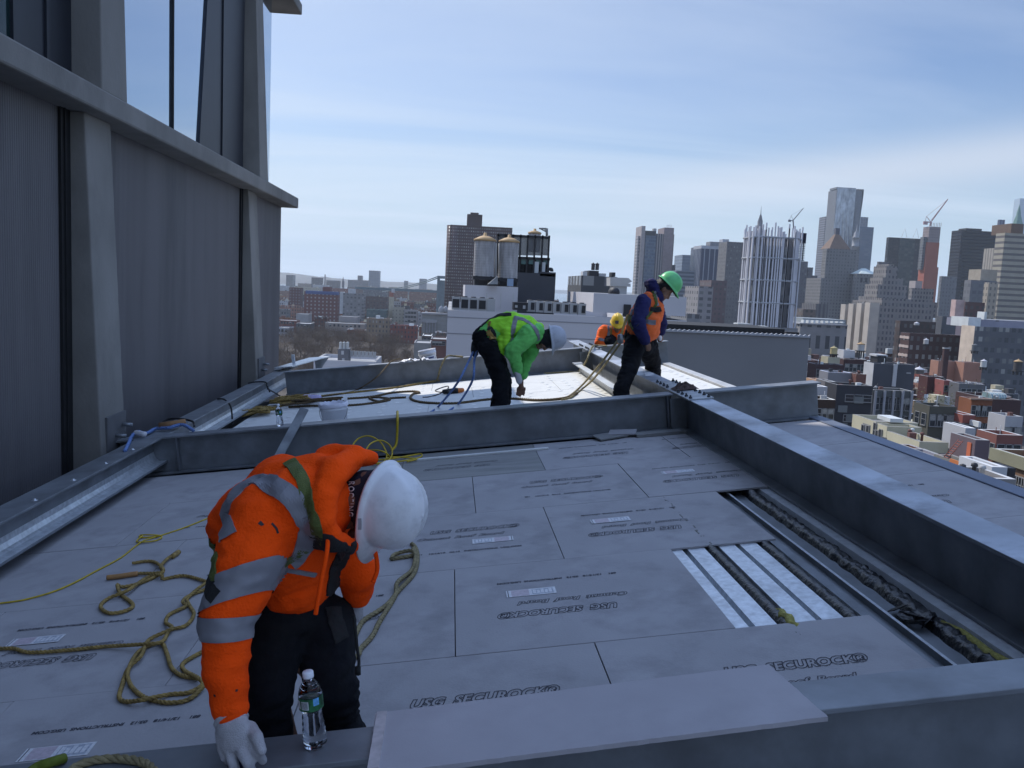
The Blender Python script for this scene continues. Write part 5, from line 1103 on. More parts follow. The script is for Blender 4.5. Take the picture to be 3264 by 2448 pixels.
g = thing('davit_arm', 'grey lattice davit arm standing on the black screen', 'davit', wp(1742, 748, 63)); m = MB()
P_ = lambda u, v: wp(u, v, 63.1)
for a, b, r in ((P_(1743, 752), P_(1743, 728), .09), (P_(1743, 729), P_(1718, 728), .06), (P_(1743, 740), P_(1722, 729), .04), (P_(1736, 729), P_(1738, 736), .03), (P_(1730, 729), P_(1731, 733), .03)): m.tube([a, b], r, 6)
m.build('lattice', plain('davit_grey', (.2, .2, .2)), g)
m = MB(); m.tube(smooth_path([P_(1746, 868), P_(1746, 861), P_(1752, 858), P_(1758, 859), P_(1759, 866)]), .12, 8); m.build('gooseneck', dark_m, q.o)
q = B('grey_building', 'dark grey building topped by two small water tanks', 1854, 1968, 878, 120, fac('dark_grey_stucco', (.085, .088, .095), (.14, .14, .15), 3, 3, .5, .55, pale=.5), depth=14, vb=970)
add(q, 'bulkhead', 1879, 1909, 862, 879, dark_m, 3, 5); add(q, 'roof_cap', 1858, 1872, 865, 880, plain('pale_pipe', (.45, .45, .45)), 3, 2); add(q, 'roof_rail', 1910, 1932, 871, 880, cabm, 3, 2); add(q, 'pipe_cluster', 1950, 1962, 868, 882, dark_m, 3, 2)
dk = plain('dark_tank', (.06, .055, .055))
wtank('small dark twin water tank on the grey building, left one', 1885, 1897, 838, 860, 124, dk, dk, False, hoops=2); wtank('small dark twin water tank on the grey building, right one', 1898, 1910, 838, 860, 124, dk, dk, False, hoops=2)
g = thing('roof_duct', 'big pale duct with an arrow shaped hood on the pale roof', 'duct', wp(1980, 930, 58)); m = MB()
pp = [wp(u, v, 58) for u, v in ((1945, 884), (2003, 886), (2015, 897), (2002, 904), (2010, 904), (2010, 914), (1945, 911))]
m.prism([(p.x, p.z) for p in pp], 58, 59.4, Matrix(((1, 0, 0, 0), (0, 0, 1, 0), (0, 1, 0, 0), (0, 0, 0, 1)))); a, b = wp(1955, 911, 58), wp(1998, 940, 58); m.build('hood', plain('pale_duct', (.40, .39, .38)), g)
m = MB(); m.bx(a.x, b.x, 58.1, 59.3, b.z, a.z); m.build('riser', plain('pale_duct', (.40, .39, .38)), g)
g = thing('vent_dome', 'round black vent dome in front of the pale duct', 'vent', wp(1959, 932, 54)); c = wp(1959, 932, 54); r = .36; m = MB(); m.ell(c + Vector((0, 0, 0)), .33, .33, c + Vector((0, .5, 0)), .33, .33, (1, 0, 0), 20); m.build('dome', dark_m, g)
# ribbed grey wall
q = B('ribbed_wall_building', 'low grey building with a ribbed metal wall below the white pole tower', 2112, 2583, 1052, 32, plain('grey_block_wall', (.205, .205, .215), .7, .06), depth=5, zb=0, vb=1240, par=0)
dzw = wp(2112, 1046, 32).z - wp(2583, 1076, 32).z
m = MB(); n = 62; pts = []
for k in range(n):
    x = q.x0 + (q.x1 - q.x0) * k / (n - 1); pts += [(x, q.z1 + (.07 if k % 2 else .01))]
m.prism([(q.x0, q.z1 - .05)] + pts + [(q.x1, q.z1 - .05)], 31.95, 32.02, Matrix(((1, 0, 0, 0), (0, 0, 1, 0), (0, 1, 0, 0), (0, 0, 0, 1)))); m.build('corrugated_edge', plain('pale_corrugated', (.36, .37, .4)), q.o)
m = MB(); m.bx(q.x0 - .4, q.x1 - .6, 33.0, 36.8, q.z1 + .0, q.z1 + .20); m.build('roof', plain('black_roof', (.02, .02, .022)), q.o)
for k in range(7): add(q, 'roof_unit', 2195 + 52 * k, 2212 + 56 * k, 1040 + 3 * k, 1058 + 3 * k, [cabm, dark_m, plain('black_roof', (.02, .02, .022)), galv][k % 4], 1.6 + .4 * (k % 3), .5)
# ---- white pole tower
q = B('pole_tower', 'unfinished tower wrapped in tall white vertical poles on four ring levels', 2412, 2545, 756, 200, fac('pole_tower_core', (.21, .21, .225), (.07, .075, .09), 1.6, 3.1, .5, .6, pale=.5), depth=8, zb=30, vb=1045, par=0)
polem = plain('white_painted_pole', (.50, .50, .54), .5, .08)
cx0, cy0 = (q.x0 + q.x1) / 2 + .2, 204; hw = 5.9; hd_ = 5.4
per = []; oct_ = [(-.72, -1), (.72, -1), (1, -.55), (1, .55), (.72, 1), (-.72, 1), (-1, .55), (-1, -.55)]
for i in range(8):
    a, b = oct_[i], oct_[(i + 1) % 8]; L_n = [16, 4, 6, 4, 10, 4, 7, 4][i]
    for k in range(L_n): t = k / L_n; per.append((cx0 + hw * (a[0] + (b[0] - a[0]) * t), cy0 + hd_ * (a[1] + (b[1] - a[1]) * t)))
zt0 = wp(2450, 716, 200).z; zb0 = wp(2450, 1042, 200).z
for i, (x, y) in enumerate(per):
    if i % 7 == 6: continue
    m = MB(); o = rnd.uniform(-.4, .4); m.bx(x - .15 + o, x + .15 + o, y - .15, y + .15, zb0, zt0 + rnd.uniform(-2.0, .5)); m.build('pole', polem, q.o)
for v in (757, 823, 894, 966):
    z = wp(2450, v, 200).z; m = MB(); P2_ = [Vector((cx0 + hw * a[0], cy0 + hd_ * a[1], z)) for a in oct_]; m.tube(P2_, .22, 6, closed=True, sm=False); m.build('ring_beam', plain('grey_ring', (.3, .31, .33)), q.o)
m = MB(); m.bx(cx0 - hw, cx0 + hw, cy0 - hd_, cy0 + hd_, 0, zb0); m.build('base', plain('grey_base_block', (.2, .2, .21)), q.o)
add(q, 'white_hut', 2352, 2392, 1030, 1052, plain('white_panel', (.5, .52, .52)), -8, 3); add(q, 'white_hut', 2400, 2450, 1038, 1060, plain('white_panel', (.5, .52, .52)), -9, 3)
m = MB(); a = wp(2549, 742, 208); b = wp(2564, 832, 208); m.bx(a.x, b.x, 208, 210, wp(2549, 775, 208).z, a.z); m.build('hoist_car', plain('navy_hoist', (.02, .02, .045)), q.o)
m = MB()
for k in range(12): z = b.z + (a.z - b.z) * k / 16; m.bx(a.x, b.x, 208.2, 208.4, z, z + .2); 
m.bx(a.x, a.x + .2, 208, 208.2, b.z, a.z); m.bx(b.x - .6, b.x - .4, 208, 208.2, b.z, a.z); m.build('hoist_mast', plain('navy_hoist', (.02, .02, .045)), q.o)
def crane(label, base, elbow, tip, cj, Y, col=(.25, .2, .2), r=.5, apex=None):
    g = thing('tower_crane', label, 'crane', wp(*base, Y), None, 'tower cranes'); mm = plain('crane_steel_%d' % int(Y), col)
    m = MB(); m.tube([wp(*base, Y), wp(*elbow, Y)], r * 1.3, 4, sm=False); m.build('mast', mm, g)
    A, T_ = wp(*elbow, Y), wp(*tip, Y); m = MB(); up2 = Vector((0, 0, r * 2.2))
    for o in (Vector((0, 0, 0)), up2): m.tube([A + o, T_ + o * .3], r * .5, 4, sm=False)
    for k in range(10): m.tube([A.lerp(T_, k / 10) + up2 * (k % 2) * (1 - k / 14), A.lerp(T_, (k + 1) / 10) + up2 * ((k + 1) % 2) * (1 - k / 14)], r * .3, 4, sm=False)
    m.build('jib', mm, g)
    m = MB(); m.tube([A, wp(*cj, Y)], r, 4, sm=False); C_ = wp(*cj, Y); m.bx(C_.x - r * 2, C_.x + r * 3, Y - r, Y + r, C_.z - r * 3, C_.z + r); m.build('counterweight', mm, g)
    if apex: m = MB(); m.tube([A, wp(*apex, Y), C_], r * .45, 4, sm=False); m.tube([wp(*apex, Y), T_], r * .18, 4, sm=False); m.build('a_frame', mm, g)
crane('slim grey crane above the white pole tower', (2530, 730), (2528, 704), (2561, 664), (2516, 702), 260, (.2, .2, .22), .16, (2522, 686))
# ---- skyline towers
sky_g = 'skyline towers'
def T(name, label, u0, u1, vt, Y, m_, side=None, depth=25, vb=1040, par=.5): return B(name, label, u0, u1, vt, Y, m_, side, depth, 0, vb, par, sky_g, 'tower')
beige_p = plain('beige_stone', (.30, .265, .26))
q = T('office_tower', 'tower with two bare end piers and a blue glass strip', 2046, 2150, 742, 950, fac('strip_tower', (.30, .27, .27), (.05, .055, .07), 2.6, 400, .55, 1.1, pale=0), depth=30)
add(q, 'end_pier', 2046, 2058, 720, 1000, beige_p, -1, 30); add(q, 'end_pier', 2118, 2149, 725, 1000, plain('brown_stone', (.21, .17, .175)), -1.2, 30); add(q, 'glass_strip', 2059, 2092, 748, 900, fac('blue_strip', (.10, .14, .20), (.06, .09, .14), 2, 3.6, .9, .6, pale=.1), -.6, 20)
add(q, 'dark_crown', 2058, 2091, 735, 750, dark_m, -.9, 10); add(q, 'roof_tank', 2083, 2093, 728, 744, cabm, 8, 6); add(q, 'stair_tower', 2034, 2045, 752, 1000, fac('lattice_tower', (.33, .31, .31), (.1, .1, .12), 3, 3.4, .6, .5), 3, 12)
m = MB()
for k in range(6): a = wp(2126 + 3 * k, 725, 955); m.bx(a.x - .15, a.x + .15, 955, 955.3, a.z, a.z + 3)
m.build('antenna', polem, q.o)
T('glass_tower', 'blue grey glass tower with a paler left half', 2176, 2234, 812, 1100, fac('bluegrey_glass', (.16, .19, .24), (.10, .125, .17), 8, 4, .96, .8, pale=.05), depth=40)
T('office_block', 'banded blue office block low in the skyline', 2156, 2214, 862, 820, fac('blue_bands', (.17, .19, .23), (.06, .075, .1), 60, 3.6, 1.1, .5, pale=0))
T('office_block', 'narrow dark block beside the pier tower', 2139, 2153, 844, 980, fac('dark_mid', (.07, .075, .09)))
q = T('office_tower', 'dark blue tower with thin white vertical lines', 2236, 2324, 785, 900, fac('white_line_tower', (.30, .32, .36), (.025, .035, .075), 5.4, 400, .82, 1.1, pale=0), depth=40); add(q, 'crown', 2236, 2324, 782, 792, plain('pale_crown', (.34, .35, .38)), -.4, 30); add(q, 'penthouse', 2264, 2302, 770, 786, plain('grey_pent', (.17, .17, .18)), 6, 15); add(q, 'frosted_box', 2304, 2324, 762, 784, plain('pale_crown', (.34, .35, .38)), 9, 12)
T('brick_tower', 'plain grey brown slab tower left of the pole tower', 2318, 2376, 770, 700, fac('greybrown_slab', (.15, .145, .15), (.09, .09, .1), 2.4, 3, .4, .45, pale=.2), depth=22)
T('apartment_tower', 'pale apartment tower with stacked balconies', 2228, 2274, 912, 420, fac('balcony_tower', (.27, .255, .26), (.08, .08, .09), 4.2, 3.0, .45, .5, pale=.3))
T('brick_tower', 'dusky red brown tower behind the pale balcony tower', 2268, 2318, 893, 520, fac('dusky_red', (.13, .095, .10), (.08, .075, .08), 2.6, 3, .45, .5))
T('office_block', 'grey low block with columns beneath the balcony tower', 2190, 2232, 1000, 330, fac('grey_low', (.22, .22, .23), (.06, .06, .07), 3, 3.6, .6, .6))
T('office_block', 'slim blue block behind the man in navy', 2208, 2240, 940, 600, fac('blue_grid', (.13, .14, .17), (.2, .2, .22), 3, 3, .5, .4))
q = T('spire_tower', 'dark tower with a pointed crown behind the pole tower', 2404, 2440, 735, 1500, plain('dark_gothic', (.09, .09, .11))); 
c = wp(2421, 735, 1505); m = MB(); k_ = 1500 / 2770
m.lathe([(10 * k_, -10), (10 * k_, 16 * k_), (8.5 * k_, 17 * k_), (8 * k_, 30 * k_), (5 * k_, 40 * k_), (4.4 * k_, 44 * k_), (1.2 * k_, 53 * k_), (.3 * k_, 78 * k_)], 12, Matrix.Translation(c)); m.build('spire', plain('dark_gothic', (.09, .09, .11)), q.o)
stp = fac('dark_step', (.10, .10, .115), (.06, .06, .07), 3, 3.4, .45, .5)
q = T('stepped_tower', 'dark stepped tower right of the pole tower', 2540, 2576, 832, 900, stp); add(q, 'lower_step', 2576, 2592, 852, 1040, stp, 0, 20); add(q, 'lower_step', 2592, 2606, 878, 1040, stp, 0, 20); add(q, 'lower_step', 2606, 2622, 905, 1040, stp, 0, 20)
# rippled steel tower
q = T('rippled_tower', 'tallest rippled silver tower', 2668, 2749, 604, 1300, plain('rippled_core', (.14, .15, .17)), depth=30)
def ripple(u0, u1, v0, v1, Y, ph):
    nx, nz_ = 44, 100; vs = []; a = wp(u0, v0, Y); b = wp(u1, v0, Y); b.z = wp(u0, v1, Y).z
    for j in range(nz_ + 1):
        for i in range(nx + 1):
            t = i / nx; z = a.z + (b.z - a.z) * j / nz_; x = a.x + (b.x - a.x) * t; y = Y - 3.4 - 3.6 * math.sin(t * 27 + ph + 1.6 * math.sin(z * .07 + t * 3)) * (.5 + .5 * math.sin(z * .021 + ph)) + 3.0 * (t - .5) ** 2
            vs.append((x, y, z))
    m = MB(); m.add(vs, [(j * (nx + 1) + i, (j + 1) * (nx + 1) + i, (j + 1) * (nx + 1) + i + 1, j * (nx + 1) + i + 1) for j in range(nz_) for i in range(nx)], 0, False)
    return m.build('rippled_facade', mat('rippled_metal', (.34, .36, .40), .34, .85, .35, .09, stretch=(2, 2, .7), dirt=(.10, .11, .13), dscale=.25, damt=.7), q.o)
ripple(2667, 2727, 597, 1000, 1300, .6); ripple(2727, 2750, 603, 1000, 1306, 2.2); add(q, 'roof_edge', 2667, 2727, 596, 603, plain('rippled_core', (.14, .15, .17)), .6, 24)
T('office_tower', 'grey banded slab left of the rippled tower', 2632, 2672, 690, 1420, fac('grey_bands', (.19, .19, .22), (.10, .105, .125), 60, 3.8, 1.1, .5, pale=0))
q = T('glass_tower', 'blue glass tower right of the rippled tower', 2738, 2786, 722, 1400, fac('steel_blue_glass', (.12, .15, .20), (.09, .115, .16), 7, 4, .97, .85, pale=.05)); add(q, 'upper_block', 2738, 2768, 691, 724, fac('grey_bands2', (.22, .23, .26), (.13, .14, .16), 4, 4, .5, .5), 5, 20)
gr = fac('grey_granite', (.19, .185, .185), (.07, .07, .08), 2.9, 3.0, .38, .5, pale=.1)
q = T('courthouse_tower', 'grey granite tower with a pyramid roof', 2636, 2732, 792, 800, gr, side=14)
add(q, 'lower_shaft', 2618, 2734, 886, 1040, gr, -2, 34)
c0, c1, ap = wp(2644, 792, 802), wp(2712, 792, 802), wp(2684, 734, 802); m = MB(); y0, y1 = 802, 802 + (c1.x - c0.x); mx_, my_ = (c0.x + c1.x) / 2, (y0 + y1) / 2; zt = ap.z
m.add([(c0.x, y0, c0.z), (c1.x, y0, c0.z), (c1.x, y1, c0.z), (c0.x, y1, c0.z), (mx_, my_, zt)], [(0, 1, 4), (1, 2, 4), (2, 3, 4), (3, 0, 4), (3, 2, 1, 0)]); m.build('pyramid_roof', plain('tarnished_gold_roof', (.15, .10, .075)), q.o)
m = MB(); m.bx(mx_ - 2, mx_ + 2, my_ - 2, my_ + 2, zt - 6, zt + 2.5); m.build('lantern', plain('dark_gothic', (.09, .09, .11)), q.o)
q = T('lantern_tower', 'round domed lantern tower with a pale spire', 2712, 2740, 800, 1000, gr); c = wp(2725, 800, 1006); k_ = 1000 / 2770
m = MB(); m.lathe([(13 * k_, -5), (13 * k_, 14 * k_), (14 * k_, 15 * k_), (11 * k_, 17 * k_), (11 * k_, 40 * k_), (13 * k_, 42 * k_), (9 * k_, 46 * k_), (7 * k_, 58 * k_), (3 * k_, 64 * k_), (1.5 * k_, 76 * k_), (.3 * k_, 86 * k_)], 20, Matrix.Translation(c)); m.build('lantern', plain('pale_stone', (.25, .25, .26)), q.o)
q = T('civic_building', 'grey building with a pale green hipped roof', 2730, 2792, 872, 780, gr, side=10); a, b = wp(2735, 872, 784), wp(2788, 872, 784); t_ = wp(2762, 855, 784).z
m = MB(); m.add([(a.x, 780, a.z), (b.x + 1, 780, a.z), (b.x + 1, 800, a.z), (a.x, 800, a.z), ((a.x + b.x) / 2 - 2, 790, t_), ((a.x + b.x) / 2 + 2, 790, t_)], [(0, 1, 5, 4), (1, 2, 5), (2, 3, 4, 5), (3, 0, 4)]); m.build('hipped_roof', plain('pale_green_roof', (.45, .5, .48)), q.o)
for k in range(3): add(q, 'tall_window', 2743 + 15 * k, 2750 + 15 * k, 885, 900, dark_m, -.1, .3)
q = T('office_tower', 'black tower with a green glass centre and two roof masts', 2834, 2938, 756, 1150, fac('black_grid', (.010, .010, .018), (.006, .007, .012), 3, 3.6, .7, .6, pale=.05), side=8, depth=40)
add(q, 'green_panel', 2870, 2918, 758, 930, fac('green_black_glass', (.022, .036, .04), (.012, .022, .026), 5, 3.6, .8, .7, pale=.05), -1, 20)
for u in (2873, 2910): m = MB(); a = wp(u, 757, 1155); m.tube([a, a + Vector((4, 0, 12)), a + Vector((8, 0, 0))], .35, 4, sm=False); m.build('roof_mast', polem, q.o)
T('office_block', 'dark stub block left of the black and green tower', 2802, 2832, 834, 1100, fac('dark_mid2', (.09, .085, .10), (.05, .05, .06)), side=6)
org = plain('orange_netting', (.30, .085, .05), .9, .12, .05)
q = T('unfinished_tower', 'tower under construction wrapped in orange netting', 2956, 2995, 772, 1050, org, side=9, depth=14); add(q, 'upper_floors', 2963, 2999, 722, 775, fac('raw_floors', (.27, .22, .22), (.1, .08, .08), 3, 3.3, .4, .4), 1, 14); add(q, 'scaffold', 2945, 2958, 755, 860, fac('scaffold_grid', (.15, .15, .16), (.05, .06, .07), 3, 3.3, .6, .6), 3, 8); add(q, 'orange_base', 2948, 2992, 850, 1000, org, -1, 14)
m = MB()
for k in range(8): a = wp(2964 + 5 * k, 723, 1052); m.bx(a.x - .2, a.x + .2, 1052, 1052.4, a.z, a.z + 5)
m.build('column_stub', plain('raw_floor_col', (.25, .2, .2)), q.o)
crane('red and white luffing crane on the orange tower', (2965, 720), (2968, 708), (3021, 636), (2949, 708), 1060, (.35, .22, .22), 1.0, (2953, 690))
q = T('office_tower', 'big black slab tower with a ribbed left side', 3066, 3184, 733, 950, fac('black_slab', (.007, .007, .016), (.005, .005, .012), 60, 3.6, 1.1, .6, pale=0), side=33)
add(q, 'roof_plant', 3080, 3130, 727, 735, dark_m, 10, 15)
gth = plain('pale_gothic_stone', (.27, .265, .26)); q = T('gothic_tower', 'pale gothic tower with a green copper spire', 3206, 3264, 745, 1250, fac('gothic_piers', (.27, .26, .255), (.12, .12, .13), 3.2, 400, .4, 1.1, pale=0)); c = wp(3240, 745, 1262); k_ = 1250 / 2770
m = MB(); m.lathe([(17 * k_, -5), (17 * k_, 30 * k_), (15 * k_, 34 * k_), (10 * k_, 52 * k_), (7 * k_, 60 * k_), (6 * k_, 70 * k_), (1.5 * k_, 90 * k_), (.2 * k_, 96 * k_)], 8, Matrix.Translation(c), sm=False); m.build('copper_spire', plain('green_copper', (.13, .22, .19)), q.o)
T('office_tower', 'slender blue striped tower left of the green spire', 3186, 3204, 700, 1150, fac('slim_blue', (.16, .18, .24), (.06, .07, .12), 4, 400, .5, 1.1, pale=0), side=4)
q = T('office_tower', 'faint pale blue glass tower at the right frame edge', 3252, 3330, 632, 2300, plain('faint_blue_glass', (.35, .42, .48), .2))
q = T('office_building', 'huge beige building with horizontal bands at the right frame edge', 3204, 3420, 742, 520, fac('beige_bands', (.36, .33, .27), (.12, .11, .11), 60, 3.55, 1.1, .42, pale=0), side=30, depth=60, vb=1010); add(q, 'side_block', 3180, 3206, 790, 1010, fac('beige_bays', (.36, .33, .29), (.15, .14, .14), 2.6, 400, .3, 1.1, pale=0), 8, 14)
add(q, 'roof_plant', 3225, 3264, 712, 745, plain('brown_plant', (.12, .08, .06)), 12, 20)
# ziggurat court building with lit wings
zg = fac('court_stone', (.225, .21, .205), (.05, .052, .065), 2.0, 2.9, .45, .55, pale=.15, roof=(.3, .29, .29)); lit = fac('court_stone_sunlit', (.46, .41, .36), (.2, .19, .18), 60, 400, 0, 0)  # second stone is paler and warmer: sunlight painted into the wings' colour
q = T('court_building', 'stepped grey court building with four sunlit vertical wings', 2800, 2978, 972, 430, zg, depth=34, vb=1120)
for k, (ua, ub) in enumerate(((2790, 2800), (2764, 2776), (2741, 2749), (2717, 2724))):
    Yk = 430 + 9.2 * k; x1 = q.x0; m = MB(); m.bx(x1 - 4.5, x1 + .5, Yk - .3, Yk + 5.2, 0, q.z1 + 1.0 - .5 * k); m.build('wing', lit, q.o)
for (u0, u1, v0, dd) in ((2812, 2975, 950, 4), (2798, 2892, 906, 14), (2814, 2880, 884, 18), (2826, 2862, 848, 22), (2834, 2850, 842, 24), (2776, 2790, 945, 20), (2756, 2770, 958, 26)): add(q, 'setback', u0, u1, v0, 990, zg, dd, 14, .4)
q = T('court_building', 'second stepped grey block with a rooftop tank behind the court', 2908, 2978, 918, 560, zg, side=10, depth=25); add(q, 'roof_drum', 2919, 2941, 895, 920, beige_p, 6, 8); add(q, 'lower_step', 2895, 2990, 960, 1010, zg, -4, 20)
T('office_block', 'grey slab under the black slab tower', 3002, 3052, 880, 800, fac('grey_slab2', (.17, .17, .18), (.10, .1, .11), 3, 3.4, .4, .5), side=6)
q = T('civic_building', 'long low pale court with arched windows and a cornice', 2552, 2702, 1030, 380, fac('low_court', (.25, .245, .25), (.05, .055, .065), 4.4, 9.5, .45, .62, pale=.1, roof=(.28, .29, .3)), side=10, depth=40, vb=1095); add(q, 'upper_storey', 2560, 2698, 1014, 1032, plain('grey_green_roof', (.22, .24, .25)), 8, 20); add(q, 'cornice', 2550, 2703, 1029, 1033, plain('pale_stone', (.25, .25, .26)), -.6, 20)
for k in range(9): add(q, 'roof_hut', 2562 + 15.5 * k, 2568 + 15.5 * k, 1020 + .7 * k, 1030, plain('white_panel', (.5, .52, .52)), 2, 3)
T('office_block', 'dull brown low block behind the long court', 2560, 2600, 985, 520, fac('dull_brown', (.14, .115, .105), (.06, .06, .06)))
T('office_block', 'grey slab with faint columns behind the long court', 2602, 2640, 968, 600, fac('faint_cols', (.16, .155, .16), (.08, .08, .09), 3, 400, .5, 1.1, pale=0))
rb = fac('maroon_brick', (.085, .05, .048), (.10, .09, .09), 2.4, 3.2, .45, .5, pale=.5)
q = T('brick_building', 'maroon brick block with a sunlit striped left side', 2900, 3062, 1062, 300, rb, side=30, vb=1120); q2 = T('brick_building', 'taller dark brick block behind the striped maroon one', 2870, 3030, 1022, 350, fac('dark_brick2', (.07, .05, .048), (.05, .045, .045), 2.4, 3.2, .5, .5), side=12, vb=1065)
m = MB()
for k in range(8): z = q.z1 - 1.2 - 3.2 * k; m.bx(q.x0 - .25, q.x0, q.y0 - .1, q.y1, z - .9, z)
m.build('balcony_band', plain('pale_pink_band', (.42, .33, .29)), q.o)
q = T('office_building', 'long grey building with a blank sunlit cream end wall', 3108, 3420, 1040, 270, fac('long_grey', (.115, .12, .135), (.06, .065, .075), 2.2, 3.4, .6, .45, pale=.3, roof=(.35, .35, .37)), side=44, depth=40, vb=1130)
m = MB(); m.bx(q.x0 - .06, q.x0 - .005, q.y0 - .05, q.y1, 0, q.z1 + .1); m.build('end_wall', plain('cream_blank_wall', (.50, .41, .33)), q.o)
add(q, 'white_penthouse', 3088, 3128, 1011, 1041, plain('white_panel', (.5, .52, .52)), 4, 10); add(q, 'lilac_penthouse', 3128, 3420, 1018, 1043, fac('lilac_pent', (.25, .25, .31), (.1, .1, .12), 12, 6, .1, .3), 5, 20)
add(q, 'white_fin', 3139, 3147, 994, 1018, plain('white_panel', (.5, .52, .52)), 8, 4)
q = T('mural_building', 'narrow building with a pale pink mural wall', 3048, 3076, 955, 400, plain('pale_pink_mural', (.42, .30, .28), .9, .3, .15), side=6, vb=1015)
T('brick_building', 'dark red brick block right of the pink mural', 3078, 3140, 962, 420, fac('dark_red', (.10, .055, .055), (.06, .05, .05)), side=4, vb=1015)
q = T('office_building', 'grey office block with white framed corner windows', 3096, 3178, 892, 480, fac('grey_office', (.17, .17, .185), (.10, .105, .12), 3.4, 3.8, .7, .5), side=22, vb=970); add(q, 'beige_penthouse', 3128, 3180, 858, 894, plain('beige_stone2', (.30, .26, .21)), 6, 12)
T('office_building', 'small beige stepped block left of the banded building', 3152, 3182, 900, 440, fac('beige_step', (.38, .33, .27), (.14, .13, .12), 2.4, 3.2, .4, .5), side=8, vb=970)
T('grey_building', 'plain slate block with a white left edge', 3004, 3050, 1008, 330, fac('slate_plain', (.10, .105, .12), (.05, .05, .06), 6, 5, .2, .4), side=6, vb=1060)
# ---- low houses at right
def H(name, label, u0, u1, vt, Y, col, roof=(.4, .4, .41), side=None, depth=12, vb=None, nw=None, lw=None, ws=(1.0, 1.7), fh=3.2, top=1.2, glass=None):
    m_ = fac('wall_' + '_'.join('%02d' % int(c * 99) for c in col + roof), col, fw=9, fh=90, wx=0, wz=0, roof=roof, var=.10)
    q = B(name, label, u0, u1, vt, Y, m_, side, depth, 0, vb, .6, 'low houses', 'building')
    W_, D_ = q.x1 - q.x0, q.y1 - q.y0
    if W_ > 1.8 and D_ > 3:
        for k in range(int(min(9, 2 + W_ * D_ / 14))):
            hx, hy = q.x0 + .5 + rnd.random() * (W_ - 1.1), q.y0 + .6 + rnd.random() * (D_ - 1.4); m = MB(); t_ = rnd.random()
            if t_ < .35: m.lathe([(.14, q.z1 - .6), (.14, q.z1 + .25), (.24, q.z1 + .3), (.2, q.z1 + .5), (.03, q.z1 + .56)], 8, Matrix.Translation((hx, hy, 0))); nm_ = 'vent'
            elif t_ < .75: a_, b_ = rnd.uniform(.35, .8), rnd.uniform(.3, .6); m.bx(hx, hx + a_, hy, hy + b_, q.z1 - .58, q.z1 - .5 + rnd.uniform(.4, 1.0)); m.bx(hx + .06, hx + a_ - .06, hy - .02, hy, q.z1 - .4, q.z1 - .1); nm_ = 'roof_unit'
            else: m.tube([Vector((hx, hy, q.z1 - .6)), Vector((hx, hy, q.z1 + rnd.uniform(.5, 1.4)))], .05, 6); nm_ = 'vent_pipe'
            m.build(nm_, [cabm, plain('white_panel', (.5, .52, .52)), dark_m, plain('hut_brick', (.13, .06, .05))][rnd.randrange(4)], q.o)
    if nw: wins(q, 'f', nw[0], nw[1], ws[0], ws[1], top, fh)
    if lw: wins(q, 'l', lw[0], lw[1], ws[0], ws[1], top, fh)
    return q
q = H('cream_building', 'cream stepped apartment building at the edge of the roof, nearest below', 2931, 3024, 1408, 86, (.54, .50, .36), (.24, .23, .21), 145, vb=1480, nw=(4, 3), ws=(.8, 1.6))
Xc = q.x0
for k, (ua, v_, ub, dx) in enumerate(((2906, 1362, 2868, 4.0), (2866, 1347, 2784, 5.0))):
    Ya, Yb = Xc * 2770 / (ua - 1440), Xc * 2770 / (ub - 1440); zt = wp(ua, v_, Ya).z; m = MB(); boxp(m, Xc - .02 - .01 * k, Xc + dx, Ya, Yb, 0, zt, .5); m.build('raised_part', MATS[q.wall.data.materials[0].name], q.o)
for (ua, ub) in ((2850, 2822),): Ya, Yb = Xc * 2770 / (ua - 1440), Xc * 2770 / (ub - 1440); m = MB(); m.bx(Xc - .05, Xc - .035, Ya, Yb, 0, zt - .6); m.build('dark_bay', plain('grey_bay', (.2, .2, .2)), q.o)
for (u_, v_, hh_) in ((2825, 1382, 1.5), (2842, 1385, 1.5), (2866, 1380, 1.6), (2887, 1404, 1.7), (2874, 1406, 1.7), (2902, 1424, 1.5)):
    Ya = Xc * 2770 / (u_ - 1440); p = wp(u_, v_ + 16, Ya); inst('window', wmesh(.55, hh_), q.o, Matrix.Translation(Vector((Xc - .06, Ya, p.z)) - BASE[q.o.name]) @ Matrix.Rotation(-math.pi / 2, 4, 'Z'))
add(q, 'roof_dome', 2838, 2880, 1334, 1346, plain('white_panel', (.5, .52, .52)), 9, 3)
q = H('dark_building', 'dark checkered apartment building with pale window panels', 2668, 2784, 1226, 120, (.045, .046, .055), (.2, .2, .2), 26, vb=1365)
wins(q, 'f', 3, 4, 1.2, .9, 1.4, 2.9, .25, .98); 
for k, (a_, b_) in enumerate(((2, 1), (0, 2), (1, 3), (0, 4))): add(q, 'grey_panel', 2672 + 26 * a_, 2702 + 26 * a_, 1236 + 28 * b_, 1258 + 28 * b_, plain('grey_panel', (.14, .15, .15)), -.12, .1)
q = H('grid_building', 'grey apartment building with pale vertical piers and recessed balconies', 2784, 2912, 1242, 132, (.10, .105, .105), (.3, .3, .3), 8, vb=1345, nw=(6, 5), ws=(1.4, 1.9), fh=2.9)
for k in range(5): add(q, 'pier', 2790 + 29 * k, 2797 + 29 * k, 1246, 1350, plain('pale_pier', (.27, .27, .29)), -.3, .3)
q = H('curved_block', 'slate grey blank block with white edge strips behind the grid building', 2786, 2918, 1158, 165, (.075, .08, .095), (.15, .15, .16), 24, vb=1230)
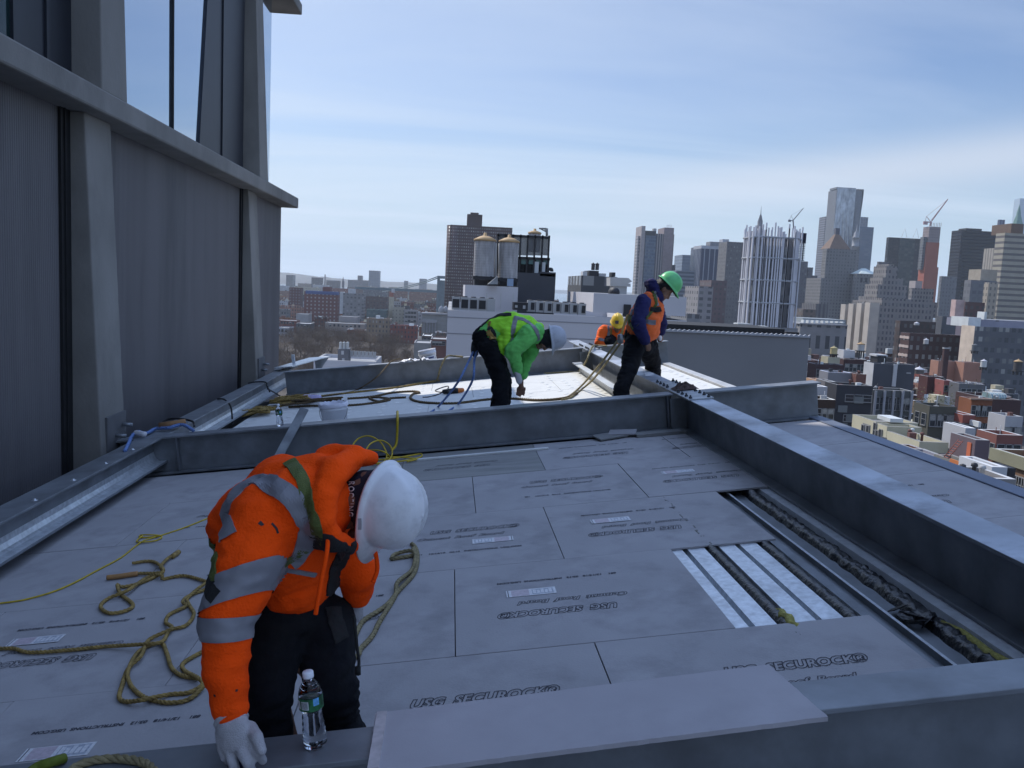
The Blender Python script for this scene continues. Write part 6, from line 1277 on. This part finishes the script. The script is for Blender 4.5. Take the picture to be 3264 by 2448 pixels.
add(q, 'white_wedge', 2850, 2862, 1160, 1232, plain('white_edge', (.42, .42, .43)), -.25, .2); m = MB(); m.bx(q.x0 - .06, q.x0 - .005, q.y0 - .05, q.y1, q.z1 - 12, q.z1); m.build('white_side', plain('white_edge', (.42, .42, .43)), q.o); add(q, 'sign_lettering', 2890, 2904, 1187, 1191, plain('pale_sign', (.3, .3, .3)), -.06, .05); add(q, 'roof_unit', 2798, 2826, 1134, 1160, dark_m, 4, 3); add(q, 'roof_frame', 2794, 2830, 1130, 1136, plain('white_edge', (.42, .42, .43)), 4, 3)
H('brick_building', 'olive brick walk-up with a black cornice and three window rows', 2964, 3050, 1294, 112, (.095, .092, .075), (.06, .06, .06), 22, vb=1385, nw=(4, 3), lw=(2, 3), ws=(1.0, 1.5))
H('red_building', 'bright red brick building beside the salmon one', 3070, 3110, 1322, 110, (.26, .085, .07), (.4, .4, .4), 22, vb=1382, nw=(3, 1), lw=(3, 2))
q = H('salmon_building', 'long salmon brick building with a white roof', 3178, 3262, 1385, 98, (.22, .09, .075), (.45, .45, .45), 66, vb=1415, nw=(3, 2), lw=(4, 1)); add(q, 'bulkhead', 3120, 3128, 1345, 1362, plain('white_panel', (.5, .52, .52)), 10, 2)
q = H('white_building', 'whitewashed house with three tall dark windows above the salmon building', 3206, 3262, 1326, 118, (.42, .42, .44), (.3, .3, .3), 12, vb=1370, nw=(3, 1), ws=(.9, 2.4), top=1.6)
q = H('mauve_building', 'mauve blank walled house with a small orange door', 3110, 3156, 1402, 76, (.16, .12, .135), (.3, .3, .3), 18, vb=1500); m = MB(); m.bx(q.x0 - .08, q.x0, q.y0 + .5, q.y0 + 1.1, q.z1 - 2.2, q.z1 - .4); m.build('door', plain('orange_door', (.5, .13, .06)), q.o)
q = H('white_hut', 'white rooftop hut in front of the red building', 3078, 3110, 1364, 84, (.45, .45, .47), (.6, .6, .6), 18, vb=1400)
q = H('orange_frame_house', 'grey house with an orange door frame and iron stairs', 3068, 3128, 1478, 64, (.22, .215, .20), (.25, .22, .2), 36, vb=1520); m = MB(); m.bx(q.x0 - .12, q.x0, q.y0 + .3, q.y0 + .55, q.z1 - 2.4, q.z1 + .1); m.bx(q.x0 - .12, q.x0, q.y0 + 1.3, q.y0 + 1.55, q.z1 - 2.4, q.z1 + .1); m.bx(q.x0 - .12, q.x0, q.y0 + .55, q.y0 + 1.3, q.z1 - .5, q.z1 + .1); m.build('orange_frame', plain('orange_paint', (.5, .16, .05)), q.o)
m = MB(); a = Vector((q.x0, q.y0 + 2, q.z1)); 
for s in range(8): m.bx(a.x + .14 * s, a.x + .14 * s + .13, a.y, a.y + .6, a.z + .19 * s, a.z + .19 * s + .04)
m.tube([a, a + Vector((1.1, 0, 1.5))], .03, 6); m.tube([a + Vector((0, .6, 0)), a + Vector((1.1, .6, 1.5))], .03, 6); m.build('iron_stairs', plain('rust_iron', (.22, .07, .05)), q.o)
q = H('brick_building', 'small brown brick house with a lilac side wall below the cream building', 2974, 3024, 1456, 72, (.30, .29, .34), (.3, .3, .3), 8, vb=1490); q = H('brick_building', 'small rust brown brick house with two windows', 2932, 2974, 1440, 76, (.17, .085, .06), (.3, .28, .28), 12, vb=1470, nw=(2, 1), ws=(.8, 1.0), top=.8)
q = H('tan_building', 'tan brown walk-up with an olive cornice at the right frame edge', 3300, 3420, 1470, 62, (.20, .12, .075), (.5, .5, .48), 145, vb=1560, lw=(7, 4), ws=(.8, 1.2), fh=2.7, top=1.6); m = MB(); m.bx(q.x0 - .25, q.x0 - .01, q.y0 - .2, q.y1, q.z1 - .9, q.z1 + .05); m.build('cornice', plain('olive_cornice', (.22, .21, .14)), q.o)
q = H('white_hut', 'big white tank-like roof box near the lower right corner', 3162, 3212, 1488, 58, (.55, .56, .58), (.5, .5, .5), 12, vb=1530); add(q, 'black_side', 3212, 3238, 1492, 1530, dark_m, .1, 2)
q = H('grey_building', 'flat grey roof strip below the orange framed house', 3060, 3240, 1522, 54, (.25, .24, .24), (.42, .42, .42), 40, vb=1560)
q = H('rust_building', 'rust orange brick walk-up with cornice and dark windows', 3098, 3164, 1272, 150, (.24, .09, .045), (.25, .2, .2), 6, vb=1305, nw=(4, 2), ws=(1.2, 1.8)); add(q, 'cornice', 3096, 3166, 1269, 1274, plain('pale_brown_cornice', (.25, .17, .13)), -.4, .8)
q = H('brick_building', 'dark maroon brick wall right of the rust building', 3164, 3256, 1272, 156, (.075, .04, .04), (.25, .25, .25), vb=1300)
g = thing('greenhouse', 'small rooftop greenhouse of arched glass panes', 'greenhouse', (wp(3184, 1275, 160).x, 160, wp(3184, 1275, 160).z)); a, b = wp(3160, 1274, 160), wp(3210, 1275, 160); m = MB(); n = 8; h_ = 1.2
pr_ = [(160, b.z), (160, b.z + .4), (160.4, b.z + .95), (161.2, b.z + h_), (163, b.z + h_), (163, b.z)]
vs = [(a.x, y, z) for y, z in pr_] + [(b.x, y, z) for y, z in pr_]; m.add(vs, [(i, i + 1, 7 + i, 6 + i) for i in range(5)] + [(0, 1, 2, 3, 4, 5), (11, 10, 9, 8, 7, 6)]); m.build('glass', mat('greenhouse_glass', (.18, .26, .27), .1, 0, .2, 1), g)
m = MB()
for k in range(7): x = a.x + (b.x - a.x) * k / 6; m.tube([Vector((x, y - .02, z)) for y, z in pr_[:5]], .045, 4)
m.build('rib', plain('white_edge', (.42, .42, .43)), g)
sal = (.36, .19, .14)
H('salmon_building', 'pale salmon party wall behind a dark chimney', 2992, 3072, 1150, 230, sal, (.3, .28, .28), 10, vb=1185); H('salmon_building', 'pale salmon blank wall left of a white tank', 3074, 3132, 1155, 226, sal, (.35, .3, .3), 6, vb=1195)
g = thing('chimney', 'tall dark brick chimney before the salmon walls', 'chimney', wp(3016, 1165, 215)); a, b = wp(3011, 1108, 215), wp(3021, 1170, 215); m = MB(); m.bx(a.x, b.x, 215, 215.8, 0, a.z); m.build('stack', plain('dark_brick_stack', (.06, .03, .03)), g); m = MB(); m.bx(a.x - .1, b.x + .1, 214.9, 215.9, a.z - .3, a.z); m.build('cap', cabm, g)
H('cream_arcade', 'cream arcaded building with rows of round arches', 3122, 3202, 1098, 330, (.42, .38, .26), (.2, .2, .2), 4, vb=1132, nw=(12, 2), ws=(1.5, 2.3), top=.8, fh=3.6)
H('maroon_building', 'long maroon brick building with a white roof hut at left of the low houses', 2690, 2764, 1144, 205, (.075, .04, .042), (.5, .5, .5), 12, vb=1185, nw=(5, 3)); H('maroon_building', 'dark maroon building touching the ribbed wall', 2598, 2690, 1160, 190, (.065, .038, .042), (.3, .3, .3), 4, vb=1185, nw=(6, 2)); H('cream_building', 'small cream rooftop block on the maroon building', 2640, 2678, 1138, 200, (.45, .42, .31), (.45, .4, .35), 4, vb=1160)
H('white_hut', 'bright white stair block below the yellow water tank', 2690, 2726, 1116, 210, (.52, .52, .54), (.5, .5, .5), 8, vb=1146)
H('peach_building', 'peach party wall beside the ribbed wall', 2604, 2636, 1212, 130, (.50, .29, .17), (.4, .3, .25), 6, vb=1240); H('white_building', 'white house with one small window right of the ribbed wall', 2606, 2638, 1232, 118, (.42, .42, .44), (.6, .6, .6), 4, vb=1262, nw=(1, 1), ws=(.7, .8)); H('grey_building', 'grey house between the white house and the dark checkered block', 2638, 2666, 1216, 124, (.17, .16, .165), (.3, .3, .3), 4, vb=1290); H('brown_building', 'dark brown house below the beam end', 2600, 2664, 1272, 104, (.05, .032, .026), (.62, .6, .55), 6, vb=1345, nw=(3, 2), ws=(.8, 1.2))
H('triangular_roof', 'flat blue white membrane roof in the low houses', 2640, 2716, 1186, 160, (.2, .2, .22), (.55, .58, .68), 6, vb=1205); H('brick_building', 'small round brick stair tower by the blue white roof', 2730, 2762, 1192, 158, (.16, .075, .06), (.3, .3, .3), 6, vb=1215)
H('grey_building', 'grey stucco house with two dark windows among white roofs', 3058, 3140, 1222, 190, (.135, .135, .145), (.45, .45, .48), 6, vb=1255, nw=(4, 1), ws=(1.1, 1.6)); H('red_building', 'small red corner house with cream trim', 3010, 3038, 1212, 195, (.30, .10, .09), (.55, .55, .55), 6, vb=1238, nw=(2, 1), ws=(.9, 1.4)); H('maroon_building', 'wide maroon wall left of the small red corner house', 2958, 3010, 1200, 200, (.09, .035, .035), (.4, .4, .4), 6, vb=1232)
ym = plain('yellow_tank_wood', (.45, .37, .19)); gm = plain('pale_tank_grey', (.40, .39, .38)); wm = plain('white_tank', (.5, .5, .48)); dm_ = plain('dark_slate_tank', (.10, .11, .12)); wc = plain('white_cone', (.55, .53, .55))
wtank('yellowish water tank with a matching cone near the ribbed wall', 2651, 2673, 1104, 1128, 200, ym, ym); wtank('pale water tank with a tan cone in front of the sunlit wings', 2737, 2760, 1091, 1117, 200, gm, cone_m, vleg=1142)
wtank('small pale water tank over the maroon bricks', 2948, 2963, 1079, 1096, 270, gm, wc); wtank('slate grey water tank before the cream end wall', 3103, 3121, 1096, 1118, 250, dm_, dm_); wtank('white water tank right of the salmon walls', 3131, 3149, 1146, 1170, 200, wm, wc); wtank('dark water tank with a tan cone at the right frame edge', 3239, 3264, 1146, 1182, 190, dk, cone_m); wtank('squat white conical tank in the low roofs', 2922, 2952, 1170, 1192, 170, plain('grey_brown_tank', (.12, .1, .09)), wc, False); wtank('tiny pale tank high on the brown block', 2918, 2934, 1026, 1036, 345, gm, wc, False, hoops=1)
# ---- Brooklyn side at left
def E(name, label, u0, u1, vt, Y, m_, depth=18, vb=None, group='buildings beyond the park', par=.5): return B(name, label, u0, u1, vt, Y, m_, None, depth, 0, vb, par, group)
rbk = fac('red_brick_apartments', (.16, .065, .06), (.30, .27, .27), 3.7, 3.5, .38, .42, pale=.5)
q = E('brick_apartments', 'wide red brick apartment block with a blue roof band', 970, 1078, 928, 850, rbk, vb=1020); add(q, 'blue_band', 974, 1078, 926, 936, plain('blue_band', (.05, .08, .20)), -.4, 10); add(q, 'penthouse', 1030, 1054, 914, 929, plain('dark_red_pent', (.14, .05, .045)), 4, 8)
E('brick_apartments', 'narrow dark red brick tower left of the blue banded block', 923, 958, 916, 950, fac('dark_red_apts', (.11, .05, .055), (.16, .14, .15), 3, 3, .4, .45), vb=965)
q = E('apartment_block', 'pale grey apartment block right of the brick block', 1094, 1160, 934, 800, fac('pale_grey_apts', (.24, .23, .235), (.10, .1, .11), 3.4, 3, .5, .5, pale=.4), vb=1000); add(q, 'white_side', 1084, 1096, 930, 1000, plain('white_edge', (.42, .42, .43)), .5, 8); add(q, 'white_block', 1110, 1132, 920, 936, plain('white_edge', (.42, .42, .43)), 3, 6)
E('apartment_block', 'dull brown apartment row behind the park', 1162, 1236, 944, 900, fac('dull_brown_apts', (.13, .095, .09), (.07, .065, .07), 3.2, 3, .5, .5), vb=990); E('apartment_block', 'dark teal low building behind the park', 1168, 1232, 986, 760, fac('teal_low', (.10, .14, .14), (.06, .07, .08), 4, 3, .4, .4, roof=(.12, .2, .19)), vb=1015)
q = E('apartment_block', 'grey concrete block with black square windows', 1288, 1331, 988, 760, plain('grey_concrete', (.23, .22, .22)), vb=1028); wins(q, 'f', 4, 3, 2.2, 1.9, 1.2, 3.6)
q = E('stack_building', 'slim beige stack with a brick red top and a small tank', 1240, 1255, 946, 780, plain('beige_stack', (.36, .32, .25)), 6, vb=992); add(q, 'brick_top', 1241, 1254, 932, 947, plain('brick_red_top', (.28, .11, .08)), .5, 5); add(q, 'roof_tank', 1248, 1257, 921, 933, plain('white_edge', (.42, .42, .43)), 1, 3)
q = E('apartment_block', 'cream pair of blocks beside the grey concrete block', 1252, 1288, 980, 770, fac('cream_pair', (.36, .33, .27), (.12, .11, .11), 3, 3, .3, .4), vb=1022)
q = E('classical_building', 'grey classical building with columns and a dark arch', 1346, 1425, 1000, 640, plain('grey_stone_classic', (.20, .20, .195)), vb=1055); add(q, 'cornice', 1343, 1426, 996, 1001, plain('pale_stone', (.25, .25, .26)), -1, 12)
for k in range(5): add(q, 'column', 1350 + 9 * k, 1354 + 9 * k, 1028, 1060, plain('pale_stone', (.25, .25, .26)), -1.4, .8)
add(q, 'portico', 1346, 1392, 1018, 1028, plain('pale_stone', (.25, .25, .26)), -1.6, 4)
m = MB(); c = wp(1406, 996, 646); m.lathe([(2.0, 0), (2.0, 1.6), (1.9, 2.6), (1.4, 3.8), (.6, 4.6), (.1, 4.9), (.05, 6)], 16, Matrix.Translation(c)); m.build('dome', plain('pale_stone', (.25, .25, .26)), q.o); m = MB(); c = wp(1420, 996, 646); m.lathe([(2.0, 0), (2.0, 1.6), (1.9, 2.6), (1.4, 3.8), (.6, 4.6), (.1, 4.9)], 16, Matrix.Translation(c)); m.build('dome', plain('pale_stone', (.25, .25, .26)), q.o)
for nm, la, u0, u1, vt, Y, c, w in (('white_house', 'pale blue white house beside the tower corner', 880, 921, 1044, 560, (.40, .42, .47), (3, 2)), ('red_house', 'low red brick house with a flat roof near the tower corner', 880, 944, 1020, 660, (.17, .06, .055), (6, 1)), ('white_house', 'white cube house between the red house and brick block', 944, 984, 1000, 780, (.36, .35, .35), None), ('grey_house', 'dark grey cluttered low house by the park', 944, 990, 1030, 620, (.10, .10, .11), (4, 1)), ('beige_building', 'long low beige school building at the park edge', 1036, 1162, 1028, 640, (.30, .26, .235), (8, 1)), ('beige_building', 'upper pale storey of the school at the park edge', 1080, 1140, 1008, 660, (.28, .26, .26), None), ('brick_house', 'small brown house with red trim at the park corner', 1346, 1376, 1070, 400, (.07, .045, .04), (2, 1)), ('brick_house', 'low red house row left of the white wall', 1374, 1424, 1080, 360, (.16, .07, .06), (4, 1)), ('white_house', 'pale low roof in front of the white bucket', 1320, 1372, 1092, 330, (.27, .26, .25), None)):
    q = E(nm, la, u0, u1, vt, Y, fac('e_wall_%d' % int(u0 + vt), c, fw=9, fh=90, wx=0, wz=0, roof=(.5, .5, .5) if vt % 4 else (.3, .3, .3)), vb=vt + 30)
    if w: wins(q, 'f', w[0], w[1], 1.3, 1.6, .9)
q = E('bulkhead_building', 'grey stair tower with three white tanks on its top', 1077, 1111, 1112, 120, plain('grey_brick_tower', (.14, .14, .15)), 3, vb=1160)
for k in range(3): wtank('white roof tank on the grey stair tower, %s from left' % words[k], 1080 + 11 * k, 1090 + 11 * k, 1090, 1112, 120.4, wm, wm, False, group='white tanks on the stair tower', hoops=2)
for k, (a_, b_) in enumerate(((1088, 1118), (1090, 1142))): add(q, 'window_opening', a_, a_ + 8, b_, b_ + 12, plain('white_edge', (.42, .42, .43)), -.06, .05)
q = E('white_roof_building', 'long white roofed building below the stair tower', 1000, 1198, 1146, 118, wcol, 10, vb=1170)
for k in range(7): condenser('white boxy roof unit beside the stair tower, %s from left' % words[k], 1116 + 12 * k, 1126 + 12 * k, 1118 + .7 * k, 1136 + .7 * k, 121, None, 'roof units beside the stair tower')
brt = plain('teal_bridge_steel', (.10, .14, .16))
g = thing('bridge_tower', 'teal steel suspension bridge tower left of the brown tower', 'bridge', (wp(1410, 880, 1100).x, 1100, 0)); m = MB(); a, b = wp(1394, 880, 1100), wp(1432, 880, 1100); m.bx(a.x, a.x + 3.5, 1100, 1104, 0, a.z); m.bx(b.x - 3.5, b.x, 1100, 1104, 0, a.z); m.bx(a.x, b.x, 1099.5, 1104.5, a.z - 3, a.z + .5); m.bx(a.x + 3.5, b.x - 3.5, 1101, 1103, 0, a.z - 5); m.build('tower', brt, g)
for k in range(2):
    m = MB(); m.tube([wp(1394, 882 + 5 * k, 1100)] + [wp(1394 - 35 * j, 882 + 5 * k + 14 * j - 1.1 * j * j, 1100 + 90 * j) for j in range(1, 6)], .7, 5); m.build('cable', brt, g)
m = MB(); m.bx(-120, a.x, 1101, 1112, 30, 33); m.build('deck', brt, g)
far_g = 'far hazy buildings across the river'
for la, u0, u1, vt, Y, c in (('distant glass tower, tallest across the river', 1176, 1210, 862, 2600, (.16, .18, .22)), ('distant wide pale block left of the glass tower', 1109, 1174, 892, 2650, (.16, .15, .16)), ('distant stepped crown behind the wide pale block', 1140, 1153, 878, 2700, (.12, .11, .12)), ('distant dark stepped block near the tower corner', 993, 1023, 884, 2300, (.09, .08, .09)), ('distant block cluster nearest the tower corner', 912, 934, 876, 2500, (.10, .1, .11)), ('distant pale block near the bridge cable', 1337, 1360, 888, 2900, (.2, .19, .2)), ('distant small block near the bridge cable', 1288, 1300, 895, 2900, (.15, .15, .15)), ('distant low brown slab left of the church spire', 1040, 1080, 893, 2400, (.11, .09, .09))):
    q = E('distant_building', la, u0, u1, vt, Y, fac('far_%d' % u0, c, (.1, .1, .11), 6, 5, .5, .5), 40, vb=910, group=far_g)
q = E('church', 'tiny church spire on the far horizon', 1090, 1097, 896, 2200, plain('far_church', (.10, .09, .1)), 8, vb=910, group=None); c = wp(1093.5, 896, 2203); m = MB(); m.lathe([(2.2, 0), (.1, 11)], 6, Matrix.Translation(c), sm=False); m.build('spire', plain('far_church', (.10, .09, .1)), q.o)
m = MB(); c = wp(1036, 890, 2600); m.lathe([(2.2, -20), (1.6, 14)], 10, Matrix.Translation(c)); o = m.build('chimney', plain('far_church', (.10, .09, .1)), base=c); tag(o, 'thin factory chimney on the far left horizon', 'chimney')
# ---- hills, harbour, ground
def ridge(name, pts, Y, th, col, label=None):
    m = MB(); n = len(pts); vs = []
    P3 = smooth_path([wp(u, v, Y) for u, v in pts], 8)
    for i, p in enumerate(P3):
        z = max(3, p.z + 9 * noise.noise(Vector((i * .35, 1, Y)))); vs += [(p.x, Y - th, 0), (p.x, Y - th * .35, z * .72), (p.x, Y, z), (p.x, Y + th, 0)]
    k = len(P3); m.add(vs, [(i * 4 + j, i * 4 + j + 1, i * 4 + j + 5, i * 4 + j + 4) for i in range(k - 1) for j in range(3)]); m.build(name, plain('hill_' + str(Y), col, .95, .3, .004), kind='structure')
ridge('hills', [(500, 858), (800, 864), (900, 868), (980, 877), (1060, 886), (1180, 894), (1300, 900), (1450, 906), (1600, 912)], 5200, 900, (.085, .08, .075))
ridge('hills', [(1500, 922), (1700, 921), (1800, 925), (1900, 930), (2100, 934), (2400, 945), (2900, 968), (3600, 1000)], 8800, 900, (.075, .08, .085))
m = MB(); m.bx(-2500, 9000, 2750, 8600, .05, .3); m.build('water', mat('harbour_water', (.10, .14, .17), .25, 0, .1, .01), kind='structure')
m = MB(); m.bx(-9000, 9000, -600, 14000, -.4, 0); m.build('ground', mat('ground_asphalt', (.075, .072, .07), .9, 0, .35, .03), kind='structure')
m = MB(); m.bx(-140, 0, 300, 640, .004, .02); m.build('park_ground', mat('park_soil', (.07, .055, .043), .95, 0, .35, .08), kind='structure')
# ---- bare trees in the park
bark = mat('bare_bark', (.085, .065, .05), .95, 0, .3, .5); twig = mat('bare_twigs', (.145, .105, .078), .95, 0, .35, .15); olive = mat('spring_twigs', (.13, .12, .05), .95, 0, .3, .15)
def tree_mesh(seed):
    q = random.Random(seed); t = MB(); h = 10.5
    t.tube([Vector((0, 0, 0)), Vector((.1, 0, 2.2)), Vector((.15, .1, 4.4))], .3, 7, radii=[.36, .28, .2]); tips = []
    for k in range(7):
        a = k * .9 + q.uniform(-.3, .3); e = Vector((math.cos(a) * q.uniform(2.2, 3.9), math.sin(a) * q.uniform(2.2, 3.9), q.uniform(6.2, 9.6))); mid = Vector((e.x * .4, e.y * .4, 5.2)); t.tube([Vector((.12, .05, 3.4)), mid, e], .1, 5, radii=[.16, .1, .04]); tips += [e, mid.lerp(e, .5)]
    c = MB()
    for k in range(1350):
        b = tips[q.randrange(len(tips))]; p = b + Vector((q.gauss(0, 1.35), q.gauss(0, 1.35), q.gauss(.2, 1.05)))
        if p.z < 3.2: continue
        d = (p - Vector((0, 0, 3))).normalized() + Vector((q.uniform(-.7, .7), q.uniform(-.7, .7), q.uniform(-.3, .7))); d.normalize(); s = d.orthogonal().normalized() * q.uniform(.035, .075); L = d * q.uniform(.5, 1.25)
        c.add([p - s, p + s, p + L], [(0, 1, 2)])
    f = MB()
    for k in range(1500):
        b = tips[q.randrange(len(tips))]; p = b + Vector((q.gauss(0, 1.1), q.gauss(0, 1.1), q.gauss(.2, .9)))
        if p.z < 6: continue
        d = Vector((q.uniform(-1, 1), q.uniform(-1, 1), q.uniform(-.6, 1))).normalized(); s = d.orthogonal().normalized() * .05; f.add([p - s, p + s, p + d * .28], [(0, 1, 2)])
    return t.mesh('trunk', bark), c.mesh('crown', twig), f.mesh('crown', olive)
TM = [tree_mesh(k) for k in range(4)]
rows_t = ['front', 'second', 'third', 'fourth', 'fifth', 'sixth', 'seventh', 'eighth']
ordn = ['first', 'second', 'third', 'fourth', 'fifth', 'sixth', 'seventh', 'eighth', 'ninth', 'tenth', 'eleventh', 'twelfth', 'thirteenth', 'fourteenth', 'fifteenth', 'sixteenth', 'seventeenth', 'eighteenth', 'nineteenth', 'twentieth', 'twenty-first', 'twenty-second', 'twenty-third', 'twenty-fourth', 'twenty-fifth']
rt = random.Random(11)
for r in range(8):
    Y = [325, 352, 382, 414, 448, 484, 520, 556][r]; x0 = (882 - 1440) / 2770 * Y; x1 = ([1320, 1330, 1340, 1345, 1345, 1340, 1280, 1180][r] - 1440) / 2770 * Y; k = 0; x = x0
    while x < x1:
        k += 1; tm = TM[rt.randrange(4)]; xx, yy = x + rt.uniform(-1.5, 1.5), Y + rt.uniform(-8, 8)
        gx = thing('bare_tree', 'bare brown park tree, %s from left in the %s row of the park' % (ordn[min(24, k - 1)], rows_t[r]), 'tree', (xx, yy, 0), None, 'bare trees in the park')
        gx.rotation_euler.z = rt.uniform(0, 6.28); s = rt.uniform(.8, 1.2); gx.scale = (s, s, s * rt.uniform(.85, 1.1)); inst('trunk', tm[0], gx); inst('crown', tm[1], gx); x += rt.uniform(6.0, 8.4)
# greenish yard trees among the low houses
for k, (u, v, Y) in enumerate(((2990, 1256, 178), (3040, 1254, 174), (3085, 1260, 171))):
    p = wp(u, v, Y); gx = thing('yard_tree', 'greenish budding yard tree among the low houses, %s from left' % ordn[k], 'tree', (p.x, Y, 0), None, 'yard trees among the low houses'); s = p.z / 10.5; gx.scale = (s * .8, s * .8, s); gx.rotation_euler.z = k; inst('trunk', TM[k % 4][0], gx); inst('crown', TM[k % 4][2], gx)
# ---- ordinary low buildings that fill the blocks
rf = random.Random(23); NF = 0
pal = [('rust brick', (.19, .075, .045)), ('maroon brick', (.10, .045, .04)), ('orange brick', (.26, .11, .05)), ('red brick', (.20, .06, .05)), ('grey stucco', (.17, .17, .175)), ('charcoal', (.06, .06, .068)), ('cream', (.40, .36, .27)), ('whitewashed', (.40, .40, .42)), ('tan brick', (.24, .18, .13)), ('salmon', (.27, .14, .105)), ('brown brick', (.11, .07, .055)), ('slate', (.09, .095, .11))]
rfs = [('white', (.58, .58, .60)), ('silver', (.42, .42, .45)), ('black', (.05, .05, .055)), ('grey', (.25, .25, .26)), ('tan', (.33, .28, .22))]
hutm = [plain('white_panel', (.5, .52, .52)), cabm, plain('hut_brick', (.13, .06, .05)), plain('hut_dark', (.05, .05, .055)), plain('hut_cream', (.4, .36, .25))]
def fill(side, rows_, ua, ub, zr, wr_, grp, where):
    global NF
    for r, Y in enumerate(rows_):
        u = ua(Y) if callable(ua) else ua; k = 0
        while u < ub:
            w = rf.uniform(*wr_); du = w * 2770 / Y; ztop = rf.uniform(*zr)
            x0 = (u - 1440) / 2770 * Y; x1 = x0 + w; y0 = Y + rf.uniform(-3, 3); dpt = rf.uniform(7, 11) if side == 1 else rf.uniform(10, 16); u_ = u; u += du * rf.uniform(1.0, 1.12)
            hz_ = 922 + .047 * (u_ - 1810) - 9; vt = hz_ + (CZ - ztop) / y0 * 2770; ue = u_ + du; bad = False
            for (h0, h1, hvt, hvb, hy0, hy1, hx0, hx1) in HERO:
                if y0 < hy0 and ue > h0 and u_ < h1 and vt < hvb - 24: bad = True; break
                if y0 < hy1 + 1 and y0 + dpt > hy0 - 1 and x0 < hx1 + .5 and x1 > hx0 - .5: bad = True; break
            if bad: continue
            cn, c = pal[rf.randrange(len(pal))]; rn, rc = rfs[rf.choice((0, 0, 1, 1, 2, 3, 3, 4))]; NF += 1; k += 1
            m_ = fac('fill_%s_%s' % (cn.replace(' ', '_'), rn), c, fw=2.3, fh=3.1, wx=.38, wz=.5, roof=rc, pale=.35)
            g = thing('low_building', '%s low block, %s roof, %s from left in %s row %s' % (cn, rn, ordn[min(24, k - 1)], ordn[r], where), 'building', (x0 + w / 2, y0, 0), None, grp)
            m = MB(); boxp(m, x0, x1, y0, y0 + dpt, 0, ztop, .7); m.build('wall', m_, g)
            for b_ in range(rf.choice((1, 2, 2, 3))):
                hw_ = rf.uniform(1.4, 3.2); hx = rf.uniform(x0 + .5, max(x0 + .6, x1 - hw_ - .5)); hy = y0 + rf.uniform(1, dpt - 4); m = MB(); m.bx(hx, min(x1 - .3, hx + hw_), hy, hy + rf.uniform(1.5, 3), ztop - .7, ztop + rf.uniform(.5, 2.4)); m.build('roof_hut', rf.choice(hutm), g)
            if rf.random() < .5:
                m = MB(); hx = rf.uniform(x0 + .5, x1 - .8); m.lathe([(.22, ztop - .7), (.22, ztop + .8), (.34, ztop + .85), (.3, ztop + 1.1), (.05, ztop + 1.2)], 8, Matrix.Translation((hx, y0 + 1.2, 0))); m.build('vent', rf.choice(hutm), g)
fill(1, [58, 68, 79, 90, 101, 112, 124, 136, 149, 162, 176, 191, 207, 224, 242, 262, 284, 308, 334, 362, 392], lambda Y: max(2590, 1440 + 2770 * 14 / Y), 3290, (14.5, 21.5), (4.2, 8), 'low buildings at right', 'at right')
fill(-1, [600, 640, 690, 750, 820, 900, 1000, 1120, 1260, 1420], 872, 1425, (7, 17), (9, 20), 'low buildings at left', 'at left')
fill(0, [420, 500, 600, 720, 860], 2180, 2720, (18, 40), (14, 26), 'blocks under the skyline', 'under the skyline')
fill(2, [430, 520, 620, 740, 880], 2780, 3290, (24, 52), (14, 28), 'blocks below the towers', 'below the towers')
fill(3, [1700, 2000, 2300, 2650], 860, 1720, (10, 26), (25, 60), 'far low buildings across the river', 'across the river')
# ------------------------------------------------------------------ haze over the city
hm = bpy.data.materials.new('haze_air'); hm.use_nodes = True; ht = hm.node_tree; ht.nodes.clear()
ho = ht.nodes.new('ShaderNodeOutputMaterial'); hv = ht.nodes.new('ShaderNodeVolumePrincipled'); hv.inputs['Color'].default_value = (.78, .86, .94, 1); hv.inputs['Density'].default_value = .000085; hv.inputs['Anisotropy'].default_value = 0.2
ht.links.new(hv.outputs[0], ho.inputs['Volume'])
m = MB(); m.bx(-9500, 9500, -700, 14500, -1.5, 420); o = m.build('haze', hm, kind='stuff')
SC.cycles.volume_bounces = 1; SC.cycles.volume_max_steps = 64
